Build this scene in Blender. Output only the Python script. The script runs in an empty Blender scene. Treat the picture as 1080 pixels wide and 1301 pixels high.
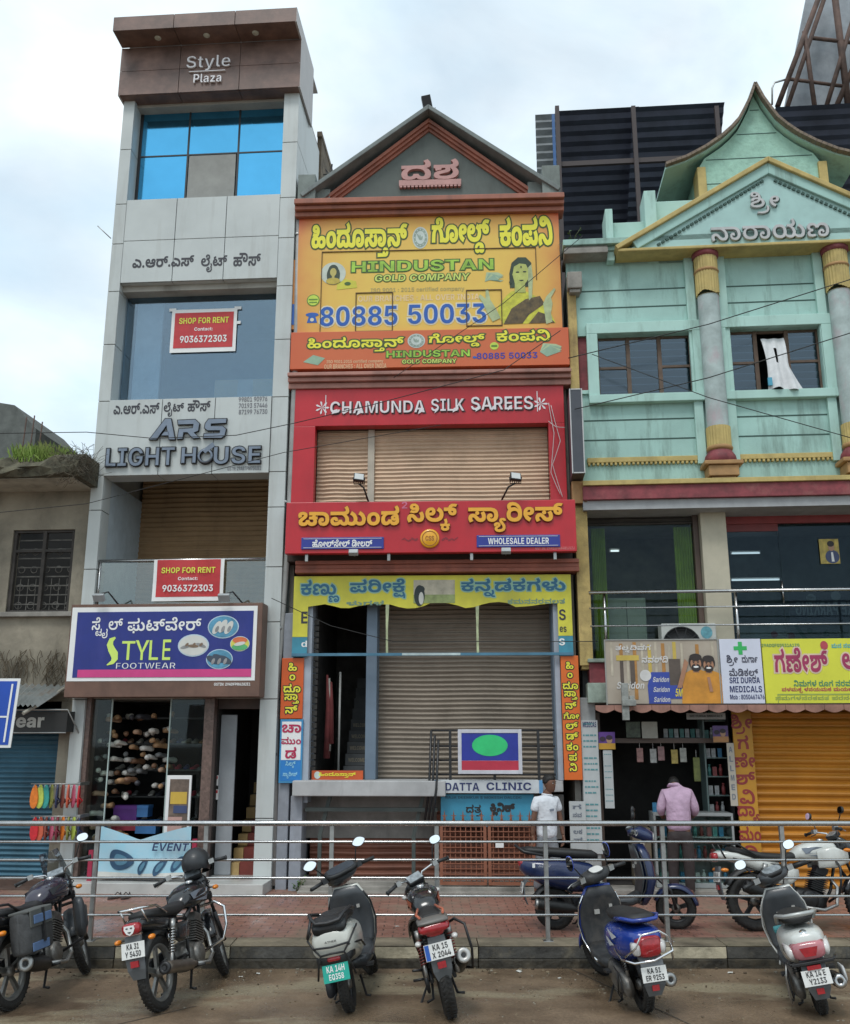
import bpy,bmesh,math,random
from mathutils import Vector,Matrix
from mathutils.geometry import tessellate_polygon,delaunay_2d_cdt
import numpy as np
vE,rG=Vector,range
S=bpy.context.scene
COL=S.collection
R=math.radians
PI=math.pi
sin,cos=math.sin,math.cos
rot_m=Matrix.Rotation
# ------------------------------------------------------------------ camera
FPX,CX,CY=1200.,540.,650.5
PITCH=math.atan(290./1200.)
CAM=vE((0,0,2.15))
cam_d=bpy.data.cameras.new('camera')
cam=bpy.data.objects.new('camera',cam_d)
COL.objects.link(cam)
cam.location=CAM
cam.rotation_euler=(R(90)+PITCH,0,0)
cam_d.sensor_fit='VERTICAL'
cam_d.sensor_height=24.
cam_d.lens=24.*FPX/1301.
cam_d.clip_start=.05
cam_d.clip_end=3000
S.camera=cam
# ------------------------------------------------------------------ sky, sun, exposure
SUN_EL,SUN_AZ=R(58),R(200)
W=bpy.data.worlds.new('World')
S.world=W
W.use_nodes=True
nt=W.node_tree
for n in list(nt.nodes):
 nt.nodes.remove(n)
def wn(t,**k):
 n=nt.nodes.new(t)
 for a,b in k.items():
  setattr(n,a,b)
 return n
out=wn('ShaderNodeOutputWorld')
sky=wn('ShaderNodeTexSky',sky_type='NISHITA',sun_disc=False)
sky.sun_elevation=SUN_EL
sky.sun_rotation=SUN_AZ
sky.dust_density=2.
bg1=wn('ShaderNodeBackground');bg1.inputs[1].default_value=.12
bg2=wn('ShaderNodeBackground');bg2.inputs[1].default_value=.95
nt.links.new(sky.outputs[0],bg1.inputs[0])
tc=wn('ShaderNodeTexCoord')
mp=wn('ShaderNodeMapping');mp.inputs['Scale'].default_value=(1.,1.,1.9)
mp.inputs['Location'].default_value=(3.3,1.2,.4)
nz=wn('ShaderNodeTexNoise');nz.inputs['Scale'].default_value=2.6;nz.inputs['Detail'].default_value=7
nz.inputs['Roughness'].default_value=.52;nz.inputs['Distortion'].default_value=.4
rp=wn('ShaderNodeValToRGB')
rp.color_ramp.elements[0].position=.3;rp.color_ramp.elements[0].color=(.62,.62,.62,1)
rp.color_ramp.elements[1].position=.56;rp.color_ramp.elements[1].color=(1,1,1,1)
nz2=wn('ShaderNodeTexNoise');nz2.inputs['Scale'].default_value=5.;nz2.inputs['Detail'].default_value=5
rp2=wn('ShaderNodeValToRGB')
rp2.color_ramp.elements[0].position=.3;rp2.color_ramp.elements[0].color=(.7,.87,.97,1)
rp2.color_ramp.elements[1].position=.7;rp2.color_ramp.elements[1].color=(.9,.975,1.,1)
mx=wn('ShaderNodeMixShader')
L=nt.links.new
L(tc.outputs['Generated'],mp.inputs[0]);L(mp.outputs[0],nz.inputs['Vector']);L(mp.outputs[0],nz2.inputs['Vector'])
L(nz.outputs['Fac'],rp.inputs[0]);L(nz2.outputs['Fac'],rp2.inputs[0]);L(rp2.outputs[0],bg2.inputs[0])
L(rp.outputs[0],mx.inputs[0]);L(bg1.outputs[0],mx.inputs[1]);L(bg2.outputs[0],mx.inputs[2]);L(mx.outputs[0],out.inputs[0])
sd=bpy.data.lights.new('sun','SUN');sd.energy=1.1;sd.angle=R(18);sd.color=(1.,.985,.95)
sun=bpy.data.objects.new('sun',sd);COL.objects.link(sun)
to_sun=vE((sin(SUN_AZ)*cos(SUN_EL),cos(SUN_AZ)*cos(SUN_EL),sin(SUN_EL)))
sun.rotation_euler=to_sun.to_track_quat('Z','Y').to_euler()
sun.location=(0,-10,30)
S.view_settings.view_transform='Standard'
S.view_settings.look='None'
S.view_settings.exposure=.36
S.view_settings.gamma=1.
# ------------------------------------------------------------------ frames: a facade plane and the way from a photo position to a point on it
class Frame:
 def __init__(s,x,y,z,yaw):
  s.p=vE((x,y,z));s.a=yaw
  s.u=vE((cos(yaw),-sin(yaw),0));s.n=vE((sin(yaw),cos(yaw),0))
 def at(s,px,py,d=0):
  u=(px-CX)/FPX;w=(CY-py)/FPX
  r=vE((u,cos(PITCH)-w*sin(PITCH),sin(PITCH)+w*cos(PITCH)))
  t=(d-(CAM-s.p).dot(s.n))/r.dot(s.n)
  q=CAM+r*t-s.p
  return q.dot(s.u),q.z
 def X(s,px,py,d=0):return s.at(px,py,d)[0]
 def Z(s,px,py,d=0):return s.at(px,py,d)[1]
 def rect(s,x0,y0,x1,y1,d=0):
  a,b=s.at(x0,y0,d);c,e=s.at(x1,y1,d)
  return a,c,e,b
 def w(s,x,y,z):return s.p+s.u*x+s.n*y+vE((0,0,z))
def ground(px,py,z=0):
 u=(px-CX)/FPX;w=(CY-py)/FPX
 r=vE((u,cos(PITCH)-w*sin(PITCH),sin(PITCH)+w*cos(PITCH)))
 return CAM+r*((z-CAM.z)/r.z)
 # ------------------------------------------------------------------ materials
MATS={}
def M(name,col,rO=.6,mE=0,var=.1,sC=5.,bump=0,bS=40.,sT=None,sA=0,sS=3.,sV=.25,spec=.5,cO=0,emit=0,vC=None):
 """noise varied surface; stain = colour of dirt streaks that run down the surface"""
 if name in MATS:return MATS[name]
 m=bpy.data.materials.new(name);m.use_nodes=True;MATS[name]=m
 t=m.node_tree;N=t.nodes;K=t.links.new
 b=N['Principled BSDF']
 b.inputs['Roughness'].default_value=rO;b.inputs['Metallic'].default_value=mE
 b.inputs['Specular IOR Level'].default_value=spec;b.inputs['Coat Weight'].default_value=cO
 c4=(*col,1)
 tc=N.new('ShaderNodeTexCoord')
 src=None
 if var>0:
  nz=N.new('ShaderNodeTexNoise');nz.inputs['Scale'].default_value=sC;nz.inputs['Detail'].default_value=5
  nz.inputs['Roughness'].default_value=.62
  K(tc.outputs['Object'],nz.inputs['Vector'])
  mr=N.new('ShaderNodeMapRange');mr.inputs[1].default_value=.3;mr.inputs[2].default_value=.7
  K(nz.outputs['Fac'],mr.inputs[0])
  mix=N.new('ShaderNodeMix');mix.data_type='RGBA'
  v2=vC if vC else tuple(c*(1-2*var)for c in col)
  mix.inputs[6].default_value=(*v2,1);mix.inputs[7].default_value=tuple(min(1,c*(1+var*.6))for c in col)+(1,)
  K(mr.outputs[0],mix.inputs[0]);src=mix.outputs[2]
  rr=N.new('ShaderNodeMapRange');rr.inputs[3].default_value=max(.02,rO-.08);rr.inputs[4].default_value=min(1,rO+.1)
  K(nz.outputs['Fac'],rr.inputs[0]);K(rr.outputs[0],b.inputs['Roughness'])
 else:
  b.inputs['Base Color'].default_value=c4
 if sT is not None:
  mp=N.new('ShaderNodeMapping');mp.inputs['Scale'].default_value=(1,1,sV)
  K(tc.outputs['Object'],mp.inputs[0])
  n2=N.new('ShaderNodeTexNoise');n2.inputs['Scale'].default_value=sS;n2.inputs['Detail'].default_value=8;n2.inputs['Roughness'].default_value=.68
  K(mp.outputs[0],n2.inputs['Vector'])
  r2=N.new('ShaderNodeMapRange');r2.inputs[1].default_value=.52;r2.inputs[2].default_value=.74;r2.inputs[4].default_value=sA
  K(n2.outputs['Fac'],r2.inputs[0])
  mx2=N.new('ShaderNodeMix');mx2.data_type='RGBA';mx2.inputs[7].default_value=(*sT,1)
  if src:K(src,mx2.inputs[6])
  else:mx2.inputs[6].default_value=c4
  K(r2.outputs[0],mx2.inputs[0]);src=mx2.outputs[2]
 if src:K(src,b.inputs['Base Color'])
 if bump>0:
  n3=N.new('ShaderNodeTexNoise');n3.inputs['Scale'].default_value=bS;n3.inputs['Detail'].default_value=4
  K(tc.outputs['Object'],n3.inputs['Vector'])
  bp=N.new('ShaderNodeBump');bp.inputs['Strength'].default_value=bump;bp.inputs['Distance'].default_value=.02
  K(n3.outputs['Fac'],bp.inputs['Height']);K(bp.outputs[0],b.inputs['Normal'])
 if emit>0:
  b.inputs['Emission Color'].default_value=c4;b.inputs['Emission Strength'].default_value=emit
 return m
def glass(name,tint,refl=.1,rO=.03,tcol=None,rise=.6):
 """thin window glass: tinted see-through plus reflection growing at grazing angles"""
 if name in MATS:return MATS[name]
 m=bpy.data.materials.new(name);m.use_nodes=True;MATS[name]=m
 t=m.node_tree;N=t.nodes;K=t.links.new
 for n in list(N):N.remove(n)
 o=N.new('ShaderNodeOutputMaterial');tr=N.new('ShaderNodeBsdfTransparent');tr.inputs[0].default_value=(*tint,1)
 g=N.new('ShaderNodeBsdfGlossy');g.inputs['Roughness'].default_value=rO;g.inputs[0].default_value=(*(tcol or(.9,.95,1)),1)
 lw=N.new('ShaderNodeLayerWeight');lw.inputs[0].default_value=.25
 mr=N.new('ShaderNodeMapRange');mr.inputs[3].default_value=refl;mr.inputs[4].default_value=min(1,refl+rise)
 mx=N.new('ShaderNodeMixShader')
 K(lw.outputs['Fresnel'],mr.inputs[0]);K(mr.outputs[0],mx.inputs[0]);K(tr.outputs[0],mx.inputs[1]);K(g.outputs[0],mx.inputs[2]);K(mx.outputs[0],o.inputs[0])
 return m
 # ------------------------------------------------------------------ mesh collector
class MB:
 def __init__(s):s.v=[];s.f=[];s.m=[];s.sm=[]
 def add(s,vs,fs,mi=0,sm=False):
  o=len(s.v);s.v+=[tuple(p)for p in vs]
  for f in fs:
   s.f.append(tuple(i+o for i in f));s.m.append(mi);s.sm.append(sm)
  return s
 def box(s,x0,x1,y0,y1,z0,z1,mi=0):
  if x0>x1:x0,x1=x1,x0
  if y0>y1:y0,y1=y1,y0
  if z0>z1:z0,z1=z1,z0
  return s.add([(x0,y0,z0),(x1,y0,z0),(x1,y1,z0),(x0,y1,z0),(x0,y0,z1),(x1,y0,z1),(x1,y1,z1),(x0,y1,z1)],
  [(0,3,2,1),(4,5,6,7),(0,1,5,4),(1,2,6,5),(2,3,7,6),(3,0,4,7)],mi)
 def obox(s,c,sx,sy,sz,rot=None,mi=0):
  m=Matrix.Translation(vE(c))@(rot.to_4x4()if rot is not None else Matrix())
  vs=[m@vE((a*sx/2,b*sy/2,d*sz/2))for d in(-1,1)for a,b in((-1,-1),(1,-1),(1,1),(-1,1))]
  return s.add(vs,[(0,3,2,1),(4,5,6,7),(0,1,5,4),(1,2,6,5),(2,3,7,6),(3,0,4,7)],mi)
 def prism(s,pts,y0,y1,mi=0):
  """polygon in the x-z plane, front face at y0, back at y1"""
  n=len(pts)
  tri=tessellate_polygon([[vE((p[0],p[1],0))for p in pts]])
  vs=[(p[0],y0,p[1])for p in pts]+[(p[0],y1,p[1])for p in pts]
  fs=[tuple(t)for t in tri]+[tuple(i+n for i in reversed(t))for t in tri]+[(i,(i+1)%n,(i+1)%n+n,i+n)for i in rG(n)]
  return s.add(vs,fs,mi)
 def sheet(s,pts,y,mi=0):
  tri=tessellate_polygon([[vE((p[0],p[1],0))for p in pts]])
  return s.add([(p[0],y,p[1])for p in pts],[tuple(t)for t in tri],mi)
 def ell(s,cx,cz,rx,rz,y,mi=0,n=28,a0=0,a1=2*PI,rot=0):
  pts=[]
  for i in rG(n):
   t=a0+(a1-a0)*i/(n if a1-a0>6.2 else n-1)
   px,pz=rx*cos(t),rz*sin(t)
   pts.append((cx+px*cos(rot)-pz*sin(rot),cz+px*sin(rot)+pz*cos(rot)))
  return s.sheet(pts,y,mi)
 def quad(s,a,b,c,d,mi=0):return s.add([a,b,c,d],[(0,1,2,3)],mi)
 def tube(s,pts,r,seg=8,mi=0,cap=True,sm=True,flat=1.):
  pts=[vE(p)for p in pts];n=len(pts)
  rs=r if isinstance(r,(list,tuple))else[r]*n
  up=None;vs=[]
  for i,p in enumerate(pts):
   d=(pts[min(i+1,n-1)]-pts[max(i-1,0)]).normalized()
   if up is None:
    up=d.cross(vE((0,0,1)))
    if up.length<.05:up=d.cross(vE((0,1,0)))
    up.normalize()
   else:
    up=(up-d*up.dot(d)).normalized()
   bi=d.cross(up)
   for k in rG(seg):
    a=2*PI*k/seg
    vs.append(p+up*cos(a)*rs[i]+bi*sin(a)*rs[i]*flat)
  fs=[(i*seg+k,i*seg+(k+1)%seg,(i+1)*seg+(k+1)%seg,(i+1)*seg+k)for i in rG(n-1)for k in rG(seg)]
  s.add(vs,fs,mi,sm)
  if cap:
   o=len(s.v)-len(vs)
   s.f.append(tuple(rG(o+seg-1,o-1,-1)));s.m.append(mi);s.sm.append(False)
   s.f.append(tuple(rG(o+(n-1)*seg,o+n*seg)));s.m.append(mi);s.sm.append(False)
  return s
 def loft(s,rings,mi=0,cap=True,sm=True,close=True):
  n=len(rings[0]);vs=[p for r in rings for p in r]
  kk=n if close else n-1
  fs=[(i*n+k,i*n+(k+1)%n,(i+1)*n+(k+1)%n,(i+1)*n+k)for i in rG(len(rings)-1)for k in rG(kk)]
  if cap and close:
   fs+=[tuple(rG(n-1,-1,-1)),tuple((len(rings)-1)*n+k for k in rG(n))]
  return s.add(vs,fs,mi,sm)
 def lathe(s,prof,c=(0,0,0),ax=(0,1,0),seg=24,mi=0,sm=True):
  """profile of (radius, distance along axis)"""
  c=vE(c);ax=vE(ax).normalized()
  u=ax.orthogonal().normalized();w=ax.cross(u)
  vs=[]
  for(r,t)in prof:
   for k in rG(seg):
    a=2*PI*k/seg
    vs.append(c+ax*t+(u*cos(a)+w*sin(a))*max(r,1e-4))
  fs=[(i*seg+k,i*seg+(k+1)%seg,(i+1)*seg+(k+1)%seg,(i+1)*seg+k)for i in rG(len(prof)-1)for k in rG(seg)]
  return s.add(vs,fs,mi,sm)
 def ball(s,c,rx,ry,rz,seg=14,rings=8,mi=0):
  c=vE(c);vs=[]
  for i in rG(rings+1):
   a=PI*i/rings
   for k in rG(seg):
    b=2*PI*k/seg
    vs.append((c.x+rx*max(1e-3,sin(a))*cos(b),c.y+ry*max(1e-3,sin(a))*sin(b),c.z+rz*cos(a)))
  fs=[(i*seg+k,i*seg+(k+1)%seg,(i+1)*seg+(k+1)%seg,(i+1)*seg+k)for i in rG(rings)for k in rG(seg)]
  return s.add(vs,fs,mi,True)
 def xf(s,mat):
  s.v=[tuple(mat@vE(p))for p in s.v];return s
 def build(s,name,mats,parent=None,off=(0,0,0),bV=0,loc=None,rot=None,weld=False):
  me=bpy.data.meshes.new(name)
  ox,oy,oz=off
  me.from_pydata([(a-ox,b-oy,c-oz)for a,b,c in s.v],[],s.f)
  for m in(mats if isinstance(mats,(list,tuple))else[mats]):
   me.materials.append(m)
  me.polygons.foreach_set('material_index',s.m)
  me.polygons.foreach_set('use_smooth',s.sm)
  bm=bmesh.new();bm.from_mesh(me)
  if weld:bmesh.ops.remove_doubles(bm,verts=bm.verts,dist=1e-5)
  bmesh.ops.recalc_face_normals(bm,faces=bm.faces);bm.to_mesh(me);bm.free()
  me.update()
  o=bpy.data.objects.new(name,me);COL.objects.link(o)
  if parent is not None:o.parent=parent
  if loc is not None:o.location=loc
  if rot is not None:o.rotation_euler=rot
  if bV>0:
   b=o.modifiers.new('bevel','BEVEL');b.width=bV;b.segments=2;b.limit_method='ANGLE';b.angle_limit=R(40)
   b.use_clamp_overlap=True
  return o
def tag(o,label,cat=None,gR=None,kind=None):
 if label:o['label']=label
 if cat:o['category']=cat
 if gR:o['group']=gR
 if kind:o['kind']=kind
 return o
class Thing:
 """an Empty at the thing's base; its parts are meshes written in the frame's own coordinates"""
 def __init__(s,name,label,cat,F,o=(0,0,0),gR=None,rz=0):
  s.F=F;s.o=vE(o)
  e=bpy.data.objects.new(name,None);COL.objects.link(e)
  e.empty_display_size=.2
  e.location=F.w(*o);e.rotation_euler=(0,0,-F.a+rz)
  tag(e,label,cat,gR);s.e=e
 def p(s,name,mb,mats,parent=None,bV=0,label=None):
  ob=mb.build(name,mats,parent or s.e,s.o,bV)
  if label:ob['label']=label
  return ob
def copy_tree(o,parent=None):
 c=o.copy();COL.objects.link(c)
 if parent is not None:c.parent=parent
 for ch in list(o.children):copy_tree(ch,c)
 return c
WORLD=Frame(0,0,0,0)
PAVE=.205
FL=Frame(-2.,13.42,PAVE,R(4.1))
FC=Frame(0,13.42,PAVE,R(2.5))
FG=Frame(2.2,13.32,PAVE,R(4.9))
FD=Frame(-5.,13.75,PAVE,R(4.1))
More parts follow.
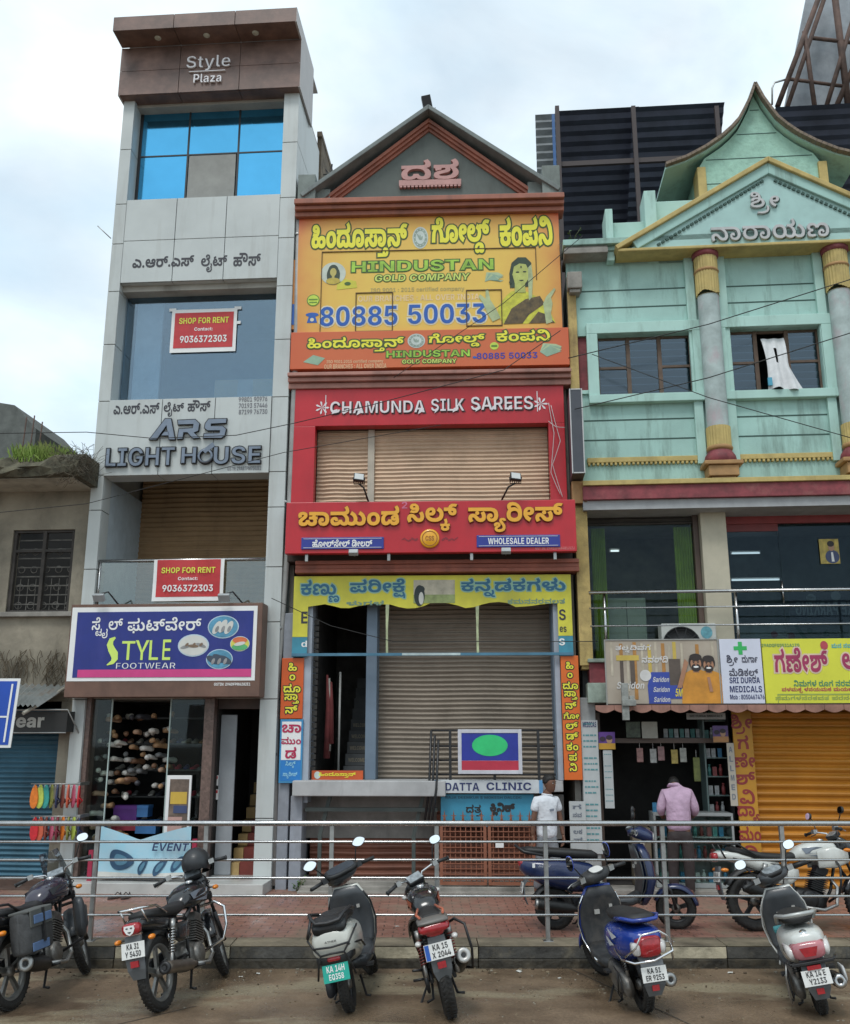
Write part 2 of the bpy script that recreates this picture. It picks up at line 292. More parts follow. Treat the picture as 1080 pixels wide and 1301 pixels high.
# ------------------------------------------------------------------ letter shapes: advance | contour of x y steps | contour ...
KN='''
e=214|157 -3 -22 3 -16 10 -14 16 15 -1 -17 -16 -20 -9 -25 -3 -27 6 -19 16 -4 11 -1 25 5 10 15 14 11 4 27 -1 11 -5 7 -9 2 -11 -3 -15 -25 2 -2 11 -6 2 -8 -3 -4 -9 7 -12 21 -4 13 2 9 5 8 19 33 0 2 -12 12 -13 17 0 6 6 4 17 -2 14 -5 12 -10 11 -28 14 -18 5 -44 4 3 33 28 -2 47 -9 18 -7 27 -21 16 -25 5 -30 -2 -17 -12 -24 -10 -8
.=71|14 18 2 10 5 6 15 5 15 -5 4 -6 2 -10 -6 -16 -15 -5 -15 5
aa=235|121 -3 -35 3 -28 7 -22 13 -16 16 -9 20 -3 22 2 18 6 16 9 12 13 9 14 6 17 2 22 -5 15 -15 5 -21 -5 -21 -7 -8 -21 -10 -14 -1 -17 3 -23 15 6 26 14 -14 23 -2 7 3 5 11 -3 9 -9 3 -10 -2 -8 -7 -4 -11 -2 -15 4 -19 12 -15 24 -11 17 -3 40 -1 29 7 9 6 7 13 -2 8 -31 15 -10 8 -6 9 -2 12 3 14 10 11 14 6 18 2 15 -2 22 -10 7 -8 6 -18 -2 -12 -4 -11 -15 -16 -18 -9 -27 -3 -56 0 0 28 64 0 11 3 9 6 3 11 -4 10 -11 4 -10 -3 -3 -7 1 -6 13 -10 24 -10 13 -14 5 -16 -6 -19 -19 -17 -31 -11
raV=264|87 -3 -22 2 -19 5 -16 10 -11 12 -8 16 -2 19 4 22 11 17 20 12 5 -6 -40 0 0 32 127 0 -2 -32 2 4 16 -13 9 -16 3 -20 -2 -18 -7 -16 -11 -13 -15 -9 -20 -6|87 30 23 5 13 14 4 19 -4 20 -14 14 -22 4 -23 -5 -14 -13 -4 -20 2 -16 9 -12 13 -8|219 61 -19 3 -15 10 -9 16 -3 25 1 19 6 15 8 13 12 8 14 6 38 -1 15 -5 -15 -23 -21 4 -13 -3 -11 -11 -4 -31 3 -14 12 -6 7 2 3 7 -1 5 -9 6 -89 0 0 32 77 0 24 -2 18 -10 8 -12 3 -16 -3 -16 -8 -12 -13 -7
saV=284|130 -3 -23 4 -19 12 -23 27 -10 5 -9 -3 -2 -9 2 -13 8 -13 -32 -13 -11 20 -4 20 6 23 15 14 11 4 14 2 17 -3 16 -9 33 -34 18 -1 9 11 1 9 -3 18 -10 18 32 14 13 -25 5 -27 -4 -22 -10 -16 -17 -10|97 67 -14 5 -5 13 5 14 14 5 14 -5 6 -14 -5 -13|8 106 0 32 142 0 0 -32|238 61 -19 3 -15 10 -9 16 -3 25 2 19 5 15 9 13 12 8 14 6 37 -1 16 -5 -16 -23 -20 4 -14 -3 -10 -11 -4 -31 3 -14 12 -6 7 2 3 7 -1 5 -9 6 -89 0 0 32 77 0 23 -2 18 -10 9 -12 3 -16 -3 -16 -9 -12 -13 -7
laE=210|107 -3 -29 3 -25 7 -20 13 -14 16 -8 20 -3 22 2 18 6 16 9 12 13 9 14 6 30 1 11 -4 14 -14 5 -22 -5 -20 -15 -15 -12 -4 -33 2 -23 15 6 26 15 -15 22 -1 7 3 5 10 -3 10 -9 3 -12 -4 -9 -11 -3 -22 7 -24 8 -10 12 -7 16 -5 38 -1 15 4 20 14 7 23 -3 12 -7 11 -23 17 17 22 27 -15 18 -19 7 -28 -2 -19 -8 -18 -12 -15 -18 -12 -24 -7|121 106 0 32 31 2 11 5 5 15 -5 12 -13 5 -14 -4 -4 -5 -1 -12 -8 14 4 3 16 -3 4 -10 -5 -10 -5 -3 -18 0 -11 12 -1 9 5 17 15 12 11 4 29 0 13 -5 9 -7 12 -22 1 -13 -3 -19 -11 -15 -10 -6 -28 -7
AI=47|-23 -106 -32 7 -19 18 -7 24 6 23 14 15 10 4 12 2 18 -4 10 -11 4 -14 -3 -13 -6 -9 -11 -5 -15 -1 -23 5 1 19 19 -5 10 2 4 7 -3 7 -7 2 -8 -2 -6 -8 -3 -15 2 -10 6 -8 11 -5 16 -2 20 3 15 11 6 21 -4 21 -12 17 10 11 4 11 -3 12 -11 11 18 18 17 -19 5 -20 -3 -16 -8 -10 -3 7 12 -19 4 -25 -2 -17 -6 -14 -10 -11 -13 -8
ttaV=320|66 -3 -23 4 -19 12 -11 19 -5 27 2 17 5 16 9 12 12 9 14 6 17 2 20 -4 14 -12 4 -10 2 -11 -5 -19 -14 -13 -11 -4 -32 1 -14 7 2 24 11 -6 23 -1 5 2 4 9 -3 8 -8 3 -11 -4 -8 -12 -3 -21 2 -14 6 -8 8 -6 26 1 10 5 9 19 33 0 8 -18 8 -6 19 -1 6 4 5 13 -3 10 -8 8 -12 5 20 18 23 -11 12 -16 4 -18 -3 -19 -9 -14 -16 -10 -22 -3 -21 3 -19 9 -17 19 16 -1 -17 -18 -20 -9|52 104 -13 5 -13 17 -1 9 4 15 15 11 30 5 3 -30 -12 -3 -3 -6 4 -7 10 -5|141 67 0 27 30 2 3 6 -4 6 -15 6 21 24 27 -18 7 -20 -2 -13 -8 -9 -23 -10|122 106 0 32 67 0 0 -32|275 61 -19 3 -15 10 -9 16 -3 25 1 19 6 15 8 13 12 8 14 6 38 -1 15 -5 -15 -23 -21 4 -13 -3 -11 -11 -4 -31 3 -14 12 -6 7 2 3 7 -1 5 -9 6 -89 0 0 32 77 0 24 -2 18 -10 8 -12 3 -16 -3 -16 -8 -12 -13 -7
haN=215|65 -3 -25 3 -18 10 -11 15 -3 20 3 19 11 15 17 10 24 4 17 -2 11 -6 7 -8 -4 -7 -2 18 -7 10 -11 7 -17 3 46 3 10 -6 8 -9 3 -14 -2 -12 -3 8 7 7 13 6 17 2 22 -4 16 -9 10 -16 4 -19 -4 -20 -10 -15 -18 -10 -25 -3 -22 3 -16 8 -11 12 11 0 -11 -12 -16 -8|67 26 10 2 12 9 0 16 -12 10 -23 -2 -7 -6 -1 -18 4 -6|148 26 10 2 12 9 -1 18 -8 6 -23 1 -12 -10 0 -15 5 -6|8 106 0 32 165 0 0 -32
AU=124|6 143 -2 -15 -8 -11 -16 -8 -41 -3 0 32 22 1 10 6 -1 15 -7 10 35 2 6 -13|118 119 -2 -19 -6 -16 -9 -12 -12 -10 -15 -5 -17 -2 -29 5 -10 7 -12 19 -2 13 4 19 12 12 17 5 11 -1 8 -5 6 -14 -5 -13 -11 -5 -10 2 -7 8 4 2 -1 -6 4 -12 17 -6 16 4 9 12 4 18 -3 20 -10 13 -10 7 -15 4 -120 1 0 32 119 -1 39 -9 16 -11 9 -11 10 -27
da=205|57 -3 -20 4 -15 10 -10 18 -3 24 4 25 12 20 20 15 6 -7 -42 0 0 32 131 0 16 4 5 11 -3 14 -10 14 27 16 17 -26 4 -24 -2 -14 -9 -14 -23 -11 4 2 17 -13 10 -20 3 -24 -3 -24 -10 -18 -16 -10 -20 -4 -21 3 -17 10 -14 16 17 2 -17 -19 -18 -9|65 29 8 2 7 5 6 19 33 0 2 -12 12 -13 15 0 6 5 6 20 -4 19 -10 17 -17 11 -24 4 -28 -4 -17 -11 -11 -16 -3 -20 5 -20
sha=175|74 -3 -34 5 -14 6 -10 8 -6 11 -2 13 6 22 18 13 49 16 3 8 -2 6 -5 3 -15 0 -5 -3 0 -13 -35 -12 -5 20 6 12 7 5 24 7 16 1 22 -4 16 -11 7 -17 -5 -18 -14 -11 -51 -17 -2 -5 2 -7 10 -5 36 0 25 9 12 18 2 11 -5 22 -11 15 -12 9 -1 7 22 4 25 -16 13 -20 5 -23 -3 -19 -8 -17 -12 -14 -18 -10 -23 -7|8 106 0 32 102 0 15 4 5 5 1 6 -4 14 -10 14 28 16 17 -26 4 -24 -2 -14 -9 -14 -11 -7 -37 -6 -15 0 -19 6 -32 -6
haI=214|64 -3 -25 3 -18 10 -10 15 -4 20 4 20 10 15 18 9 24 3 26 -4 18 -11 11 -18 1 -22 -9 -20 -18 -14|66 26 11 2 11 9 0 16 -11 10 -23 -2 -8 -6 -1 -18 4 -6|151 -3 -27 4 -18 12 -10 18 -1 22 11 22 19 13 27 5 24 -4 17 -9 10 -16 4 -19 -4 -20 -10 -15 -17 -10|147 26 10 2 12 9 0 16 -11 10 -20 -1 -12 -10 0 -15 4 -6|64 88 -43 6 12 21 27 -5 14 2 8 7 3 13 -3 14 -7 10 -12 4 -9 -3 -4 -7 2 -6 11 -3 16 4 11 14 10 -22 -23 -16 -18 -3 -21 4 -14 11 -4 16 2 13 9 11 14 7 18 2 15 -1 23 -14 8 -10 6 -24 -2 -14 -12 -20 -10 -6
AN=152|75 -3 -19 2 -16 6 -13 9 -11 13 -6 16 -2 20 2 18 6 16 9 13 14 10 17 7 20 2 21 -2 17 -7 13 -10 10 -14 5 -15 2 -18 -2 -19 -6 -16 -10 -13 -14 -10 -17 -6|76 28 14 3 10 7 6 11 1 14 -2 15 -6 11 -9 8 -13 2 -19 -5 -10 -12 -3 -18 2 -15 6 -11 10 -8
UU=207|23 -3 -19 2 -17 7 -31 25 22 23 18 -19 10 -5 11 -1 14 4 5 13 -2 33 3 18 7 16 11 12 16 9 19 5 42 0 33 -12 21 -22 7 -13 5 -30 -2 -19 -5 -16 -10 -13 -12 -9 -15 -6 -32 -1 -13 5 -18 15 -6 24 4 18 11 13 18 5 10 -2 13 -11 1 -7 -4 -13 -5 -4 -17 1 -6 7 3 3 -1 -7 5 -12 6 -5 10 -1 16 4 10 12 3 19 -5 24 -17 17 -28 6 -21 -3 -15 -12 -5 -21 -1 -48 -4 -10 -18 -14
saN=192|130 -3 -23 4 -19 12 -23 27 -10 5 -9 -3 -2 -9 2 -13 8 -13 -32 -13 -11 20 -4 20 6 23 15 14 11 4 14 2 17 -3 16 -9 33 -34 18 -1 9 11 1 9 -3 18 -10 18 32 14 13 -25 5 -27 -4 -22 -10 -16 -17 -10|97 67 -14 5 -5 13 5 14 14 5 14 -5 6 -14 -5 -13|8 106 0 32 142 0 0 -32
AA=127|118 62 -2 -19 -6 -16 -9 -13 -12 -9 -15 -6 -18 -2 -28 6 -11 6 -12 20 -1 13 4 18 11 13 18 5 11 -2 7 -4 6 -14 -4 -13 -5 -4 -16 1 -7 7 3 3 -1 -7 5 -12 6 -5 10 -1 16 4 10 12 3 19 -3 19 -10 14 -10 6 -15 4 -106 1 0 32 107 -1 37 -8 17 -12 9 -11 6 -13
taS=12|25 -44 -3 -16 -9 -11 -18 -8 -115 -2 0 25 79 0 -6 -3 -1 7 3 24 12 13 10 4 28 -2 11 -7 7 -11|-25 -46 2 -14 -4 4 23 2 5 11 -3 8 -10 3 -10 -4
naV=284|130 -3 -23 4 -19 12 -23 27 -10 5 -9 -3 -2 -9 2 -13 8 -13 -32 -13 -11 20 -4 20 6 23 15 14 25 6 25 -6 10 -8 22 -25 9 -7 10 -2 14 6 4 17 -5 22 -15 19 -23 13 -96 0 0 32 142 0 -1 -31 -2 4 20 -16 12 -21 5 -24 -4 -23 -10 -17 -17 -10|238 61 -19 3 -15 10 -9 16 -3 25 2 19 5 15 9 13 12 8 14 6 37 -1 16 -5 -16 -23 -20 4 -14 -3 -10 -11 -4 -31 3 -14 12 -6 7 2 3 7 -1 5 -9 6 -89 0 0 32 77 0 23 -2 18 -10 9 -12 3 -16 -3 -16 -9 -12 -13 -7
gaE=175|88 106 -16 -4 -10 -12 -7 -17 -4 -30 -1 -43 -39 0 4 63 4 16 17 25 14 8 7 -6 -47 0 0 32 95 0 19 7 6 15 -5 12 -6 4 -7 1 -14 -4 -5 -5 0 -12 -9 14 10 4 10 -4 5 -10 -5 -10 -6 -3 -17 0 -11 12 -2 9 5 17 16 12 25 5 27 -6 10 -7 11 -22 2 -13 -4 -20 -12 -16 -19 -8 3 1 13 -11 8 -12 9 -28 2 -60 -39 0 0 45 -5 30 -13 23 -8 6
LM=120|114 100 -2 -12 -10 -17 -21 -10 -14 -1 -27 6 -16 12 6 26 15 -15 22 -1 7 3 5 11 -3 9 -9 3 -12 -3 -9 -11 -3 -20 6 -24 15 -17 19 -11 -19 -31 -29 20 -12 13 -14 30 -1 18 2 19 5 15 9 12 12 9 15 6 31 0 20 -10 7 -8
la=204|104 -3 -28 3 -24 7 -19 13 -14 16 -8 20 -3 22 2 18 6 16 9 12 13 9 14 6 30 1 11 -4 14 -14 5 -22 -5 -20 -15 -15 -12 -4 -33 2 -23 15 6 26 15 -15 22 -1 7 3 5 10 -3 10 -9 3 -12 -4 -9 -11 -3 -22 6 -24 9 -10 26 -12 35 -1 25 10 8 8 7 23 -2 12 -5 11 -23 16 19 31 20 -12 15 -16 10 -20 3 -22 -2 -19 -7 -18 -12 -15 -18 -12 -23 -7
ddaS=16|-59 -94 -17 5 -10 13 -4 16 2 14 6 12 9 10 28 12 17 1 23 -2 17 -8 11 -11 10 -32 -5 -17 -12 -10 -16 -3 -18 4 -13 10 3 0 -15 -11|-54 -72 8 3 5 7 22 0 6 -8 18 -2 4 5 2 11 3 -8 -16 -3 -15 4 -7 14 3 8 7 6 21 1 -12 -2 -25 3 -14 -1 -12 -6 -7 -8 -2 -11 3 -10|1 -53 8 5 -12 2 -2 -3
V=91|46 61 -19 3 -15 10 -9 16 -4 25 2 19 6 15 8 13 12 8 14 6 38 -1 15 -5 -15 -23 -21 4 -13 -3 -11 -11 -4 -31 3 -14 12 -6 7 2 3 7 -1 5 -9 6 -89 0 0 32 77 0 24 -2 18 -10 8 -12 3 -16 -3 -16 -8 -12 -13 -7
ka=159|79 -3 -36 5 -22 15 -6 19 1 13 6 10 10 9 -3 -4 -20 0 0 26 52 0 8 4 3 7 -7 11 19 3 15 -3 5 -12 -3 -10 49 0 0 -26 -21 0 -3 4 11 -8 7 -10 2 -13 -7 -20 -9 -8 -29 -11|80 28 14 1 9 5 5 6 1 8 -3 10 -10 7 -16 3 -16 -3 -10 -7 -3 -10 7 -14|9 106 0 32 94 1 8 3 5 5 1 6 -4 14 -10 14 28 16 10 -14 6 -12 5 -24 -3 -14 -8 -14 -18 -10 -13 -2
pa=215|60 -3 -28 6 -11 7 -12 20 0 25 4 10 15 14 23 5 16 -2 11 -5 6 -9 3 -11 -4 -15 -25 2 -2 11 -6 2 -8 -3 -4 -9 7 -12 21 -4 13 2 9 5 9 19 32 0 8 -20 15 -6 11 3 6 8 1 9 -3 19 -10 18 33 14 13 -25 4 -29 -2 -15 -13 -22 -9 -7 -24 -5 -22 3 -17 10 -14 16 15 -1 -17 -16 -19 -9|111 65 -14 5 -5 13 5 14 14 5 15 -5 5 -14 -5 -13|7 106 0 32 144 0 15 4 5 5 1 6 -4 14 -10 14 28 16 16 -26 5 -24 -2 -14 -9 -14 -18 -10 -31 -3
naI=201|129 -3 -23 4 -19 12 -23 27 -10 5 -9 -3 -2 -9 2 -13 8 -13 -32 -13 -11 20 -4 20 6 23 15 14 11 4 27 0 12 -4 10 -8 22 -25 9 -7 11 -2 12 3 10 11 3 9 -1 34 -5 20 -17 34 -25 24 -14 6 -16 2 -12 -3 -3 -7 3 -8 9 -2 13 5 6 14 31 -3 -11 -25 -18 -13 -23 -4 -23 4 -16 12 -4 9 0 22 11 16 11 5 29 5 26 -3 22 -8 20 -12 16 -16 12 -19 9 -22 7 -48 -2 -26 -6 -19 -9 -14 -13 -9
caN=224|157 -3 -23 3 -17 10 -13 16 15 2 -19 -20 -20 -9 -36 -1 -20 11 -7 7 -5 19 4 19 12 16 36 25 4 9 -5 8 -19 -2 -3 -8 3 -12 -31 -11 -7 26 5 19 17 12 28 5 29 -6 15 -13 4 -16 -3 -17 -12 -14 -37 -26 -3 -9 4 -8 13 -3 11 2 9 5 8 19 33 0 8 -20 19 -6 14 4 6 11 -4 12 -9 7 -10 3 27 12 18 -9 10 -13 4 -17 -6 -22 -18 -15|125 64 0 26 26 0 8 4 3 7 -7 11 34 0 5 -12 -3 -10 23 0 0 -26|125 106 0 32 64 0 0 -32
ma=306|60 -3 -28 6 -11 7 -12 20 0 25 4 10 15 14 23 5 16 -2 11 -5 6 -9 3 -11 -4 -15 -25 2 -2 11 -6 2 -8 -3 -4 -9 7 -12 21 -4 13 2 9 5 9 19 32 0 8 -20 15 -6 8 1 6 5 4 17 -3 16 -8 16 -14 13 -18 9 45 6 19 -18 12 -20 4 -24 -2 -17 -5 -14 -8 -10 -10 -7 -23 -5 -22 3 -17 10 -14 16 15 -1 -17 -16 -19 -9|7 106 0 32 144 0 15 4 5 5 1 6 -4 14 -10 14 28 16 16 -26 5 -24 -2 -14 -9 -14 -18 -10 -31 -3|238 -3 -19 2 -17 7 -30 25 21 23 17 -18 22 -7 13 2 9 6 5 9 2 12 -5 23 -15 17 -21 12 19 31 30 -20 12 -13 15 -31 2 -19 -7 -32 -8 -12 -11 -9 -15 -6
U=91|23 -3 -20 2 -16 7 -31 25 21 23 18 -18 21 -7 13 2 9 6 6 9 1 12 -5 23 -15 17 -21 12 19 31 30 -20 12 -13 15 -31 2 -19 -6 -32 -9 -12 -11 -9 -15 -6
dda=209|57 -3 -20 4 -15 10 -10 18 -3 24 4 25 12 20 20 15 7 -7 -43 0 0 32 136 0 16 4 5 11 -4 14 -10 14 28 16 17 -26 4 -24 -2 -14 -9 -14 -24 -11 1 8 15 -8 10 -13 3 -17 -3 -15 -22 -15 -21 -6 -17 3 -12 10 -5 16 2 12 7 8 11 5 27 0 22 -12 9 -11 6 -13 0 -29 -5 -13 -20 -16 -26 -5 -17 2 -13 5 -22 22 16 2 -17 -19 -18 -9|65 29 15 7 6 17 33 0 8 -18 7 -5 21 1 9 6 3 14 -1 14 -6 10 -10 3 -6 -1 -3 -5 3 -6 14 0 6 4 2 9 -3 11 -9 8 -17 6 -27 2 -31 -3 -18 -10 -12 -17 -3 -21 5 -20
saI=191|129 -3 -24 4 -18 12 -23 27 -10 5 -9 -3 -2 -9 2 -13 8 -13 -32 -13 -11 20 -4 20 6 23 15 14 11 4 14 2 17 -3 16 -9 33 -34 18 -1 6 4 4 16 -3 18 -10 18 32 14 13 -25 5 -27 -4 -22 -10 -16 -17 -10|79 87 -43 7 12 21 27 -5 14 2 9 7 2 13 -2 14 -8 10 -12 4 -9 -3 -3 -7 2 -6 11 -3 15 4 11 14 10 -22 -23 -16 -17 -3 -22 4 -13 11 -5 16 3 13 8 11 14 7 18 2 15 -1 23 -14 8 -10 6 -24 -2 -14 -12 -21 -10 -6
kaS=43|9 -94 -19 2 -13 6 -7 9 -3 10 3 13 9 9 -2 -2 -16 0 0 21 42 0 -4 -2 7 10 2 12 -7 24 24 8 8 -30 -2 -14 -6 -10 -3 2 35 0 0 -21 -16 0 -2 2 9 -9 4 -13 -3 -10 -7 -9 -13 -6|9 -72 14 4 4 10 -4 9 -22 3 -5 -3 -5 -9 5 -10
yaS=70|2 -105 -28 5 -15 12 -5 14 2 11 7 9 24 15 2 4 -1 4 -14 -1 0 -10 -21 -7 -4 17 2 8 6 7 10 5 15 1 19 -3 9 -8 3 -11 -2 -10 -6 -9 -24 -14 -2 -6 2 -5 8 -3 26 0 9 3 11 9 2 12 -3 14 -27 35 -4 14 5 15 12 9 28 1 10 -4 7 -8 4 -12 -23 -4 -2 6 -8 3 -5 -1 -3 -5 32 -45 3 -19 -2 -16 -10 -16 -19 -11
raI=173|87 -3 -23 2 -19 6 -15 10 -12 14 -7 17 -2 21 2 17 12 26 10 10 24 14 26 4 23 -3 26 -18 -9 16 -12 14 -17 9 -20 4 -11 -1 -12 -10 1 -16 7 -8 -24 -18 -9 9 -6 11 -4 21 2 14 6 11 19 14 28 4 36 -7 28 -19 17 -26 9 -30 3 -33 -2 -26 -7 -19 -12 -15 -15 -11 -19 -6|87 30 23 5 13 14 4 19 -4 20 -14 14 -22 4 -23 -5 -14 -13 -4 -20 2 -16 9 -12 13 -8
haE=215|65 -3 -25 3 -18 10 -11 15 -3 20 3 19 11 15 17 10 24 4 17 -2 11 -6 7 -8 -4 -7 -2 18 -7 10 -11 7 -17 3 46 3 10 -6 8 -9 3 -14 -2 -12 -3 8 7 7 13 6 17 2 22 -4 16 -9 10 -16 4 -19 -4 -20 -10 -15 -18 -10 -25 -3 -22 3 -16 8 -11 12 11 0 -11 -12 -16 -8|67 26 10 2 12 9 0 16 -12 10 -23 -2 -7 -6 -1 -18 4 -6|148 26 10 2 12 9 -1 18 -8 6 -23 1 -12 -10 0 -15 5 -6|8 106 0 32 141 0 19 7 5 15 -4 12 -6 4 -8 1 -13 -4 -5 -5 -1 -12 -8 14 10 4 10 -4 4 -10 -4 -10 -6 -3 -18 0 -11 12 -1 9 5 17 15 12 12 4 28 0 13 -5 10 -7 11 -22 2 -13 -4 -19 -11 -15 -9 -6 -29 -7
laV=304|106 -3 -29 3 -24 7 -20 13 -14 16 -8 20 -3 22 2 18 6 16 9 12 13 9 14 6 30 1 11 -4 14 -14 5 -22 -5 -20 -15 -15 -12 -4 -33 2 -23 15 6 26 15 -15 22 -1 7 3 5 10 -3 10 -9 3 -12 -4 -9 -11 -3 -22 6 -24 9 -10 12 -7 16 -5 37 -1 15 4 21 14 7 23 -3 15 -6 12 -21 16 26 19 23 -17 13 -20 4 -25 -2 -19 -8 -18 -12 -15 -18 -12 -25 -7|121 106 0 32 52 0 0 -32|259 61 -19 3 -15 10 -9 16 -3 25 1 19 6 15 8 13 12 8 14 6 38 -1 15 -5 -15 -23 -21 4 -13 -3 -11 -11 -4 -31 3 -14 12 -6 7 2 3 7 -1 5 -9 6 -89 0 0 32 77 0 24 -2 18 -10 8 -12 3 -16 -3 -16 -8 -12 -13 -7
saE=192|130 -3 -23 4 -19 12 -23 27 -10 5 -9 -3 -2 -9 2 -13 8 -13 -32 -13 -11 20 -4 20 6 23 15 14 11 4 14 2 17 -3 16 -9 33 -34 18 -1 9 11 1 9 -3 18 -10 18 32 14 13 -25 5 -27 -4 -22 -10 -16 -17 -10|97 67 -14 5 -5 13 5 14 14 5 14 -5 6 -14 -5 -13|8 106 0 32 117 0 19 7 5 15 -4 12 -14 5 -13 -4 -5 -5 -1 -12 -8 14 10 4 10 -4 4 -10 -4 -10 -14 -4 -16 6 -6 16 5 17 15 12 26 5 14 -1 13 -5 17 -17 6 -25 -4 -19 -11 -15 -9 -6 -29 -7
ddaI=209|57 -3 -25 6 -10 8 -12 26 1 36 5 17 21 26 30 16 36 6 31 -4 24 -10 17 -15 15 -28 -4 -21 -16 -12 -21 -6 -17 3 -12 10 -5 16 2 12 7 8 11 5 26 0 22 -12 10 -10 6 -14 2 -15 -2 -14 -14 -22 -11 -7 -26 -5 -17 2 -13 5 -22 22 16 2 -17 -19 -18 -9|65 29 15 7 6 17 33 0 8 -18 7 -5 21 1 9 6 3 14 -1 14 -6 10 -10 3 -6 -1 -3 -5 3 -6 14 0 6 4 2 9 -3 11 -9 8 -17 6 -27 2 -31 -3 -18 -10 -12 -17 -3 -21 5 -20|84 191 42 -5 18 -7 18 -12 17 -18 13 -25 5 -28 -5 -34 -31 47 9 4 -12 17 -16 14 -25 12 -32 4 -20 -2 -10 -7 -3 -9 6 -14 -25 -17 -9 12 -6 25 2 14 7 11 23 14
nna=242|166 -3 -22 3 -16 8 -10 14 -3 17 2 15 9 12 12 8 15 3 14 -2 10 -5 6 -9 3 -10 -4 -15 -23 1 -1 11 -6 1 -5 -2 -3 -7 5 -10 15 -3 18 4 11 12 4 24 -4 23 -13 14 -20 5 -12 -1 -9 -6 -12 -17 -33 0 -3 10 -6 8 -8 5 -11 1 -16 -4 -5 -11 5 -10 7 -4 18 -1 0 -27 -27 -4 -4 -9 4 -9 13 -3 13 2 11 6 17 -25 -22 -9 -25 -4 -21 3 -15 7 -9 12 -3 14 4 16 12 13 20 8 -1 -11 -19 10 -11 14 -3 17 6 21 18 15 28 5 18 -2 15 -6 24 -20 -15 -2 16 16 19 10 25 4 22 -3 17 -7 14 -11 10 -15 5 -18 2 -20 -3 -27 -12 -23 -9 -8 -26 -11
nnaS=21|-79 -97 -14 2 -9 4 -6 7 0 17 5 7 23 8 -2 -10 -12 5 -13 13 0 18 7 8 11 5 13 2 17 -2 23 -18 -14 2 22 15 17 3 15 -1 12 -5 15 -16 4 -23 -4 -21 -14 -15 -25 -5 -14 2 -10 5 -7 8 -2 11 7 17 18 7 15 -4 6 -12 -2 -9 -16 1 -1 5 -7 0 2 -9 10 -2 15 4 5 18 -2 12 -8 8 -13 3 -13 -3 -8 -9 -22 0 -6 9 -12 3 -9 -2 -3 -6 3 -5 15 -2 0 -19 -16 -1 -3 -4 3 -4 7 -2 16 5 10 -17 -13 -6
kassaE=159|79 -3 -36 5 -22 15 -6 19 1 13 6 10 10 9 -3 -4 -20 0 0 26 52 0 8 4 3 7 -7 11 19 3 15 -3 5 -12 -3 -10 49 0 0 -26 -21 0 -3 4 11 -8 7 -10 2 -13 -7 -20 -9 -8 -29 -11|80 28 14 1 9 5 5 6 1 8 -3 10 -10 7 -16 3 -16 -3 -10 -7 -3 -10 7 -14|9 106 0 32 83 0 20 7 5 15 -5 12 -13 5 -14 -4 -4 -5 -1 -12 -9 14 10 4 10 -4 5 -10 -5 -10 -14 -4 -16 6 -5 16 5 17 15 12 25 5 15 -1 12 -5 17 -17 6 -25 -4 -19 -10 -15 -10 -6 -29 -7|55 -71 -15 2 -12 7 -7 10 -2 14 2 12 6 10 9 5 12 2 10 -1 12 -11 -1 -19 -17 2 -1 8 -4 1 -4 -2 -2 -7 4 -8 13 -3 11 2 8 13 23 0 5 -12 11 -3 8 2 6 12 -4 15 -9 12 21 13 9 -37 -4 -21 -7 -12 -20 -6 -13 2 -12 8 -11 14 18 -3 -13 -12 -13 -7|134 -88 4 23 -6 33 6 37 12 -22 7 -22 2 -25 -3 -28
na=193|130 -3 -23 4 -19 12 -23 27 -10 5 -9 -3 -2 -9 2 -13 8 -13 -32 -13 -11 20 -4 20 6 23 15 14 25 6 25 -6 10 -8 22 -25 9 -7 10 -2 14 6 4 17 -5 22 -15 19 -23 13 -96 0 0 32 119 0 16 4 5 11 -3 14 -10 14 28 16 16 -26 4 -24 -2 -14 -9 -14 -15 -9 -26 -3 17 5 20 -18 12 -20 4 -24 -4 -23 -10 -17 -17 -10
naS=32|-44 -14 20 -4 16 -13 22 -33 6 -5 20 0 4 -22 -15 -3 -18 3 -12 9 -20 33 -10 10 -12 4 -10 -4 -4 -8 2 -6 6 -6 13 -2 25 6 15 16 5 19 -2 16 -6 13 22 11 8 -18 3 -22 -2 -14 -4 -13 -17 -19 -24 -13 -25 -4 -15 2 -11 3 -14 14 -5 17 3 14 8 10 12 7
ga=175|88 106 -16 -4 -10 -12 -7 -17 -4 -30 -1 -43 -39 0 4 63 4 16 17 25 14 8 7 -6 -47 0 0 32 98 0 15 4 5 5 1 6 -4 14 -10 14 28 16 16 -26 5 -25 -3 -15 -11 -15 -21 -8 4 2 20 -22 9 -28 2 -60 -39 0 0 45 -5 30 -13 23 -8 6
lla=193|97 -3 -23 3 -17 9 -6 16 3 11 8 10 7 -9 -18 4 -28 15 -15 24 0 27 12 20 10 8 28 6 19 -4 14 -12 4 -9 2 -10 -4 -19 -6 -7 -18 -9 -13 -1 -20 2 -14 6 2 20 23 -6 15 3 5 9 -4 8 -8 2 -7 -1 -10 -10 1 -21 8 -9 19 -6 32 -3 38 7 9 7 4 10 -2 6 -4 6 -15 6 -16 0 0 32 25 1 13 8 -3 20 -10 14 28 16 17 -26 4 -25 -6 -21 -18 -14 0 5 12 -8 8 -10 3 -15 -4 -19 -13 -14 -19 -8 -21 -5 7 10 8 -10 2 -12 -3 -11 -9 -9 -15 -6|98 22 11 2 3 6 -4 6 -10 3 -10 -3 -4 -6 4 -6
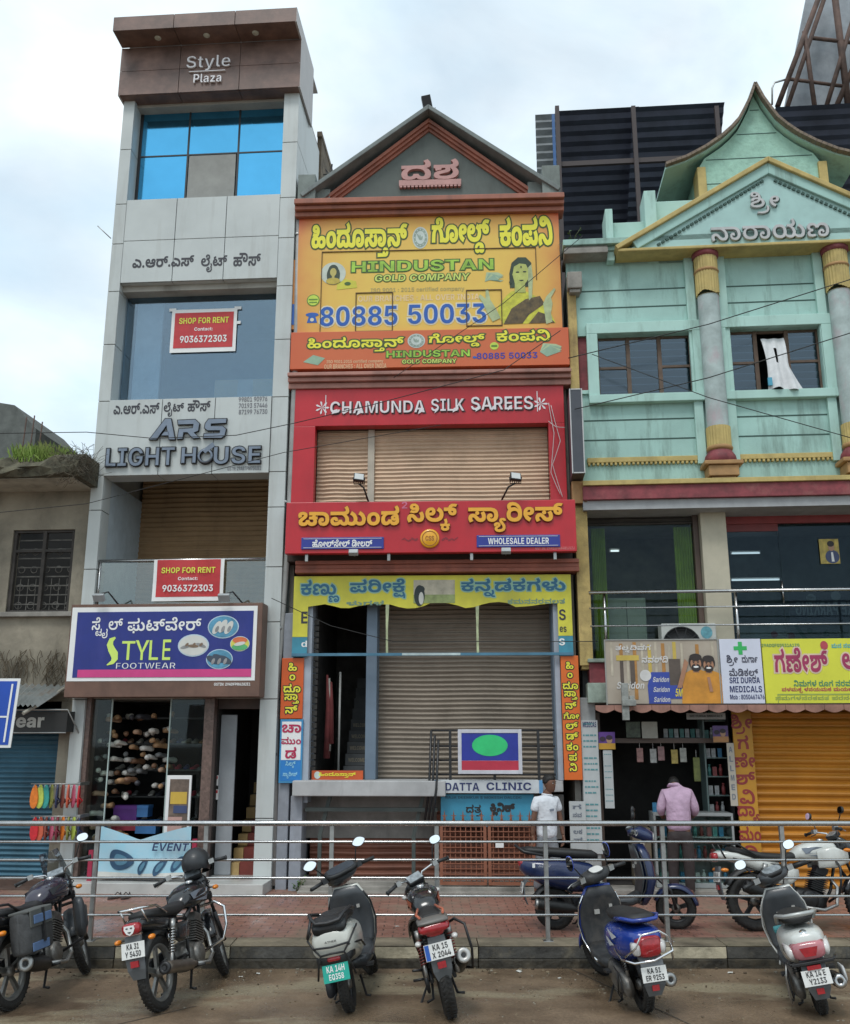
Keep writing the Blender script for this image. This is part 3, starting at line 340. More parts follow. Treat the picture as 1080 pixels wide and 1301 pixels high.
ttaS=36|-61 -94 -21 5 -13 15 -4 20 2 13 3 11 15 14 20 5 12 -2 8 -5 6 -8 2 -10 -8 -16 -9 -5 -13 -2 -17 3 -11 6 6 18 6 -7 13 -3 9 2 2 5 -1 4 -6 1 -11 -5 -5 -18 1 -9 5 -7 20 -2 6 4 5 10 23 0 5 -11 12 -4 10 3 4 10 -5 11 -12 6 10 18 16 -8 11 -12 4 -17 -1 -10 -3 -9 -13 -11 -19 -3 -22 5 -16 18 16 1 -13 -15 -14 -7|-17 -44 0 22 19 1 7 6 -2 19 -6 14 24 8 8 -19 2 -18 -4 -19 -12 -11
pha=215|60 -3 -28 6 -11 7 -12 20 0 25 4 10 15 14 23 5 16 -2 11 -5 6 -9 3 -11 -4 -15 -25 2 -2 11 -6 2 -8 -3 -4 -9 7 -12 21 -4 13 2 9 5 9 19 32 0 8 -20 15 -6 11 3 6 8 1 9 -3 19 -10 18 33 14 13 -25 4 -29 -2 -15 -13 -22 -9 -7 -24 -5 -22 3 -17 10 -14 16 15 -1 -17 -16 -19 -9|94 -36 3 38 32 0 3 -38|111 65 -14 5 -5 13 5 14 14 5 15 -5 5 -14 -5 -13|7 106 0 32 144 0 15 4 5 5 1 6 -4 14 -10 14 28 16 16 -26 5 -24 -2 -14 -9 -14 -18 -10 -31 -3
vaE=216|60 -3 -28 6 -11 7 -12 20 0 25 4 10 15 14 23 5 16 -2 11 -5 6 -9 3 -11 -4 -15 -25 2 -2 11 -6 2 -8 -3 -4 -9 7 -12 21 -4 13 2 9 5 9 19 32 0 8 -20 15 -6 8 1 6 5 4 17 -3 16 -8 16 -14 13 -18 9 45 6 19 -17 12 -20 4 -25 -2 -17 -5 -14 -8 -10 -10 -7 -23 -5 -22 3 -17 10 -14 16 15 -1 -17 -16 -19 -9|7 106 0 32 141 0 19 7 6 15 -5 12 -6 4 -7 1 -14 -4 -5 -5 0 -12 -9 14 10 4 10 -4 5 -10 -5 -10 -6 -3 -17 0 -11 12 -2 9 5 17 16 12 11 4 29 0 12 -5 10 -7 11 -22 2 -13 -4 -19 -10 -15 -10 -6 -29 -7
shaI=173|74 -3 -34 5 -14 6 -10 8 -6 11 -3 13 7 22 18 12 49 16 11 11 3 24 -2 17 -6 16 -12 12 -16 5 -10 -2 -3 -8 4 -7 9 -3 13 5 5 14 27 -2 -7 -19 -11 -13 -14 -7 -16 -2 -22 4 -15 11 -4 9 -1 10 3 15 9 12 14 8 18 2 31 -6 22 -18 13 -27 5 -35 -5 -22 -10 -17 -17 -13 -52 -17 -2 -5 2 -7 10 -5 19 -1 31 4 18 11 7 17 -7 21 -16 13 -20 6 -28 -1 -4 -5 2 -6 -35 -11 -5 20 2 10 7 10 17 9 46 2 40 -11 24 -20 7 -12 6 -27 -3 -17 -7 -15 -13 -13 -18 -9 -23 -6
raS=34|35 -15 -3 -19 -8 -17 -13 -12 -18 -9 -21 -5 -25 -2 -47 6 6 24 40 -5 27 3 20 9 12 13 3 16 -2 16 -7 11 23 12 10 -21
naN=193|130 -3 -23 4 -19 12 -23 27 -10 5 -9 -3 -2 -9 2 -13 8 -13 -32 -13 -11 20 -4 20 6 23 15 14 25 6 25 -6 10 -8 22 -25 9 -7 10 -2 14 6 4 17 -5 22 -15 19 -23 13 -96 0 0 32 142 0 -1 -31 -2 4 20 -16 12 -21 5 -24 -4 -23 -10 -17 -17 -10
raN=173|87 -3 -22 2 -19 5 -16 10 -11 12 -8 16 -2 19 4 22 11 17 20 12 5 -6 -40 0 0 32 127 0 -2 -32 2 4 16 -13 9 -16 3 -20 -2 -18 -7 -16 -11 -13 -15 -9 -20 -6|87 30 23 5 13 14 4 19 -4 20 -14 14 -22 4 -23 -5 -14 -13 -4 -20 2 -16 9 -12 13 -8
ya=346|83 -3 -36 7 -22 17 -13 24 -3 26 2 19 6 17 10 14 15 11 18 6 22 3 35 -7 22 -17 12 -24 4 -26 -2 -20 -7 -17 -10 -14 -15 -10 -17 -7|82 30 19 4 13 12 4 21 -4 22 -12 14 -20 6 -19 -4 -13 -12 -5 -22 5 -22 13 -14|187 -3 -18 2 -16 6 -27 21 13 32 19 -22 10 -5 25 0 9 6 6 9 2 12 -6 23 -14 17 -22 12 16 23 31 -19 13 -11 10 -13 6 -15 2 -17 -4 -25 -11 -19 -18 -13|278 -3 -18 2 -16 6 -27 22 13 31 19 -22 11 -5 24 0 10 6 5 9 2 12 -5 23 -15 17 -21 12 19 31 30 -20 12 -13 15 -31 2 -19 -7 -32 -8 -12 -12 -9 -15 -6|246 147 -2 -14 -9 -14 -18 -10 -61 -3 0 32 34 0 16 4 4 5 1 6 -3 14 -10 14 27 16 17 -26
ta=172|88 -3 -38 4 -24 13 -14 18 -4 23 2 14 34 -5 1 -16 6 -10 13 -7 24 -3 20 2 13 6 7 8 2 10 -6 14 -12 7 -11 1 -9 -2 -3 -4 3 -5 16 0 6 7 2 10 -3 15 -8 9 -11 6 31 10 17 -16 7 -22 0 -5 -16 -24 -14 -10 -24 -4 -16 2 -12 6 -6 9 -3 11 4 14 13 11 22 4 16 -1 15 -6 4 3 14 -7 9 -10 6 -13 1 -26 -4 -11 -16 -17 -23 -10|8 106 0 32 99 0 16 4 4 5 1 6 -3 14 -10 14 27 16 17 -26 4 -24 -2 -14 -9 -14 -18 -10 -30 -3
kaI=158|79 -3 -37 5 -21 15 -7 19 2 13 5 10 11 9 -3 -4 -20 0 0 26 141 0 0 -26 -21 0 -3 4 11 -8 6 -10 2 -13 -6 -20 -22 -15|80 28 13 1 9 5 5 6 2 8 -3 10 -10 7 -16 3 -17 -3 -10 -7 -3 -10 8 -14|52 78 6 10 20 9 13 13 5 17 -2 14 -8 10 -12 4 -9 -3 -3 -7 2 -5 11 -4 15 5 11 13 10 -22 -23 -16 -17 -3 -22 4 -14 11 -4 16 3 14 8 10 14 7 18 3 15 -2 13 -5 10 -9 12 -21 1 -26 -4 -11 -13 -18
laS=14|-61 -15 14 -3 24 -19 -17 0 16 16 9 4 12 2 18 -5 12 -12 4 -16 -4 -18 -9 -14 -11 -11 -15 17 10 11 4 13 -2 9 -9 4 -7 -2 -4 -4 -5 -14 -23 0 -4 14 -11 6 -9 -4 -3 -9 4 -13 11 -11 -16 -17 -16 18 -5 11 -2 14 4 16 12 12
kaV=250|79 -3 -36 5 -22 15 -6 19 1 13 6 10 10 9 -3 -4 -20 0 0 26 52 0 8 4 3 7 -7 11 19 3 15 -3 5 -12 -3 -10 49 0 0 -26 -21 0 -3 4 11 -8 7 -10 2 -13 -7 -20 -9 -8 -29 -11|80 28 14 1 9 5 5 6 1 8 -3 10 -10 7 -16 3 -16 -3 -10 -7 -3 -10 7 -14|9 106 0 32 107 0 0 -32|205 61 -19 3 -15 10 -9 16 -3 25 2 19 5 15 9 13 11 8 15 6 37 -1 15 -5 -15 -23 -21 4 -13 -3 -11 -11 -4 -31 4 -14 11 -6 8 2 3 7 -2 5 -8 6 -89 0 0 32 76 0 24 -2 18 -10 9 -12 3 -16 -3 -16 -9 -12 -13 -7
gaN=175|134 138 0 -33 -2 1 4 0 9 -8 8 -11 8 -27 3 -60 -39 0 0 45 -5 30 -13 23 -8 6 -11 2 -16 -4 -10 -12 -7 -17 -4 -30 -1 -43 -39 0 4 63 4 16 17 25 14 8 7 -6 -47 0 0 32
reph=150|145 106 -93 -1 -6 -4 -2 -6 6 -9 52 -2 0 -31 -40 0 -14 -5 -2 -5 3 -7 20 -5 0 -31 -28 2 -16 6 -12 12 -5 18 3 12 7 11 12 8 -1 -3 -16 14 -5 10 -1 12 3 13 8 11 13 7 17 4 97 1
maE=306|60 -3 -28 6 -11 7 -12 20 0 25 4 10 15 14 23 5 16 -2 11 -5 6 -9 3 -11 -4 -15 -25 2 -2 11 -6 2 -8 -3 -4 -9 7 -12 21 -4 13 2 9 5 9 19 32 0 8 -20 15 -6 8 1 6 5 4 17 -3 16 -8 16 -14 13 -18 9 45 6 19 -17 12 -20 4 -25 -2 -17 -5 -14 -8 -10 -10 -7 -23 -5 -22 3 -17 10 -14 16 15 -1 -17 -16 -19 -9|7 106 0 32 141 0 19 7 6 15 -5 12 -6 4 -7 1 -14 -4 -5 -5 0 -12 -9 14 10 4 10 -4 5 -10 -5 -10 -6 -3 -17 0 -11 12 -2 9 5 17 16 12 11 4 29 0 12 -5 10 -7 11 -22 2 -13 -4 -19 -10 -15 -10 -6 -29 -7|238 -3 -18 2 -16 6 -27 22 14 31 19 -22 10 -5 25 0 9 6 5 9 2 12 -5 23 -15 17 -21 12 19 31 30 -20 12 -13 15 -31 2 -19 -7 -32 -8 -12 -11 -9 -15 -6
saS=35|4 -84 -18 3 -15 8 -22 26 -7 3 -7 -3 -2 -7 7 -22 -23 -10 -7 15 -3 16 3 14 6 10 11 7 15 2 19 -5 35 -33 16 0 5 8 2 14 -5 25 -13 22 23 11 18 -37 1 -36 -9 -20 -8 -6
nnaE=242|55 -3 -22 2 -15 7 -8 10 -2 12 3 15 13 11 20 7 2 -9 -21 6 -12 10 -4 13 2 9 5 8 18 10 24 3 25 -2 20 -8 16 -17 -17 0 14 15 16 8 46 4 20 -4 18 -10 13 -18 5 -25 -2 -15 -5 -13 -9 -12 -13 -9 -18 -6 -22 -2 -22 3 -15 8 -10 12 -1 26 3 9 14 12 20 4 14 -2 10 -5 7 -8 2 -10 -2 -13 -25 1 -1 9 -6 1 -6 -2 -3 -5 5 -9 6 -2 24 1 11 5 6 10 2 15 -3 13 -6 11 -12 7 -27 1 -10 -4 -12 -15 -34 0 -10 15 -9 4 -11 1 -14 -2 -4 -8 3 -7 26 -3 0 -26 -27 -2 -4 -7 3 -6 13 -3 14 2 12 6 16 -24 -30 -11|9 106 0 32 166 0 19 7 6 15 -5 12 -6 4 -7 1 -14 -4 -5 -5 0 -12 -9 14 10 4 10 -4 5 -10 -5 -10 -6 -3 -17 0 -11 12 -2 9 5 17 16 12 11 4 29 0 12 -5 10 -7 11 -22 2 -13 -4 -19 -10 -15 -27 -12
shaV=269|74 -3 -34 5 -14 6 -10 8 -6 11 -2 13 6 22 18 13 49 16 3 8 -2 6 -5 3 -15 0 -5 -3 0 -13 -35 -12 -5 20 6 12 7 5 24 7 16 1 22 -4 16 -11 7 -17 -5 -18 -14 -11 -51 -17 -2 -5 2 -7 10 -5 36 0 25 9 12 18 2 11 -5 22 -11 15 -12 9 -1 7 22 3 25 -16 13 -20 5 -22 -3 -19 -8 -17 -12 -14 -18 -10 -23 -7|8 106 0 32 127 0 0 -32 -43 0 -19 6 -32 -6|223 61 -19 3 -15 10 -9 16 -3 25 2 19 5 15 9 13 11 8 15 6 37 -1 15 -5 -15 -23 -21 4 -13 -3 -11 -11 -4 -31 4 -14 11 -6 8 2 3 7 -2 5 -8 6 -89 0 0 32 76 0 24 -2 18 -10 9 -12 3 -16 -3 -16 -9 -12 -13 -7
vaI=225|58 -3 -27 6 -19 16 -4 11 -1 25 5 10 15 14 23 5 15 -2 11 -5 7 -9 2 -11 -3 -15 -25 2 -2 11 -6 2 -8 -3 -4 -9 2 -7 13 -8 26 1 9 5 8 19 33 0 3 -12 5 -8 18 -6 10 2 8 5 5 12 1 38 -5 20 -18 34 -25 24 -15 6 -16 2 -11 -3 -4 -7 4 -8 8 -2 14 5 5 14 31 -3 -4 -14 -15 -19 -10 -5 -23 -4 -23 4 -9 5 -11 16 0 21 4 9 17 13 29 5 26 -3 22 -7 20 -12 16 -15 14 -19 9 -22 6 -24 1 -44 -3 -14 -9 -21 -14 -13 -16 -6 -16 -2 -22 3 -16 10 -14 16 15 -1 -17 -16 -20 -9
daN=205|57 -3 -20 4 -15 10 -10 18 -3 24 4 25 12 20 20 15 6 -7 -42 0 0 32 159 0 -2 -32 0 3 16 -13 11 -19 3 -24 -3 -24 -10 -18 -16 -10 -20 -4 -21 3 -17 10 -14 16 17 2 -17 -19 -18 -9|65 29 8 2 7 5 6 19 33 0 2 -12 5 -8 15 -6 7 1 10 13 2 12 -4 19 -10 17 -17 11 -24 4 -28 -4 -17 -11 -11 -16 -3 -20 5 -20
daI=205|57 -3 -25 6 -10 8 -12 26 1 35 5 16 19 26 29 18 37 6 26 -4 21 -10 16 -14 -11 17 -17 16 -22 12 -30 5 -16 -1 -9 -4 -6 -6 1 -16 6 -8 -23 -19 -11 14 -6 14 0 28 7 11 23 14 31 4 34 -4 27 -11 20 -15 21 -31 10 -35 3 -32 -6 -38 -7 -13 -10 -8 -26 -7 -21 3 -17 10 -14 16 17 2 -17 -19 -18 -9|65 29 8 2 7 5 6 19 33 0 2 -12 12 -13 15 0 6 5 6 20 -4 19 -10 17 -17 11 -24 4 -28 -4 -17 -11 -11 -16 -3 -20 5 -20
ra=173|87 -3 -22 2 -19 5 -16 10 -11 12 -8 16 -2 19 4 22 11 17 20 12 5 -6 -40 0 0 32 99 0 16 4 5 11 -3 14 -10 14 27 16 17 -26 4 -25 -2 -13 -7 -13 -10 -7 -13 -4 5 3 16 -13 8 -17 3 -21 -2 -18 -7 -16 -11 -13 -15 -9 -20 -6|87 30 23 5 13 14 4 19 -4 20 -14 14 -22 4 -23 -5 -14 -13 -4 -20 2 -16 9 -12 13 -8
va=216|60 -3 -28 6 -11 7 -12 20 0 25 4 10 15 14 23 5 16 -2 11 -5 6 -9 3 -11 -4 -15 -25 2 -2 11 -6 2 -8 -3 -4 -9 7 -12 21 -4 13 2 9 5 9 19 32 0 8 -20 15 -6 8 1 6 5 4 17 -3 16 -8 16 -14 13 -18 9 45 6 19 -18 12 -20 4 -24 -2 -17 -5 -14 -8 -10 -10 -7 -23 -5 -22 3 -17 10 -14 16 15 -1 -17 -16 -19 -9|7 106 0 32 144 0 15 4 5 5 1 6 -4 14 -10 14 28 16 16 -26 5 -24 -2 -14 -9 -14 -18 -10 -31 -3
ddaV=301|57 -3 -20 4 -15 10 -10 18 -3 24 4 25 12 20 20 15 7 -7 -43 0 0 32 163 0 0 -32 -4 0 -1 10 15 -8 10 -13 3 -17 -3 -15 -22 -15 -21 -6 -17 3 -12 10 -5 16 2 12 7 8 11 5 27 0 22 -12 9 -11 6 -13 0 -29 -5 -13 -20 -16 -26 -5 -17 2 -13 5 -22 22 16 2 -17 -19 -18 -9|65 29 15 7 6 17 33 0 8 -18 7 -5 21 1 9 6 3 14 -1 14 -6 10 -10 3 -6 -1 -3 -5 3 -6 14 0 6 4 2 9 -3 11 -9 8 -17 6 -27 2 -31 -3 -18 -10 -12 -17 -3 -21 5 -20|255 61 -19 3 -15 10 -9 16 -3 25 2 19 5 15 9 13 11 8 15 6 37 -1 15 -5 -15 -23 -21 4 -13 -3 -11 -11 -4 -31 4 -14 11 -6 8 2 3 7 -2 5 -8 6 -89 0 0 32 76 0 24 -2 18 -10 9 -12 3 -16 -3 -16 -9 -12 -13 -7
sa=192|130 -3 -23 4 -19 12 -23 27 -10 5 -9 -3 -2 -9 2 -13 8 -13 -32 -13 -11 20 -4 20 6 23 15 14 11 4 14 2 17 -3 16 -9 33 -34 18 -1 9 11 1 9 -3 18 -10 18 32 14 13 -25 5 -27 -4 -22 -10 -16 -17 -10|97 67 -14 5 -5 13 5 14 14 5 14 -5 6 -14 -5 -13|8 106 0 32 120 0 15 4 5 5 1 6 -4 14 -10 14 28 16 16 -26 5 -24 -3 -14 -8 -14 -18 -10 -31 -3
AIT=120|57 -131 -31 6 -19 18 -7 25 5 22 15 16 10 4 12 1 18 -4 10 -11 3 -14 -2 -13 -7 -9 -11 -4 -14 -2 -24 6 2 19 18 -6 11 2 3 7 -2 7 -7 2 -9 -2 -6 -7 -2 -16 2 -9 6 -8 10 -6 16 -2 20 3 16 11 6 21 -4 21 -13 17 11 11 4 11 -4 12 -11 11 18 18 18 -19 5 -20 -4 -16 -8 -10 -2 8 11 -20 4 -25 -2 -17 -5 -13 -10 -11 -13 -9
'''
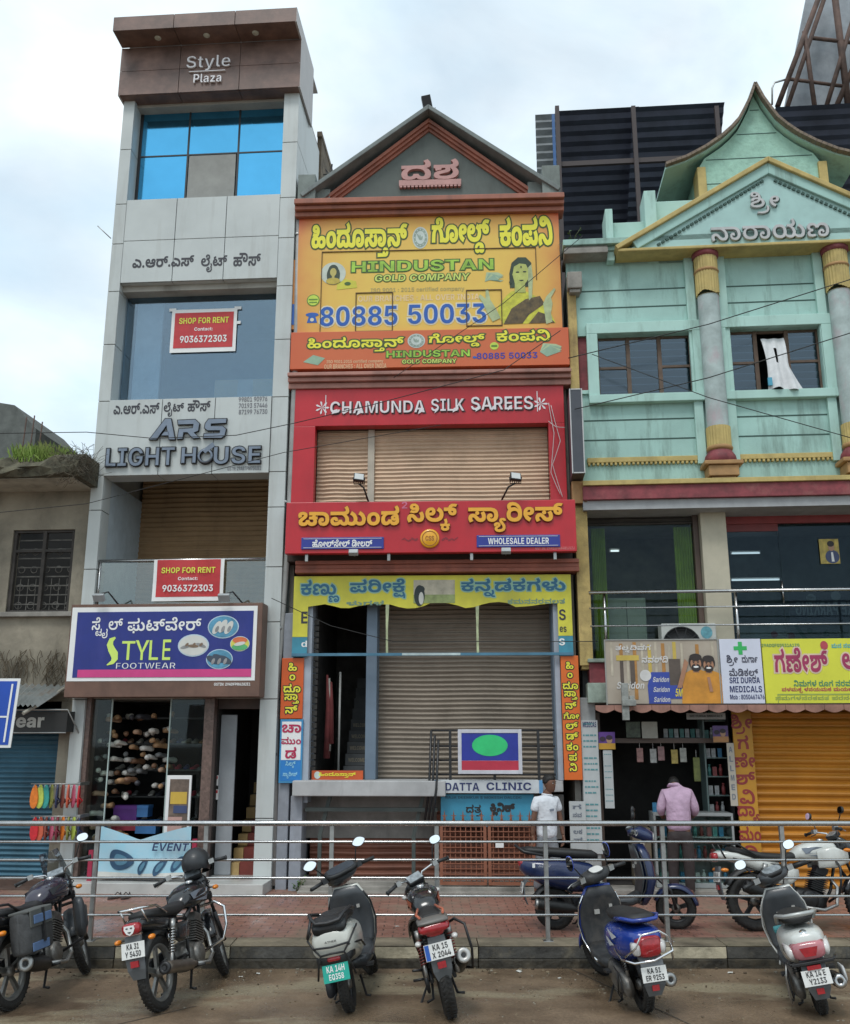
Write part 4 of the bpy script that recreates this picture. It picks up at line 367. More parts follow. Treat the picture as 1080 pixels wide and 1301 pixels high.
LB='''
A=187|6 0 62 182 49 0 64 -182 -42 0 -29 88 -22 81 8 0 -21 -81 -28 -88|45 42 0 29 97 0 0 -29
B=165|16 0 0 182 91 -2 27 -11 13 -21 2 -13 -5 -19 -11 -13 -17 -9 19 -6 15 -15 6 -23 -7 -26 -9 -10 -12 -7 -16 -5|54 31 46 1 10 5 6 7 1 10 -3 13 -11 10 -16 3 -33 0|54 105 43 3 10 8 4 13 -2 9 -5 7 -9 5 -41 1
C=185|96 -2 -23 2 -20 9 -17 13 -14 18 -8 23 -3 28 3 27 9 23 13 19 17 13 20 9 23 2 29 -4 24 -13 17 -20 8 -27 -37 0 -5 13 -9 10 -12 6 -14 2 -25 -7 -17 -20 -4 -15 0 -36 11 -27 10 -9 25 -6 14 2 12 6 9 10 5 13 37 0 -7 -24 -16 -21 -24 -14
D=181|80 0 -47 0 0 32 62 2 13 4 10 8 8 12 4 14 0 38 -4 14 -8 12 -10 8 -29 6 -47 0 0 32 75 -3 21 -8 18 -13 12 -18 8 -23 3 -26 -3 -26 -8 -23 -12 -18 -18 -13 -22 -8|54 182 0 -182 -38 0 0 182
E=152|16 0 0 182 122 0 0 -31 -84 0 0 -44 78 0 0 -30 -78 0 0 -46 84 0 0 -31
F=147|16 0 0 182 120 0 0 -31 -82 0 0 -51 74 0 0 -30 -74 0 0 -70
G=188|97 -2 -24 2 -21 9 -17 14 -13 18 -8 23 -3 27 3 27 9 23 13 19 17 13 20 9 23 2 29 -4 23 -13 17 -19 9 -25 -38 0 -6 12 -8 9 -11 5 -14 2 -25 -7 -17 -20 -4 -15 0 -36 11 -27 10 -8 12 -6 13 -1 23 4 14 14 5 21 8 -1 -47 0 0 28 76 0 -3 -45 -8 -19 -12 -15 -15 -11 -19 -7
H=187|16 0 0 182 38 0 0 -74 79 0 0 74 37 0 0 -182 -37 0 0 77 -79 0 0 -77
I=119|9 0 0 31 32 0 0 120 -32 0 0 31 101 0 0 -31 -32 0 0 -120 32 0 0 -31
J=146|69 -2 -25 3 -19 11 -13 18 -4 35 38 0 1 -22 5 -9 7 -5 20 0 7 5 7 20 0 128 37 0 0 -127 -4 -25 -13 -18 -19 -11
K=180|44 41 0 34 23 36 59 71 46 0 -77 -89 -3 1|16 0 0 182 38 0 0 -182|130 0 -54 82 23 28 75 -110
L=141|16 0 0 182 38 0 0 -151 78 0 0 -31
M=233|16 0 0 182 58 0 29 -84 17 -73 -7 0 13 58 33 99 58 0 0 -182 -38 0 2 160 2 0 -16 -60 -35 -100 -31 0 -31 86 -21 74 3 0 1 -160
N=191|16 0 0 182 42 0 66 -108 19 -41 -4 0 -3 44 0 105 38 0 0 -182 -42 0 -62 102 -23 45 4 0 2 -25 2 -122
O=193|96 -2 -23 2 -20 9 -17 13 -13 18 -9 23 -3 28 3 27 9 23 13 19 17 13 20 9 23 2 23 -2 21 -9 17 -13 13 -19 8 -23 3 -27 -3 -28 -8 -23 -13 -18 -17 -13 -21 -9|96 31 25 7 9 8 12 27 1 18 -1 18 -12 27 -9 8 -25 7 -24 -7 -10 -8 -11 -27 -2 -18 2 -18 11 -27 10 -8
P=162|16 0 0 182 71 0 20 -2 16 -6 12 -9 10 -13 6 -15 0 -33 -6 -15 -10 -13 -13 -9 -16 -6 -65 -2 0 30 40 0 18 4 11 11 4 16 -4 17 -11 10 -18 4 -27 0 0 -151
Q=194|85 63 32 0 62 -78 -35 0|96 -2 -23 2 -20 9 -17 13 -13 18 -9 23 -3 28 3 27 9 23 13 19 17 13 20 9 23 2 23 -2 21 -9 17 -13 13 -19 8 -23 3 -27 -3 -28 -8 -23 -13 -18 -17 -13 -21 -9|96 31 25 7 9 8 12 27 1 18 -1 18 -12 27 -9 8 -25 7 -24 -7 -10 -8 -11 -27 -2 -18 2 -18 11 -27 10 -8
R=164|16 0 0 182 71 0 20 -2 16 -5 12 -9 10 -12 6 -15 0 -33 -6 -14 -10 -12 -13 -8 -16 -5 -68 -2 0 30 43 0 18 3 11 9 4 16 -4 15 -11 10 -45 3 0 -151|118 0 -45 83 41 0 45 -83
S=164|83 -3 -38 7 -14 8 -11 12 -7 15 -3 17 37 0 5 -15 13 -9 18 -3 17 3 12 8 4 12 -4 10 -11 8 -57 17 -16 11 -10 14 -3 18 2 15 7 13 11 11 13 8 36 7 19 -1 16 -6 13 -8 10 -11 7 -13 2 -15 -36 0 -3 10 -6 7 -23 6 -16 -3 -10 -7 -4 -11 4 -11 11 -7 52 -16 18 -11 11 -15 4 -20 -2 -16 -6 -13 -10 -11 -14 -8 -17 -5
T=167|9 151 0 31 149 0 0 -31 -56 0 0 -151 -37 0 0 151
U=183|91 -3 -21 3 -18 6 -15 10 -11 13 -7 16 -3 19 0 118 38 0 0 -115 4 -19 14 -13 19 -5 20 5 14 13 4 19 0 115 38 0 0 -118 -3 -19 -7 -16 -11 -13 -15 -10 -18 -6
V=187|70 0 -64 182 41 0 29 -88 22 -80 -8 0 21 80 29 88 41 0 -63 -182
W=259|55 0 -49 182 41 0 21 -90 13 -74 -7 0 9 50 27 114 39 0 22 -90 14 -74 -7 0 9 50 26 114 40 0 -49 -182 -42 0 -24 93 -13 71 9 0 -6 -37 -31 -127
X=185|6 0 75 107 0 -28 -69 103 43 0 43 -73 -10 0 43 73 42 0 -68 -101 0 26 73 -107 -44 0 -45 72 6 0 -6 -11 -40 -61
Y=183|73 0 0 68 -67 114 44 0 30 -57 16 -37 -8 0 7 20 38 74 44 0 -67 -114 0 -68
Z=166|14 0 0 22 74 105 31 38 3 -12 -108 -2 0 31 138 0 0 -23 -72 -102 -33 -40 -3 12 108 2 0 -31
a=145|54 -3 -24 5 -16 14 -6 22 5 19 11 13 16 7 50 9 3 6 -3 11 -7 6 -12 2 -12 -2 -8 -6 -5 -8 -34 6 12 20 20 13 28 4 21 -2 19 -9 13 -14 3 -10 2 -103 -35 0 -1 19 -9 -11 -13 -8|64 23 15 3 10 10 4 28 -39 -10 -8 -6 -3 -9 3 -9 7 -5
b=158|92 -2 -19 3 -12 10 -8 11 -1 -22 -36 0 0 182 36 0 0 -68 21 20 19 4 15 -2 13 -6 11 -9 9 -14 6 -18 2 -21 -2 -21 -6 -17 -8 -14 -12 -10 -13 -6|81 27 16 5 10 15 3 21 -3 21 -10 15 -16 5 -16 -5 -10 -14 -4 -22 4 -21 10 -15
c=147|77 -3 -20 3 -16 6 -13 11 -10 14 -6 17 -2 20 2 19 6 18 10 14 13 10 16 7 20 2 22 -3 18 -9 13 -14 7 -19 -34 -7 -9 17 -7 5 -10 1 -16 -5 -10 -15 -4 -21 4 -22 10 -15 16 -5 17 7 10 17 34 -6 -8 -20 -13 -14 -18 -9
d=158|65 -2 -14 2 -14 6 -11 10 -9 14 -5 17 -2 21 2 21 5 18 9 14 12 9 13 6 14 2 20 -4 12 -9 8 -11 0 68 37 0 0 -182 -36 0 -2 22 -7 -11 -13 -10|77 27 16 5 10 15 3 21 -3 22 -10 14 -16 5 -16 -5 -10 -15 -4 -21 4 -21 10 -15
e=149|77 -3 -19 2 -17 7 -13 10 -10 14 -6 17 -2 21 2 19 6 17 10 15 13 10 16 7 18 2 25 -4 21 -13 14 -22 4 -30 0 -10 -114 0 0 23 97 0 -17 -6 -4 18 -9 12 -16 5 -16 -5 -10 -12 -4 -33 4 -20 11 -12 17 -4 12 2 9 5 5 9 33 -6 -11 -20 -21 -13
f=100|92 136 0 -27 -90 0 0 27|27 0 1 160 4 11 16 15 23 4 26 -3 -7 -28 -19 1 -5 -3 -3 -11 0 -146
i=68|16 0 0 136 36 0 0 -136|34 154 -14 6 -6 13 6 13 14 6 14 -6 6 -13 -6 -13
j=68|16 136 36 0 -1 -157 -5 -11 -17 -15 -35 -4 0 29 18 4 4 12|34 154 -14 6 -6 13 6 13 14 6 14 -6 6 -13 -6 -13
l=77|56 -1 -18 2 -13 7 -7 12 -2 15 0 147 36 0 0 -142 2 -9 16 -2 5 -27
m=228|16 0 0 136 34 0 1 -33 -2 0 9 20 15 12 17 4 13 -3 11 -7 8 -12 5 -17 -4 0 10 22 16 12 20 5 22 -6 16 -16 5 -25 0 -92 -36 0 -2 95 -4 7 -16 6 -12 -3 -8 -8 -2 -13 0 -84 -36 0 -1 95 -11 11 -9 2 -12 -3 -8 -9 -3 -13 0 -83
n=156|52 79 0 -79 -36 0 0 136 34 0 1 -34 -2 0 6 16 10 11 12 7 29 1 21 -12 12 -23 1 -102 -37 0 0 80 -6 20 -8 6 -10 2 -14 -4 -9 -10
o=153|77 -3 -19 3 -17 6 -13 11 -10 14 -6 17 -2 20 2 19 6 18 10 14 13 10 17 7 19 2 19 -2 16 -7 13 -10 10 -14 6 -18 2 -19 -2 -20 -6 -17 -10 -14 -13 -11 -16 -6|77 26 16 6 10 14 3 22 -3 21 -10 15 -16 5 -17 -5 -9 -15 -4 -21 4 -22 9 -14
p=158|16 -51 0 187 36 0 0 -22 21 20 19 4 15 -2 13 -6 11 -9 9 -14 6 -18 0 -42 -6 -17 -8 -14 -12 -10 -13 -6 -15 -2 -19 3 -21 21 0 -73|81 27 16 5 10 15 3 21 -3 21 -10 15 -16 5 -16 -5 -10 -14 -4 -22 4 -21 10 -15
r=102|16 0 0 136 35 0 2 -23 12 19 10 5 22 0 0 -33 -16 2 -15 -3 -10 -10 -4 -15 0 -78
s=140|70 -3 -16 2 -25 9 -16 18 -4 11 35 6 9 -14 18 -5 9 1 12 8 2 5 -5 9 -54 16 -12 8 -7 11 -3 14 7 22 20 15 30 5 28 -4 20 -13 9 -19 -32 -6 -8 11 -16 5 -15 -4 -5 -4 -1 -6 4 -9 55 -15 12 -8 7 -11 3 -13 -2 -12 -15 -20 -27 -11
t=92|83 136 0 -27 -81 0 0 27|21 169 37 0 0 -129 3 -10 9 -3 12 2 5 -28 -24 -3 -18 3 -13 7 -8 12 -3 17
u=156|63 -2 -14 2 -21 12 -11 23 -1 101 36 0 2 -91 5 -9 8 -5 10 -2 14 3 9 10 3 15 0 79 37 0 0 -136 -35 0 0 34 2 0 -7 -15 -9 -11 -13 -7
w=213|44 0 -40 136 38 0 25 -115 -4 0 27 115 33 0 26 -115 -4 0 25 115 39 0 -41 -136 -37 0 -28 108 6 0 -28 -108
y=150|15 -48 8 27 18 -2 9 5 5 18 -51 136 39 0 23 -70 12 -55 -8 0 7 28 31 97 39 0 -58 -152 -11 -19 -16 -13 -11 -3
z=143|15 0 0 22 67 84 -65 1 0 29 109 0 0 -24 -63 -82 66 0 0 -30
0=162|81 -2 -21 2 -18 9 -13 13 -10 19 -6 23 -2 27 2 27 6 23 10 19 13 13 18 9 21 2 21 -2 17 -9 14 -13 10 -19 5 -23 2 -27 -2 -27 -5 -23 -10 -19 -14 -13 -17 -9|81 29 18 6 6 9 5 12 3 35 -3 35 -5 12 -14 14 -10 2 -18 -7 -7 -9 -4 -12 -4 -35 4 -35 4 -12 7 -9
1=162|22 0 0 30 123 0 0 -30|107 182 0 -182 -37 0 0 149 -43 -29 0 34 40 28
2=162|17 0 0 27 79 75 9 13 2 13 -3 14 -10 9 -15 3 -15 -3 -9 -10 -4 -15 -35 0 2 17 6 14 9 12 13 8 16 6 36 0 15 -6 13 -8 10 -11 6 -13 2 -14 -4 -20 -15 -23 -56 -57 77 0 0 -31
3=162|79 -2 -19 1 -30 13 -10 11 -7 13 -3 15 38 0 5 -12 11 -8 15 -3 16 4 11 9 3 15 -3 14 -12 10 -39 4 0 25 41 42 -77 0 0 31 122 0 0 -27 -60 -58 0 8 19 0 16 -4 14 -8 10 -11 6 -13 2 -16 -2 -15 -7 -14 -10 -11 -31 -14
4=162|8 32 0 30 68 120 36 0 -66 -120 108 0 0 -30|95 0 1 114 34 0 0 -114
5=162|79 -2 -33 6 -23 19 -7 13 -2 15 36 0 4 -12 11 -9 14 -3 16 4 11 12 4 17 -4 17 -11 11 -16 5 -16 -4 -12 -8 -33 5 8 96 111 0 0 -31 -80 0 -4 -46 15 11 21 4 23 -4 18 -13 12 -19 5 -24 -3 -17 -6 -15 -10 -13 -14 -9 -16 -6
6=162|81 -2 -33 7 -13 9 -11 12 -6 15 -3 18 6 29 18 32 42 62 38 0 -58 -84 -10 0 8 9 14 6 17 3 29 -7 11 -8 9 -11 5 -14 0 -34 -6 -15 -10 -12 -13 -10 -16 -5|81 27 16 4 10 11 4 17 -4 16 -10 11 -16 4 -15 -4 -11 -11 -4 -16 4 -17 11 -11
7=162|30 0 75 151 -88 0 0 31 127 0 0 -31 -76 -151
8=162|81 -2 -20 1 -31 13 -10 11 -7 12 -2 14 5 21 14 16 20 8 -24 15 -6 13 -3 13 2 14 7 12 22 17 33 6 32 -6 23 -17 6 -12 2 -14 -2 -13 -7 -13 -23 -15 19 -8 14 -16 6 -21 -3 -14 -6 -12 -11 -11 -31 -13|81 25 16 4 11 9 4 14 -4 14 -11 10 -16 3 -16 -3 -11 -10 -4 -14 3 -14 11 -9|81 107 13 3 10 9 4 13 -4 12 -9 9 -14 3 -14 -3 -10 -9 -3 -12 3 -13 10 -9
9=162|80 184 33 -7 14 -9 10 -12 7 -15 2 -18 -6 -29 -17 -32 -42 -62 -38 0 57 84 10 0 -8 -9 -13 -6 -17 -3 -30 7 -11 8 -8 11 -6 14 1 34 6 15 10 12 13 10 16 5|80 155 -15 -4 -11 -11 -4 -17 4 -16 11 -11 15 -4 16 4 11 11 4 16 -4 17 -11 11
.=67|34 -2 -15 6 -6 15 6 15 15 6 15 -6 6 -15 -6 -15
:=67|34 -2 -15 6 -6 15 6 15 15 6 15 -6 6 -15 -6 -15|34 88 -15 6 -6 15 6 15 15 6 15 -6 6 -15 -6 -15
'''
def parse(t):
 d={}
 for ln in t.strip().split('\n'):
  k,v=(ln[0],ln[2:])if ln[1]=='=' else ln.split('=',1)
  ps=v.split('|');cs=[]
  for c in ps[1:]:
   n=list(map(int,c.split()));x=y=0;pts=[]
   for i in rG(0,len(n),2):
    x+=n[i];y+=n[i+1];pts.append((x,y))
   cs.append(pts)
  d[k]=(int(ps[0]),cs)
 return d
KN=parse(KN);LB=parse(LB);
def area(p):return sum(p[i][0]*p[(i+1)%len(p)][1]-p[(i+1)%len(p)][0]*p[i][1]for i in rG(len(p)))/2
def grow(p,e):
 """move an outline outwards (for outlined letters)"""
 n=len(p);out=[]
 for i in rG(n):
  a,b,c=p[i-1],p[i],p[(i+1)%n]
  d1=vE((b[0]-a[0],b[1]-a[1]));d2=vE((c[0]-b[0],c[1]-b[1]))
  if d1.length<1e-9 or d2.length<1e-9:out.append(b);continue
  d1.normalize();d2.normalize()
  n1=vE((d1.y,-d1.x));n2=vE((d2.y,-d2.x));m=n1+n2
  if m.length<1e-3:m=n1
  m.normalize();k=min(1.6,1/max(.3,m.dot(n1)))
  out.append((b[0]+m.x*e*k,b[1]+m.y*e*k))
 return out
_SHAPES={}
def word(text,font):
 """contours of a whole line of writing (outer ones run counter clockwise) and their extent"""
 key=(text,id(font))
 if key in _SHAPES:return _SHAPES[key]
 x=0;res=[]
 for t in(text.split(' ')if font is KN else list(text)):
  if t=='_' or t==' ':
   x+=75;continue
  adv,cs=font[t]
  res+=[[(px+x,py)for px,py in c[::-1]]for c in cs]
  x+=adv
 xs=[p[0]for r in res for p in r];ys=[p[1]for r in res for p in r]
 _SHAPES[key]=(res,(min(xs),max(xs),min(ys),max(ys)))
 return _SHAPES[key]
def fill(rings):
 """triangles of the area the contours wind round (overlaps and loops are merged)"""
 pts=[p for r in rings for p in r];ed=[];o=0
 for r in rings:
  n=len(r);ed+=[(o+i,o+(i+1)%n)for i in rG(n)];o+=n
 v,_,f,*_=delaunay_2d_cdt([vE(p)for p in pts],ed,[],0,1e-6)
 a=np.array([pts[e[0]]for e in ed]);b=np.array([pts[e[1]]for e in ed])
 V=np.array([(q.x,q.y)for q in v]);F=np.array([t for t in f if len(t)==3])
 c=V[F].mean(axis=1)
 cx,cy=c[:,0:1],c[:,1:2]
 up=(a[:,1]<=cy)&(b[:,1]>cy);dn=(a[:,1]>cy)&(b[:,1]<=cy)
 side=(b[:,0]-a[:,0])*(cy-a[:,1])-(cx-a[:,0])*(b[:,1]-a[:,1])
 w=(up&(side>0)).sum(1)-(dn&(side<0)).sum(1)
 return V,F[w>0]
def write(mb,text,font,x0,x1,z0,z1,y,dP=0,mi=0,exp=0,sH=0,miR=False):
 """letters filling the box x0..x1, z0..z1 with their front at y; exp widens them (metres)"""
 res,(a,b,c,d)=word(text,font)
 sx=(x1-x0)/(b-a);sz=(z1-z0)/(d-c);rs=[]
 for r in res:
  q=[((px-a)*sx+(py-c)*sz*sH,(py-c)*sz)for px,py in r]
  if exp:q=grow(q,exp)
  if miR:q=[((x1-x0)-px,py)for px,py in q][::-1]
  rs.append([(px+x0,pz+z0)for px,pz in q])
 V,F=fill(rs)
 mb.add([(p[0],y,p[1])for p in V],[tuple(map(int,t))for t in F],mi)
 if dP>0:
  for r in rs:
   n=len(r);mb.add([(p[0],y,p[1])for p in r]+[(p[0],y+dP,p[1])for p in r],[(i,(i+1)%n,(i+1)%n+n,i+n)for i in rG(n)],mi)
 return mb
def wr(mb,F,text,font,px0,py0,px1,py1,d,off=(0,0,0),**k):
 """the same, box given by photo corners on the frame at depth d"""
 x0,x1,z0,z1=F.rect(px0,py0,px1,py1,d)
 return write(mb,text,font,x0,x1,z0,z1,d,**k)
 # ================================================================== common materials
coN=M('concrete',(.3,.28,.25),.85,var=.2,sC=3,bump=.3,bS=25,sT=(.08,.075,.065),sA=.8,sS=1.2)
dark_room=M('dark_room',(.045,.042,.04),.9,var=.3,sC=2)  # near-black walls put the gloom of the unlit rooms into the colour
steel=M('stainless_steel',(.5,.5,.5),.25,mE=1.,var=.06,sC=14)
stD=M('dull_steel',(.42,.42,.41),.4,mE=.9,var=.15,sC=9,sT=(.2,.13,.08),sA=.4,sS=8)
bkM=M('black_painted_metal',(.018,.018,.02),.42,var=.2,sC=12)
bkP=M('black_plastic',(.02,.021,.023),.5,var=.25,sC=18,bump=.05,bS=120)
chrome=M('chrome',(.75,.75,.76),.1,mE=1.,var=.04)
miM=M('mirror_glass',(.93,.95,.97),.03,mE=1.,var=0)
cable_m=M('cable_black',(.012,.012,.012),.6,var=0)
acp=M('white_panel',(.51,.54,.53),.38,var=.06,sC=1.2,sT=(.27,.26,.23),sA=.5,sS=2.6,sV=.12)
joint=M('panel_joint',(.05,.05,.05),.8,var=.1)
wood=M('brown_wood_panel',(.19,.115,.092),.45,var=.28,sC=3,sT=(.11,.06,.045),sA=.55,sS=4,sV=14)
whP=M('white_print',(.78,.78,.77),.45,var=.03)
red_p=M('red_print',(.55,.018,.03),.38,var=.06,sC=3,sT=(.3,.02,.02),sA=.3,sS=2)
blue_p=M('blue_print',(.012,.02,.2),.4,var=.08,sC=4)
yellow_p=M('yellow_print',(.8,.62,.03),.42,var=.08)
bkQ=M('black_print',(.02,.02,.022),.5,var=.05)
skin=M('skin_brown',(.16,.075,.045),.5,var=.12,sC=20)
# ================================================================== setting: road, kerb, pavement, ground
m_road=M('wet_road',(.235,.168,.11),.36,var=.34,sC=1.1,bump=.25,bS=60,sT=(.075,.045,.025),sA=.95,sS=.7,sV=1,spec=.45,vC=(.085,.056,.034))
def wet(mat,sc,lo=.12,hi=.75):
 t=mat.node_tree;N=t.nodes;b=N['Principled BSDF']
 for l in list(t.links):
  if l.to_socket==b.inputs['Roughness']:t.links.remove(l)
 tc=N.new('ShaderNodeTexCoord');nz=N.new('ShaderNodeTexNoise');nz.inputs['Scale'].default_value=sc;nz.inputs['Detail'].default_value=4
 mr=N.new('ShaderNodeMapRange');mr.inputs[1].default_value=.42;mr.inputs[2].default_value=.6;mr.inputs[3].default_value=lo;mr.inputs[4].default_value=hi
 t.links.new(tc.outputs['Object'],nz.inputs['Vector']);t.links.new(nz.outputs['Fac'],mr.inputs[0]);t.links.new(mr.outputs[0],b.inputs['Roughness'])
wet(m_road,.7,.09,.7)
t=m_road.node_tree;b=t.nodes['Principled BSDF'];K=t.links.new
lk=b.inputs['Base Color'].links[0].from_socket
tcn=t.nodes.new('ShaderNodeTexCoord');mpn=t.nodes.new('ShaderNodeMapping');mpn.inputs['Scale'].default_value=(.55,1.5,1);mpn.inputs['Location'].default_value=(4.1,.3,0)
n1=t.nodes.new('ShaderNodeTexNoise');n1.inputs['Scale'].default_value=.9;n1.inputs['Detail'].default_value=9;n1.inputs['Roughness'].default_value=.62
r1=t.nodes.new('ShaderNodeMapRange');r1.inputs[1].default_value=.52;r1.inputs[2].default_value=.6;r1.inputs[4].default_value=.85
mxn=t.nodes.new('ShaderNodeMix');mxn.data_type='RGBA';mxn.inputs[7].default_value=(.29,.245,.165,1)
K(tcn.outputs['Object'],mpn.inputs[0]);K(mpn.outputs[0],n1.inputs['Vector']);K(n1.outputs['Fac'],r1.inputs[0]);K(r1.outputs[0],mxn.inputs[0]);K(lk,mxn.inputs[6]);K(mxn.outputs[2],b.inputs['Base Color'])
mb=MB();mb.add([(-400,-300,-.02),(400,-300,-.02),(400,700,-.02),(-400,700,-.02)],[(0,1,2,3)])
tag(mb.build('ground',M('earth',(.14,.11,.08),.95,var=.2,sC=.2)),None,kind='structure')
KY=9.94
mb=MB()
nx,ny=60,20
rng=random.Random(3)
vs=[(-30+60*i/nx,-6+(KY+6.02)*j/ny,0)for j in rG(ny+1)for i in rG(nx+1)]
mb.add(vs,[(j*(nx+1)+i,j*(nx+1)+i+1,(j+1)*(nx+1)+i+1,(j+1)*(nx+1)+i)for j in rG(ny)for i in rG(nx)],0,True)
tag(mb.build('road',m_road),None,kind='structure')
n2=t.nodes.new('ShaderNodeTexNoise');n2.inputs['Scale'].default_value=38;n2.inputs['Detail'].default_value=8;n2.inputs['Roughness'].default_value=.75
r2=t.nodes.new('ShaderNodeMapRange');r2.inputs[1].default_value=.3;r2.inputs[2].default_value=.7;r2.inputs[3].default_value=.55;r2.inputs[4].default_value=1.35
m2=t.nodes.new('ShaderNodeMix');m2.data_type='RGBA';m2.blend_type='MULTIPLY';m2.inputs[0].default_value=1
K(tcn.outputs['Object'],n2.inputs['Vector']);K(n2.outputs['Fac'],r2.inputs[0]);K(mxn.outputs[2],m2.inputs[6]);K(r2.outputs[0],m2.inputs[7]);K(m2.outputs[2],b.inputs['Base Color'])
gt=MB();rng=random.Random(21)
for i in rG(900):
 y=9.93-abs(rng.gauss(0,.9));x=rng.uniform(-6,6);q=rng.uniform(.003,.01)*(1.6 if y>9.7 else 1)
 gt.obox((x,y,q*.3),q*2,q*1.4,q,rot_m(rng.uniform(0,3),3,'Z')@rot_m(rng.uniform(-.4,.4),3,'X'),i%3)
tag(gt.build('grit',[M('grit_a',(.22,.17,.11),.8),M('grit_b',(.09,.065,.04),.8),M('grit_c',(.26,.23,.18),.8)]),'loose grit and small stones scattered on the wet road along the kerb','grit',kind='stuff')
sc=None
for i,(x,y)in enumerate(((-1.72,9.6),(-1.58,9.72),(-1.95,9.8),(.9,9.8),(1.25,9.55),(-.3,10.9),(2.9,9.75),(-3.1,11.6))):
 z=PAVE+.001 if y>KY else .001
 if sc is None:sc=MB().add([(-.05,-.03,.004),(0,-.04,.012),(.05,-.02,.003),(.04,.03,.014),(-.01,.035,.004),(-.05,.02,.016)],[(0,1,5),(1,4,5),(1,2,3),(1,3,4)]).build('paper_scrap',M('scrap',(.6,.6,.56),.8));o=sc
 else:o=sc.copy();COL.objects.link(o)
 o.location=(x,y,z);o.rotation_euler=(0,0,i*1.7);k=.4+.1*(i%4);o.scale=(k,k,k)
 tag(o,'small crumpled white paper scrap lying on the ground by the kerb','litter','paper scraps lying by the kerb')
mb=MB()
for a,b_ in(((-3.2,7.2),(-1.9,8.6)),((1.4,9.93),(2.3,7.4)),((-6,8.2),(-4.4,9.93))):
 q=vE((b_[1]-a[1],a[0]-b_[0])).normalized()*.006;mb.add([(a[0]+q.x,a[1]+q.y,.004),(a[0]-q.x,a[1]-q.y,.004),(b_[0]-q.x,b_[1]-q.y,.004),(b_[0]+q.x,b_[1]+q.y,.004)],[(0,1,2,3)])
tag(mb.build('road_marking',M('joint_dark',(.06,.05,.04),.8)),None,kind='structure')
kb=M('kerb_black',(.085,.083,.076),.7,var=.35,sC=5,sT=(.22,.19,.13),sA=.7,sS=4,sV=.8,bump=.4,bS=30)
kw=M('kerb_cream',(.58,.52,.38),.75,var=.25,sC=4,sT=(.045,.04,.032),sA=.95,sS=2.6,sV=1.2,bump=.4,bS=30)
kt=M('kerb_top',(.24,.2,.14),.75,var=.35,sC=2,sT=(.06,.055,.03),sA=.8,sS=1.6,sV=1,bump=.3,bS=30)
mb=MB();x=-14.;k=0
while x<14:
 w=1.12 if k%2 else 1.3
 mb.box(x+.004,x+w-.004,KY,KY+.16,.085,PAVE-.012,k%2);mb.box(x,x+w-.006,KY-.012,KY+.16,-.02,.083,3)
 mb.box(x+.004,x+w-.004,KY-.004,KY+.38,PAVE-.012,PAVE+.003,2)
 x+=w;k+=1
tag(mb.build('kerb',[kb,kw,kt,M('kerb_foot',(.06,.052,.038),.55,var=.4,sC=6,sT=(.13,.1,.06),sA=.6,sS=3,sV=1.5,bump=.5,bS=25)],bV=.008),None,kind='structure')
m_pav=bpy.data.materials.new('red_pavers');m_pav.use_nodes=True
t=m_pav.node_tree;N=t.nodes;K=t.links.new;b=N['Principled BSDF']
tcn=N.new('ShaderNodeTexCoord');br=N.new('ShaderNodeTexBrick')
br.inputs['Scale'].default_value=1.;br.inputs['Brick Width'].default_value=.22;br.inputs['Row Height'].default_value=.11;br.inputs['Mortar Size'].default_value=.006
br.inputs['Color1'].default_value=(.33,.165,.125,1);br.inputs['Color2'].default_value=(.26,.125,.095,1);br.inputs['Mortar'].default_value=(.07,.05,.04,1)
n1=N.new('ShaderNodeTexNoise');n1.inputs['Scale'].default_value=1.3;n1.inputs['Detail'].default_value=6;n1.inputs['Roughness'].default_value=.65
r1=N.new('ShaderNodeMapRange');r1.inputs[1].default_value=.48;r1.inputs[2].default_value=.66;r1.inputs[4].default_value=.85
mxn=N.new('ShaderNodeMix');mxn.data_type='RGBA';mxn.inputs[7].default_value=(.21,.16,.115,1)
K(tcn.outputs['Object'],br.inputs['Vector']);K(tcn.outputs['Object'],n1.inputs['Vector']);K(n1.outputs['Fac'],r1.inputs[0]);K(r1.outputs[0],mxn.inputs[0]);K(br.outputs['Color'],mxn.inputs[6]);K(mxn.outputs[2],b.inputs['Base Color'])
r2=N.new('ShaderNodeMapRange');r2.inputs[1].default_value=.4;r2.inputs[2].default_value=.6;r2.inputs[3].default_value=.22;r2.inputs[4].default_value=.75
K(n1.outputs['Fac'],r2.inputs[0]);K(r2.outputs[0],b.inputs['Roughness'])
bp=N.new('ShaderNodeBump');bp.inputs['Strength'].default_value=.4;bp.inputs['Distance'].default_value=.01;K(br.outputs['Fac'],bp.inputs['Height']);bp.invert=True;K(bp.outputs[0],b.inputs['Normal'])
mb=MB();mb.box(-14,14,KY+.385,13.9,-.01,PAVE)
tag(mb.build('pavement',m_pav),None,kind='structure')
# ================================================================== steel railing along the kerb
T=Thing('pavement_railing','stainless steel railing with six rails along the kerb in front of the shops','railing',WORLD,(0,10.12,PAVE))
RY=10.12
def rail_z(py):return WORLD.Z(540,py,RY)
rails=[rail_z(y)for y in(1046,1069.5,1092.5,1115.5,1138.5,1162.5)]
for i,z in enumerate(rails):
 mb=MB();mb.tube([(-13,RY,z),(13,RY,z)],.027 if i==0 else .0125,12)
 T.p('top_rail' if i==0 else 'rail',mb,steel)
px=[WORLD.X(p,1130,RY)for p in(118,258,420,555,695,846,1000)]
step=(px[-1]-px[0])/6
for x in[px[0]-2*step,px[0]-step]+px+[px[-1]+step,px[-1]+2*step]:
 mb=MB();mb.box(x-.022,x+.022,RY+.003,RY+.047,PAVE+.006,rails[0]-.02)
 mb.box(x-.05,x+.05,RY-.03,RY+.08,PAVE+.001,PAVE+.009)
 T.p('post',mb,stD,bV=.003)
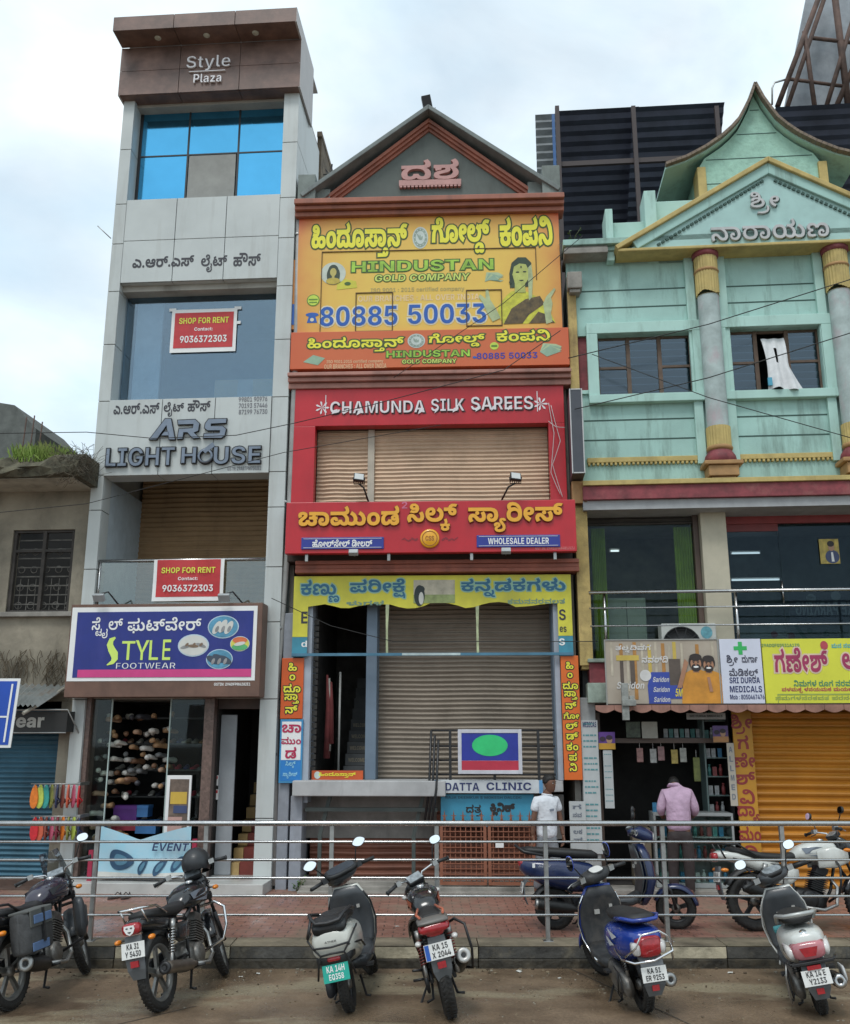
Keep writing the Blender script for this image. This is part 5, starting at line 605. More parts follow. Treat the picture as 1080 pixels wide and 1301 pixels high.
 # ================================================================== helpers for facades
def slats(mb,x0,x1,z0,z1,y,pitch=.075,dP=.018,mi=0,seg=5):
 """roller shutter curtain: curved slats"""
 n=max(1,round((z1-z0)/pitch));p=(z1-z0)/n;vs=[];g_=random.Random(n)
 for i in rG(n):
  e=g_.uniform(-.12,.12)*dP
  for k in rG(seg):
   t=k/seg
   yy=y+e-dP*sin(PI*min(1,t/.8))if t<.8 else y+.004
   vs.append((z0+p*(i+t),yy))
 vs.append((z1,y))
 n=len(vs);w=9;o=[];bow=[g_.uniform(-.004,.004)for _ in rG(w)]
 for j in rG(w):o+=[(x0+(x1-x0)*j/(w-1),yy+bow[j]+.005*sin(z*2.3+j*1.9),z+.004*sin(j*1.3+z*.7)*(i>0))for i,(z,yy)in enumerate(vs)]
 mb.add(o,[(j*n+i,j*n+n+i,j*n+n+i+1,j*n+i+1)for j in rG(w-1)for i in rG(n-1)],mi,False)
 return mb
def wall_holes(mb,x0,x1,z0,z1,y0,y1,holes,mi=0):
 """wall slab with rectangular openings"""
 xs=sorted({x0,x1,*[h[0]for h in holes],*[h[1]for h in holes]});zs=sorted({z0,z1,*[h[2]for h in holes],*[h[3]for h in holes]})
 xs=[x for x in xs if x0<=x<=x1];zs=[z for z in zs if z0<=z<=z1]
 for j in rG(len(zs)-1):
  run=None
  for i in rG(len(xs)):
   solid=False
   if i<len(xs)-1:
    cx,cz=(xs[i]+xs[i+1])/2,(zs[j]+zs[j+1])/2
    solid=not any(h[0]<cx<h[1]and h[2]<cz<h[3]for h in holes)
   if solid and run is None:run=xs[i]
   if not solid and run is not None:
    mb.box(run,xs[i],y0,y1,zs[j],zs[j+1],mi);run=None
 return mb
def room(mb,x0,x1,z0,z1,y0,y1,mi=0):
 """inside of a room, open to the front"""
 mb.quad((x0,y1,z0),(x1,y1,z0),(x1,y1,z1),(x0,y1,z1),mi)
 mb.quad((x0,y0,z0),(x0,y1,z0),(x0,y1,z1),(x0,y0,z1),mi)
 mb.quad((x1,y0,z0),(x1,y1,z0),(x1,y1,z1),(x1,y0,z1),mi)
 mb.quad((x0,y0,z0),(x1,y0,z0),(x1,y1,z0),(x0,y1,z0),mi)
 mb.quad((x0,y0,z1),(x1,y0,z1),(x1,y1,z1),(x0,y1,z1),mi)
 return mb
def board(F,name,label,cat,px0,py0,px1,py1,d,thick,mats,mi_face=0,gR=None,frame=0,bV=.004):
 """sign board: a panel (with a rim if frame > 0) whose front is at depth d. Returns the thing and its extents"""
 x0,x1,z0,z1=F.rect(px0,py0,px1,py1,d)
 T=Thing(name,label,cat,F,((x0+x1)/2,d+thick/2,z0),gR)
 T.p('panel',MB().box(x0,x1,d,d+thick,z0,z1),mats[0],bV=bV)
 if frame>0:
  f=MB();a=frame;y=d-.012
  f.box(x0-.004,x0+a,y,d+thick*.5,z0-.004,z1+.004);f.box(x1-a,x1+.004,y,d+thick*.5,z0-.004,z1+.004)
  f.box(x0+a,x1-a,y,d+thick*.5,z1-a,z1+.004);f.box(x0+a,x1-a,y,d+thick*.5,z0-.004,z0+a)
  T.p('frame',f,mats[1],bV=.003)
 return T,x0,x1,z0,z1
def flood(F,px,py,d,label,base,cat='floodlight',s=.15,gR='floodlights on the saree shop',up=True):
 """square LED floodlight on a bent arm; base = arm foot (lx, y, lz)"""
 x,z=F.at(px,py,d)
 T=Thing('floodlight',label,cat,F,base,gR)
 mb=MB();rot=rot_m(R(-28 if up else 25),3,'X')@rot_m(R(12),3,'Z')
 mb.obox((x,d,z),s,.05,s*.85,rot)
 for i in rG(5):mb.obox(vE((x,d,z))+rot@vE((-s*.4+s*.2*i,.045,0)),.012,.05,s*.7,rot)
 T.p('lamp_head',mb,bkM,bV=.006)
 mb=MB();c=vE((x,d,z))+rot@vE((0,-.0275,0));mb.obox(c,s*.84,.004,s*.7,rot)
 T.p('lens',mb,M('lamp_lens',(.55,.56,.55),.15,var=.05))
 mb=MB();mb.tube([base,(base[0]+(x-base[0])*.5,(base[1]+d)/2,base[2]+(z-base[2])*.6),(x,d+.05,z-s*.5)],.013,8)
 mb.tube([(x-s*.55,d,z),(x-s*.5,d+.06,z-s*.5),(x+s*.5,d+.06,z-s*.5),(x+s*.55,d,z)],.008,6)
 T.p('arm',mb,bkM)
 return T
def cable(label,pts,r=.008,mat=None,sag=0,gR=None,name='cable'):
 out=[]
 for i in rG(len(pts)-1):
  a,b=vE(pts[i]),vE(pts[i+1])
  for k in rG(12):
   t=k/12;p=a.lerp(b,t);p.z-=sag*4*t*(1-t)*(b-a).length;out.append(p)
 out.append(vE(pts[-1]))
 mb=MB();o0=out[0]
 mb.tube(out,r,6)
 o=mb.build(name,mat or cable_m,None,tuple(o0));o.location=o0
 tag(o,label,'cable',gR)
 return o
 # ================================================================== LEFT TOWER
F=FL
xL0,xL1,xR0,xR1=-3.,-2.815,-.305,-.06
zTop=13.2
T=Thing('shop_building','narrow five storey shop tower clad in white panels with a brown roof canopy','building',F,(-1.53,0,0))
tower=T
body=M('tower_body',(.4,.38,.34),.85,var=.15,sC=1.5,sT=(.12,.11,.09),sA=.7,sS=1.2,sV=.2,bump=.2)
mb=MB()
mb.box(xL0+.06,xR1-.05,2.2,9,-.1,12.6)
mb.box(xL0+.06,xL0+.12,.1,2.2,-.1,12.6)
mb.box(xR1-.11,xR1-.05,.1,2.2,-.1,12.6)
mb.box(xL0+.12,xR1-.11,.12,2.2,12.2,12.6)
for z in(10.2,8.95,6.75,2.62):
 mb.box(xL0+.12,xR1-.11,.12,2.2,z-.1,z+.02)
T.p('wall',mb,body)
T.p('parapet',MB().box(xR1-.06,xR1+.02,1.9,9.2,10.9,12.75).box(xR1-.06,xR1+.03,1.85,9.2,12.75,12.85),M('raw_brick_wall',(.22,.17,.12),.9,var=.3,sC=6,bump=.5,sT=(.06,.05,.04),sA=.8))
mb=MB()
zs=[0]+[F.Z(360,y)for y in(1040,888,790,720,644,599,504,431,363,302,251,181)]+[12.4]
g=.006
for a,b_ in zip(zs[:-1],zs[1:]):
 for x0,x1,sgn in((xL0,xL1,1),(xR0,xR1,-1)):
  mb.box(x0,x1,0,.03,a+g,b_-g)
  mb.box(xL0,xL0+.03,.033,.9,a+g,b_-g)if sgn>0 else mb.box(xR1-.03,xR1,.033,1.8,a+g,b_-g)
  mb.box(xL1-.03,xL1,.033,.3,a+g,b_-g)if sgn>0 else mb.box(xR0,xR0+.03,.033,.3,a+g,b_-g)
  T.p('cladding_panel',mb,acp,bV=.003);mb=MB()
mb=MB()
for x0,x1 in((xL0+.02,xL1-.02),(xR0+.02,xR1-.02)):T.p('cladding_frame',MB().box(x0,x1,.02,.2,0,12.4),joint)
xa=[xL1,F.X(222,300),F.X(286,300),xR0]
def spandrel(z0,z1,rows,d=0,name='spandrel'):
 mb=MB()
 zz=[z0]+rows+[z1]
 for i in rG(3):
  for a,b_ in zip(zz[:-1],zz[1:]):
   mb.box(xa[i]+.005,xa[i+1]-.005,d,d+.03,a+.005,b_-.005)
  mb.box(xa[i]+.005,xa[i+1]-.005,d+.03,.32,z0,z0+.03);mb.box(xa[i]+.005,xa[i+1]-.005,d+.035,.32,z1-.03,z1)
 mb2=MB();mb2.box(xL1,xR0,d+.02,d+.06,z0+.005,z1-.005)
 T.p(name,mb,acp,bV=.003);T.p(name+'_frame',mb2,joint)
zG0=F.Z(260,252,.2);zW1=F.Z(260,356);zW0=F.Z(260,506);zS1=F.Z(260,603)
spandrel(zW1,F.Z(260,250),[F.Z(250,303)])
spandrel(zS1,zW0,[],-.03)
bg=M('blue_mirror_glass',(.1,.42,.7),.07,mE=.95,var=.06,sC=1)
zg1=F.Z(270,120,.3)
mb=MB();cols=[xL1,xL1+.85,xL1+1.7,xR0];zm=F.Z(265,196,.3)
zg0=zG0-.02
for i in rG(3):
 for a,b_ in((zg0,zm),(zm,zg1+.35)):
  if i==1 and a==zg0:continue
  mb.box(cols[i]+.015,cols[i+1]-.015,.3,.31,a+.012,b_-.012)
wn_=T.p('window',mb,bg)
mb=MB()
for x in cols[1:-1]:mb.box(x-.015,x+.015,.29,.33,zg0,zg1+.35)
mb.box(xL1,xR0,.291,.331,zm-.012,zm+.012);mb.box(xL1,xL1+.05,.29,.33,zg0,zg1+.35)
T.p('window_frame',mb,bkM,wn_)
T.p('window_board',MB().box(cols[1]+.03,cols[2]-.03,.28,.3,zg0+.02,zm-.03),M('grey_board',(.3,.3,.28),.7,var=.12,sC=3,sT=(.16,.16,.15),sA=.8,sS=2,sV=.2),wn_,bV=.006)
mb=MB();room(mb,xL1,xR0,zW0-.05,zW1+.25,.3,2.15);T.p('room',mb,M('pale_room',(.3,.37,.42),.8,var=.1))
T.p('window',MB().box(xL1+.02,xR0,.33,.338,zW0,zW1+.3),glass('blue_grey_glass',(.68,.76,.82),.17,.05,(.62,.78,.9)))
T.p('partition',MB().box(xL1+.12,xL1+.55,.5,.54,zW0,zW1-.1),M('pale_partition',(.75,.82,.82),.6))
zB1=zS1;zB0=F.Z(260,775)
mb=MB();mb.quad((xL1,.3,zB0),(xL1,1.6,zB0),(xL1,1.6,zB1),(xL1,.3,zB1));mb.quad((xR0,.3,zB0),(xR0,1.6,zB0),(xR0,1.6,zB1),(xR0,.3,zB1))
mb.box(xL1,xR0,.31,1.6,zB0-.15,zB0-.1)
mb.quad((xL1,.3,zB1+.75),(xR0,.3,zB1+.75),(xR0,1.6,zB1+.75),(xL1,1.6,zB1+.75))
T.p('balcony_wall',mb,M('pale_blue_plaster',(.45,.51,.55),.75,var=.08,sT=(.25,.27,.28),sA=.4))
mb=MB();slats(mb,xL1,xR0,zB0-.1,zB1+.75,1.58,.082,.02)
T.p('shutter',mb,M('brown_shutter',(.38,.24,.125),.5,mE=.25,var=.12,sC=2,sT=(.14,.085,.045),sA=.5))
mb=MB();zr=F.Z(270,711,.06)
mb.tube([(xL1,.06,zr),(xR0,.06,zr)],.022,10);mb.tube([(xL1+.03,.06,zB0),(xL1+.03,.06,zr)],.018,10)
T.p('balcony_rail',mb,steel)
T.p('balcony_glass',MB().box(xL1+.05,xR0,.055,.063,zB0,zr-.03),glass('balcony_glass',(.8,.83,.78),.1,.05))
xP0,xP1=-3.05,-.02
zc0=F.Z(260,33,-.55);zc1=F.Z(260,17,-.55)+.02;zp0=F.Z(260,116,-.15);zp1=zc0
mb=MB()
for i in rG(3):
 a=xP0+(xP1-xP0)*i/3;b_=xP0+(xP1-xP0)*(i+1)/3
 mb.box(a+.004,b_-.004,-.55,-.52,zc0,zc1)
 mb.box(a+.004,b_-.004,-.52,-.15,zc0+.002,zc0+.03)
 for c,e in((zp0,zp0+(zp1-zp0)*.5),(zp0+(zp1-zp0)*.5,zp1-.003)):
  mb.box(a+.004,b_-.004,-.15,-.12,c+.003,e-.003)
 mb.box(a+.004,b_-.004,-.118,.35,zp0-0,zp0+.03)
cn_=T.p('canopy',mb,wood,bV=.003)
mb=MB();mb.box(xP1-.03,xP1,-.549,.9,zc0-.002,zc1+.001);mb.box(xP1-.03,xP1,-.149,.9,zp0-.001,zc0-.004);mb.box(xP0,xP0+.03,-.149,.5,zp0-.001,zc0-.004)
mb.box(xP0+.01,xP1-.04,-.51,1.5,zc1-.03,zc1-.004)
T.p('canopy_side',mb,M('pale_side_panel',(.45,.42,.41),.45,var=.08),cn_)
for px in(200,262,324):
 x,z=F.at(px,48-(px-200)*.03,-.36);T.p('downlight',MB().lathe([(0,-.01),(.035,-.01),(.05,-.004),(.055,.004),(.055,.012)],(x,-.34,zc0-.008),(0,0,1),16),M('lamp_glass',(.5,.5,.42),.25,var=.1),cn_)
let=Thing('building_sign','white serif letters of the name on the brown roof fascia','sign',F,(-1.5,-.15,F.Z(266,110,-.15)))
pale=M('pale_letter',(.78,.76,.78),.4,var=.03)
mb=MB();wr(mb,F,'Style',LB,237,71,292.5,88,-.185,dP=.03,exp=-.008)
let.p('lettering',mb,pale)
mb=MB();wr(mb,F,'Plaza',LB,246,94,281,103.5,-.185,dP=.03,exp=-.004)
let.p('lettering',mb,pale)
mb=MB();x0,z=F.at(240,91,-.18);x1,_=F.at(286,89,-.18);mb.box(x0,x1,-.18,-.15,z-.006,z+.006);let.p('rule',mb,pale)
darkl=M('charcoal_letter',(.035,.035,.045),.5,var=.1)
let=Thing('building_sign','black painted line of script above the blue grey window with the rent notice','sign',F,(-1.5,-.002,F.Z(245,340)))
mb=MB()
wr(mb,F,'e . aa raV . e saV',KN,169,327,246,338,-.004,exp=.001)
let.p('lettering',mb,darkl)
mb=MB();wr(mb,F,'laE AI ttaV',KN,256,323.5,288,345,-.004)
wr(mb,F,'haN AU saV',KN,297,321.5,331,337.5,-.004)
let.p('lettering',mb,darkl)
let=Thing('shop_sign','shop name in raised metal letters on white panels above the brown shutter','sign',F,(-1.5,-.05,zS1))
d=-.034
mb=MB();wr(mb,F,'e . aa raV . e saV',KN,145,513,202,525.5,d)
wr(mb,F,'laE AI ttaV',KN,208.5,511,233,529,d);wr(mb,F,'haN AU saV',KN,239,508.5,267,522.5,d)
let.p('lettering',mb,darkl)
mb=MB()
for i,(s_,y)in enumerate((('99801 90976',504.5),('70193 57446',512.5),('87199 76730',520.5))):wr(mb,F,s_,LB,303.5,y,339.5,y+5.2,d)
wr(mb,F,'GSTN: 29ABTPM7502E1',LB,289,593,332,597,d)
let.p('lettering',mb,M('grey_print',(.16,.16,.18),.5,var=.02))
metal_l=M('grey_metal_letter',(.2,.23,.28),.3,mE=.6,var=.12);metal_s=M('black_letter_side',(.015,.015,.018),.5)
mb=MB()
def ars(mb,d,exp,dep):
 def P(px,py):return F.at(px,py,d)
 for pts in([(190,558),(210,532),(217,532),(222,558),(215,558),(211.5,540),(198.5,558)],[(205,553),(209,548.5),(214.2,548.5),(215.2,553)],
 [(226,534),(248,533),(253,538),(251.5,547),(246,549.5),(253,556),(245,556.5),(238,549),(233,549),(231.5,557),(225.5,557.5),(227.5,545),(245,544),(246,538.5),(226.5,539)],
 [(261,538),(265,532.5),(287.5,532),(286.8,537),(268,538),(267.5,541.5),(283,541.5),(287,545),(285,553),(281,556),(258.5,556),(259.5,551),(279,550.5),(280,546.5),(263.5,546.5),(260,543.5)]):
  q=[P(*p)for p in pts]
  if area(q)<0:q=q[::-1]
  mb.prism(grow(q,exp)if exp else q,d,d+dep)
ars(mb,-.09,0,.02);let.p('letter_face',mb,metal_l)
mb=MB();ars(mb,-.069,.012,.035);let.p('letter_return',mb,metal_s)
mb=MB();wr(mb,F,'LIGHT',LB,135.5,569.5,221,591,-.09,dP=.02,exp=-.004);wr(mb,F,'H',LB,231,568.5,248.5,588,-.09,dP=.02,exp=-.004);wr(mb,F,'USE',LB,272,567.5,330.5,588.5,-.09,dP=.02,exp=-.004)
x,z=F.at(260.5,579,-.09);mb.lathe([(.085,0),(.115,0),(.115,.02),(.085,.02),(.085,0)],(x,-.09,z),(0,1,0),24)
mb.obox((x+.06,-.085,z+.13),.16,.012,.07,rot_m(R(-38),3,'Y'));mb.obox((x+.02,-.086,z+.09),.05,.012,.1,rot_m(R(40),3,'Y'))
let.p('letter_face',mb,metal_l)
mb=MB();wr(mb,F,'LIGHT',LB,135.5,569.5,221,591,-.069,dP=.035,exp=.01);wr(mb,F,'H',LB,231,568.5,248.5,588,-.069,dP=.035,exp=.01);wr(mb,F,'USE',LB,272,567.5,330.5,588.5,-.069,dP=.035,exp=.01)
mb.lathe([(.075,0),(.125,0),(.125,.035),(.075,.035),(.075,0)],(x,-.069,z),(0,1,0),24)
let.p('letter_return',mb,metal_s)
notice=M('rent_red',(.52,.035,.04),.55,var=.1,sC=6,bump=.25,bS=7)
def rent(px0,py0,px1,py1,d,label,wavy,tops):
 x0,x1,z0,z1=F.rect(px0,py0,px1,py1,d)
 T=Thing('rent_banner',label,'banner',F,((x0+x1)/2,d,z0))
 w,h=x1-x0,z1-z0
 def cloth(mb,a0,a1,c0,c1,y,mi):
  n=14;vs=[]
  for j in rG(5):
   for i in rG(n+1):
    u=a0+(a1-a0)*i/n;v=c0+(c1-c0)*j/4
    vs.append((x0+w*u,y+wavy*sin(u*9+v*3),z0+h*v))
  mb.add(vs,[(j*(n+1)+i,j*(n+1)+i+1,(j+1)*(n+1)+i+1,(j+1)*(n+1)+i)for j in rG(4)for i in rG(n)],mi,True)
 mb=MB();cloth(mb,0,1,0,1,d,0);T.p('sheet',mb,whP)
 mb=MB();cloth(mb,.05,.95,.1,tops,d-.004,0);T.p('print',mb,notice)
 y=d-.009-abs(wavy)
 mb=MB();write(mb,'SHOP FOR RENT',LB,x0+w*.12,x1-w*.12,z0+h*.66,z0+h*.8,y);T.p('lettering',mb,M('lime_print',(.72,.75,.08),.5))
 mb=MB();write(mb,'Contact:',LB,x0+w*.36,x1-w*.36,z0+h*.49,z0+h*.57,y);write(mb,'9036372303',LB,x0+w*.15,x1-w*.14,z0+h*.22,z0+h*.38,y)
 T.p('lettering',mb,whP)
 return T
Tr=rent(219,394,299,446,.3,'red shop for rent notice taped inside the upper blue grey window',0,.92)
mb=MB();x0,x1,z0,z1=F.rect(219,394,299,446,.3)
for x,z in((x0,z1),(x1,z1),(x1,z1-.25)):mb.box(x-.05,x+.06,.305,.309,z-.02,z+.03)
Tr.p('tape',mb,whP)
rent(196,711,283,763,0,'red shop for rent banner hung over the glass balcony rail of the tower',.012,.985)
Tb=Thing('cardboard_box','brown cardboard carton standing inside the upper blue grey window','box',F,(F.X(310,500,.6),.8,zW0))
mb=MB();x0,x1=F.X(272,500,.36),xR0-.03;mb.box(x0,x1,.36,.8,zW0+0,F.Z(300,482,.36));Tb.p('carton',mb,M('cardboard',(.62,.47,.28),.8,var=.08),bV=.01)
mb=MB();c=(x0+x1)/2;mb.box(c-.12,c+.12,.354,.36,zW0+.01,F.Z(300,482,.36)-.01);Tb.p('tape',mb,M('pale_tape',(.55,.5,.42),.4))
m_board=M('board_brown',(.16,.085,.06),.5,var=.2,sC=2,sT=(.08,.04,.03),sA=.4)
d=-.32
x0,x1,z0,z1=F.rect(91,768,329,885,d)
T=Thing('shop_sign','blue footwear shop signboard with white border over the shoe shop entrance','sign',F,((x0+x1)/2,d,z0))
T.p('casing',MB().box(x0,x1,d+.006,0,z0,z1),m_board,bV=.006)
a0,a1,c0,c1=F.rect(92.5,772,323.5,864.5,d);dd=d
def signrect(px0,py0,px1,py1,d,y,mat,nm='print',T=T):
 q=F.rect(px0,py0,px1,py1,d);mb=MB();mb.box(q[0],q[1],y,y+.0035,q[2],q[3]);T.p(nm,mb,mat)
signrect(92.5,772,323.5,864.5,d,d+0,whP,'border')
signrect(99,778,319,860,d,d-.004,M('royal_blue_print',(.014,.026,.21),.35,var=.08,sC=3,sT=(.06,.06,.28),sA=.35),'print')
signrect(99,851,319,859.8,d,d-.008,M('pink_print',(.6,.05,.22),.4,var=.05),'stripe')
mb=MB();wr(mb,F,'saE ttaS AIT laV',KN,117.5,784,155,811,d-.009,exp=-.002);wr(mb,F,'pha U ttaV vaE LM raV',KN,163,784.5,255.5,804,d-.009,exp=-.002)
T.p('lettering',mb,whP)
lime=M('lime_letter',(.62,.8,.16),.4,var=.04)
mb=MB()
for ch,a,b_,y0,y1 in(('T',155,171,814,839),('Y',172,189,813,839),('L',190,201,813,839),('E',207,216.5,812,839)):wr(mb,F,ch,LB,a,y0,b_,y1,d-.009,exp=-.006)
def stroke(mb,pts,w,y,mi=0):
 """flat brush stroke through photo points with widths"""
 q=[vE(F.at(px,py,d))for px,py in pts];n=len(q);l=[];r=[]
 for i in rG(n):
  t=(q[min(i+1,n-1)]-q[max(0,i-1)]).normalized();nn=vE((-t.y,t.x))*w[i]
  l.append(q[i]+nn);r.append(q[i]-nn)
 for i in rG(n-1):mb.add([(l[i].x,y,l[i].y),(r[i].x,y,r[i].y),(r[i+1].x,y,r[i+1].y),(l[i+1].x,y,l[i+1].y)],[(0,1,2,3)],mi)
stroke(mb,[(147,810),(142,813),(140,819),(142,825),(145.5,831),(146,837),(143,841.5),(136,845)],[.012,.035,.045,.05,.055,.045,.03,.006],d-.009)
T.p('lettering',mb,lime)
mb=MB();wr(mb,F,'FOOTWEAR',LB,147.5,842,223,849.5,d-.0095,exp=-.004);T.p('lettering',mb,whP)
mb=MB();wr(mb,F,'GSTIN: 29ADFPM6282E1',LB,272,867.5,318,871,d-.001);T.p('lettering',mb,whP)
ov=[((284,796.5),20,14.5,'blue'),((246,820),20,14,'white'),((305,818),12.5,9.5,'rainbow'),((279,837.5),17,12.5,'blue')]
pm=[M('oval_cyan',(.1,.32,.48),.4,var=.2,sC=8),M('oval_pale',(.62,.62,.58),.45,var=.05),M('shoe_grey',(.3,.3,.3),.5,var=.2),M('oval_rim',(.5,.62,.72),.4),M('oval_yellow',(.65,.6,.1),.4),M('oval_orange',(.65,.16,.06),.4),M('oval_green',(.1,.42,.16),.4),M('shoe_dark',(.05,.07,.1),.5),M('shoe_brown',(.22,.15,.1),.5)]
for(px,py),rx,ry,k in ov:
 x,z=F.at(px,py,d);s=13.25/1200
 mb=MB();y=d-.0085
 mb.ell(x,z,rx*s,ry*s,y,3);y-=.003
 if k=='blue':
  mb.ell(x,z,rx*s*.93,ry*s*.92,y,0)
  for j in rG(3):
   cx=x+(-.09+j*.085);mb.ell(cx,z-.01+.02*(j%2),.045,.1,y-.003-.0005*j,1 if py<810 else 7,rot=-.5 if py<810 else 1.1)
   mb.ell(cx+.005,z-.03,.022,.045,y-.006,2,rot=-.4)
 elif k=='white':
  mb.ell(x,z,rx*s*.92,ry*s*.9,y,1)
  for j in rG(3):mb.ell(x-.11+j*.11,z-.02+.01*j,.075,.022,y-.003-.0005*j,(2,8,2)[j],rot=.25-.3*j);mb.ell(x-.09+j*.1,z+.01,.03,.018,y-.006,8,rot=.8)
 else:
  mb.ell(x,z,rx*s*.94,ry*s*.92,y,4);mb.ell(x,z+.05,rx*s*.75,ry*s*.42,y-.003,5);mb.ell(x,z-.045,rx*s*.8,ry*s*.42,y-.0034,6);mb.ell(x,z,.08,.025,y-.006,1,rot=.2)
 T.p('picture',mb,pm)
for i,(px,py,bx)in enumerate(((146,766,128),(291,766,306))):
 x,z=F.at(px-20 if i==0 else px-6,py-2,d-.1)
 Tl=Thing('floodlight',('grey floodlight over the left end of the blue footwear board','grey floodlight over the right end of the blue footwear board')[i],'floodlight',F,(x,d-.05,z1),'floodlights over the footwear board')
 Tl.p('lamp_head',MB().obox((x,d-.12,z+.05),.16,.05,.11,rot_m(R(40),3,'X')),M('lamp_grey',(.35,.37,.38),.4,var=.1),bV=.006)
 Tl.p('arm',MB().tube([(x+.22,d+.05,z1),(x+.1,d-.05,z+.14),(x,d-.1,z+.1)],.012,8),bkM)
 # ---- ground floor shop of the tower
T=tower
zs1=F.Z(215,893);zf=.14
xm0,xm1=F.X(253,1000),F.X(266,1000)
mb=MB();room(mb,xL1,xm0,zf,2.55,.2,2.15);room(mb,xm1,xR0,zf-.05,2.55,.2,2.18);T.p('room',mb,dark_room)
T.p('plinth',MB().box(xL0+.02,xR1,-.45,2.2,-.19,zf-.006),M('white_marble',(.5,.5,.48),.35,var=.1,sC=2,sT=(.25,.24,.2),sA=.5,sV=1),bV=.008)
for a,b_ in((xm0,xm1),(xL1,xL1+.07)):T.p('door_post',MB().box(a,b_,.05,.3,zf,2.6),M('brown_granite',(.17,.11,.09),.4,var=.3,sC=30),bV=.006)
T.p('door_header',MB().box(xm1,xR0,.25,.5,2.38,2.6),M('dark_brown',(.08,.05,.04),.6,var=.2))
T.p('door',MB().box(xm1+.02,xm1+.25,.35,.39,zf,2.3),M('pale_grey_door',(.3,.32,.34),.5,var=.08),bV=.006)
for i,py in enumerate((985,1003)):
 q=F.rect(266,py,277,py+13,.34);Tn=Thing('paper_note',('upper red headed notice on the pale stair door beside the shoe shop','lower red headed notice on the pale stair door beside the shoe shop')[i],'notice',F,(q[0],.34,q[2]));Tn.p('paper',MB().box(q[0],q[1],.343,.347,q[2],q[3]),whP);Tn.p('print',MB().box(q[0]+.01,q[1]-.01,.339,.342,q[3]-.05,q[3]-.01).box(q[0]+.02,q[1]-.03,.339,.342,q[2]+.03,q[2]+.045),notice)
for i in rG(9):
 z=zf+.17*i;y=.42+.2*i;T.p('stair_step',MB().box(xm1+.36,xR0-.002,y,y+.22,z-.05 if i==0 else z,z+.165),M('red_riser',(.2,.035,.025),.5,var=.15))
 T.p('stair_block',MB().box(xm1+.22,xm1+.356,y-.012,y+.2,z-.05 if i==0 else z,z+.155),M('beige_tile',(.5,.34,.14),.5,var=.15))
mb=MB();xg=F.X(220,1000,.5)
mb.box(xL1+.08,xL1+.35,.12,.128,zf+.02,2.52);T.p('window',mb,glass('shop_glass',(.82,.88,.86),.015,.03,None,.25))
T.p('glass_door',MB().box(xg,xm0-.01,.2,.208,zf+.02,2.52),glass('shop_glass',(.82,.88,.86),.015,.03,None,.25))
T.p('door_edge',MB().box(xg-.008,xg+.008,.19,.215,zf+.02,2.52).box(xL1+.345,xL1+.36,.11,.135,zf+.02,2.52),M('glass_edge',(.45,.55,.52),.3))
mb=MB()
for k in rG(6):mb.box(xL1+.02,xm0-.02,1.05,1.6,zf+.22+.38*k,zf+.24+.38*k)
T.p('shelf',mb,M('shelf_grey',(.1,.1,.1),.6))
def shoe_mb(L_=.26,mi=0):
 mb=MB();secs=[]
 for t,w,h in((0,.028,.05),(.12,.036,.075),(.3,.036,.07),(.5,.038,.05),(.75,.046,.035),(.93,.034,.028),(1.,.012,.018)):
  secs.append([(L_*(t-.5),w*cos(2*PI*k/10),max(0,h*(.5+.5*sin(2*PI*k/10))))for k in rG(10)])
 return mb.loft(secs,mi)
shoe_cols=[(.05,.05,.06),(.22,.11,.06),(.6,.57,.52),(.42,.24,.12),(.08,.1,.25),(.6,.08,.12),(.55,.34,.22),(.75,.7,.62),(.2,.2,.2)]
shoe_src=[shoe_mb().build('shoe',M('shoe_leather_%d'%i,c,.5,var=.15,sC=30))for i,c in enumerate(shoe_cols)]
used=set();rng=random.Random(5)
SHCOL=['black','dark brown','pale grey','tan brown','navy','red','light brown','cream','charcoal']
def put_shoe(x,y,z,rz,rx,k):
 o=shoe_src[k]if k not in used else shoe_src[k].copy()
 if k in used:COL.objects.link(o)
 used.add(k)
 o.location=F.w(x,y,z);o.rotation_euler=(rx,0,-F.a+rz)
 tag(o,SHCOL[k]+' shoe displayed inside the dark footwear shop','shoe',SHCOL[k]+' shoes shown in the footwear shop')
for r_ in rG(5):
 for i in rG(12):
  if rng.random()<.12:continue
  put_shoe(xL1+.14+.125*i,1.16+rng.uniform(-.05,.05),zf+.242+.38*r_,R(-90)+rng.uniform(-.25,.25),0,rng.randrange(9))
for r_ in rG(10):
 for i in rG(11):
  if r_<4 and i>4 or rng.random()<.15:continue
  put_shoe(xL1+.1+.098*i+rng.uniform(-.02,.02),.32+rng.uniform(0,.3),.62+.18*r_+rng.uniform(-.06,.06),R(90)+rng.uniform(-.7,.7),R(60)+rng.uniform(-.4,.4),rng.choice([2,3,6,7,0,8,1,2,3]))
box_cols=[('purple',(.12,.03,.22)),('blue',(.05,.18,.42)),('dark red',(.3,.03,.05)),('grey',(.3,.3,.3))]
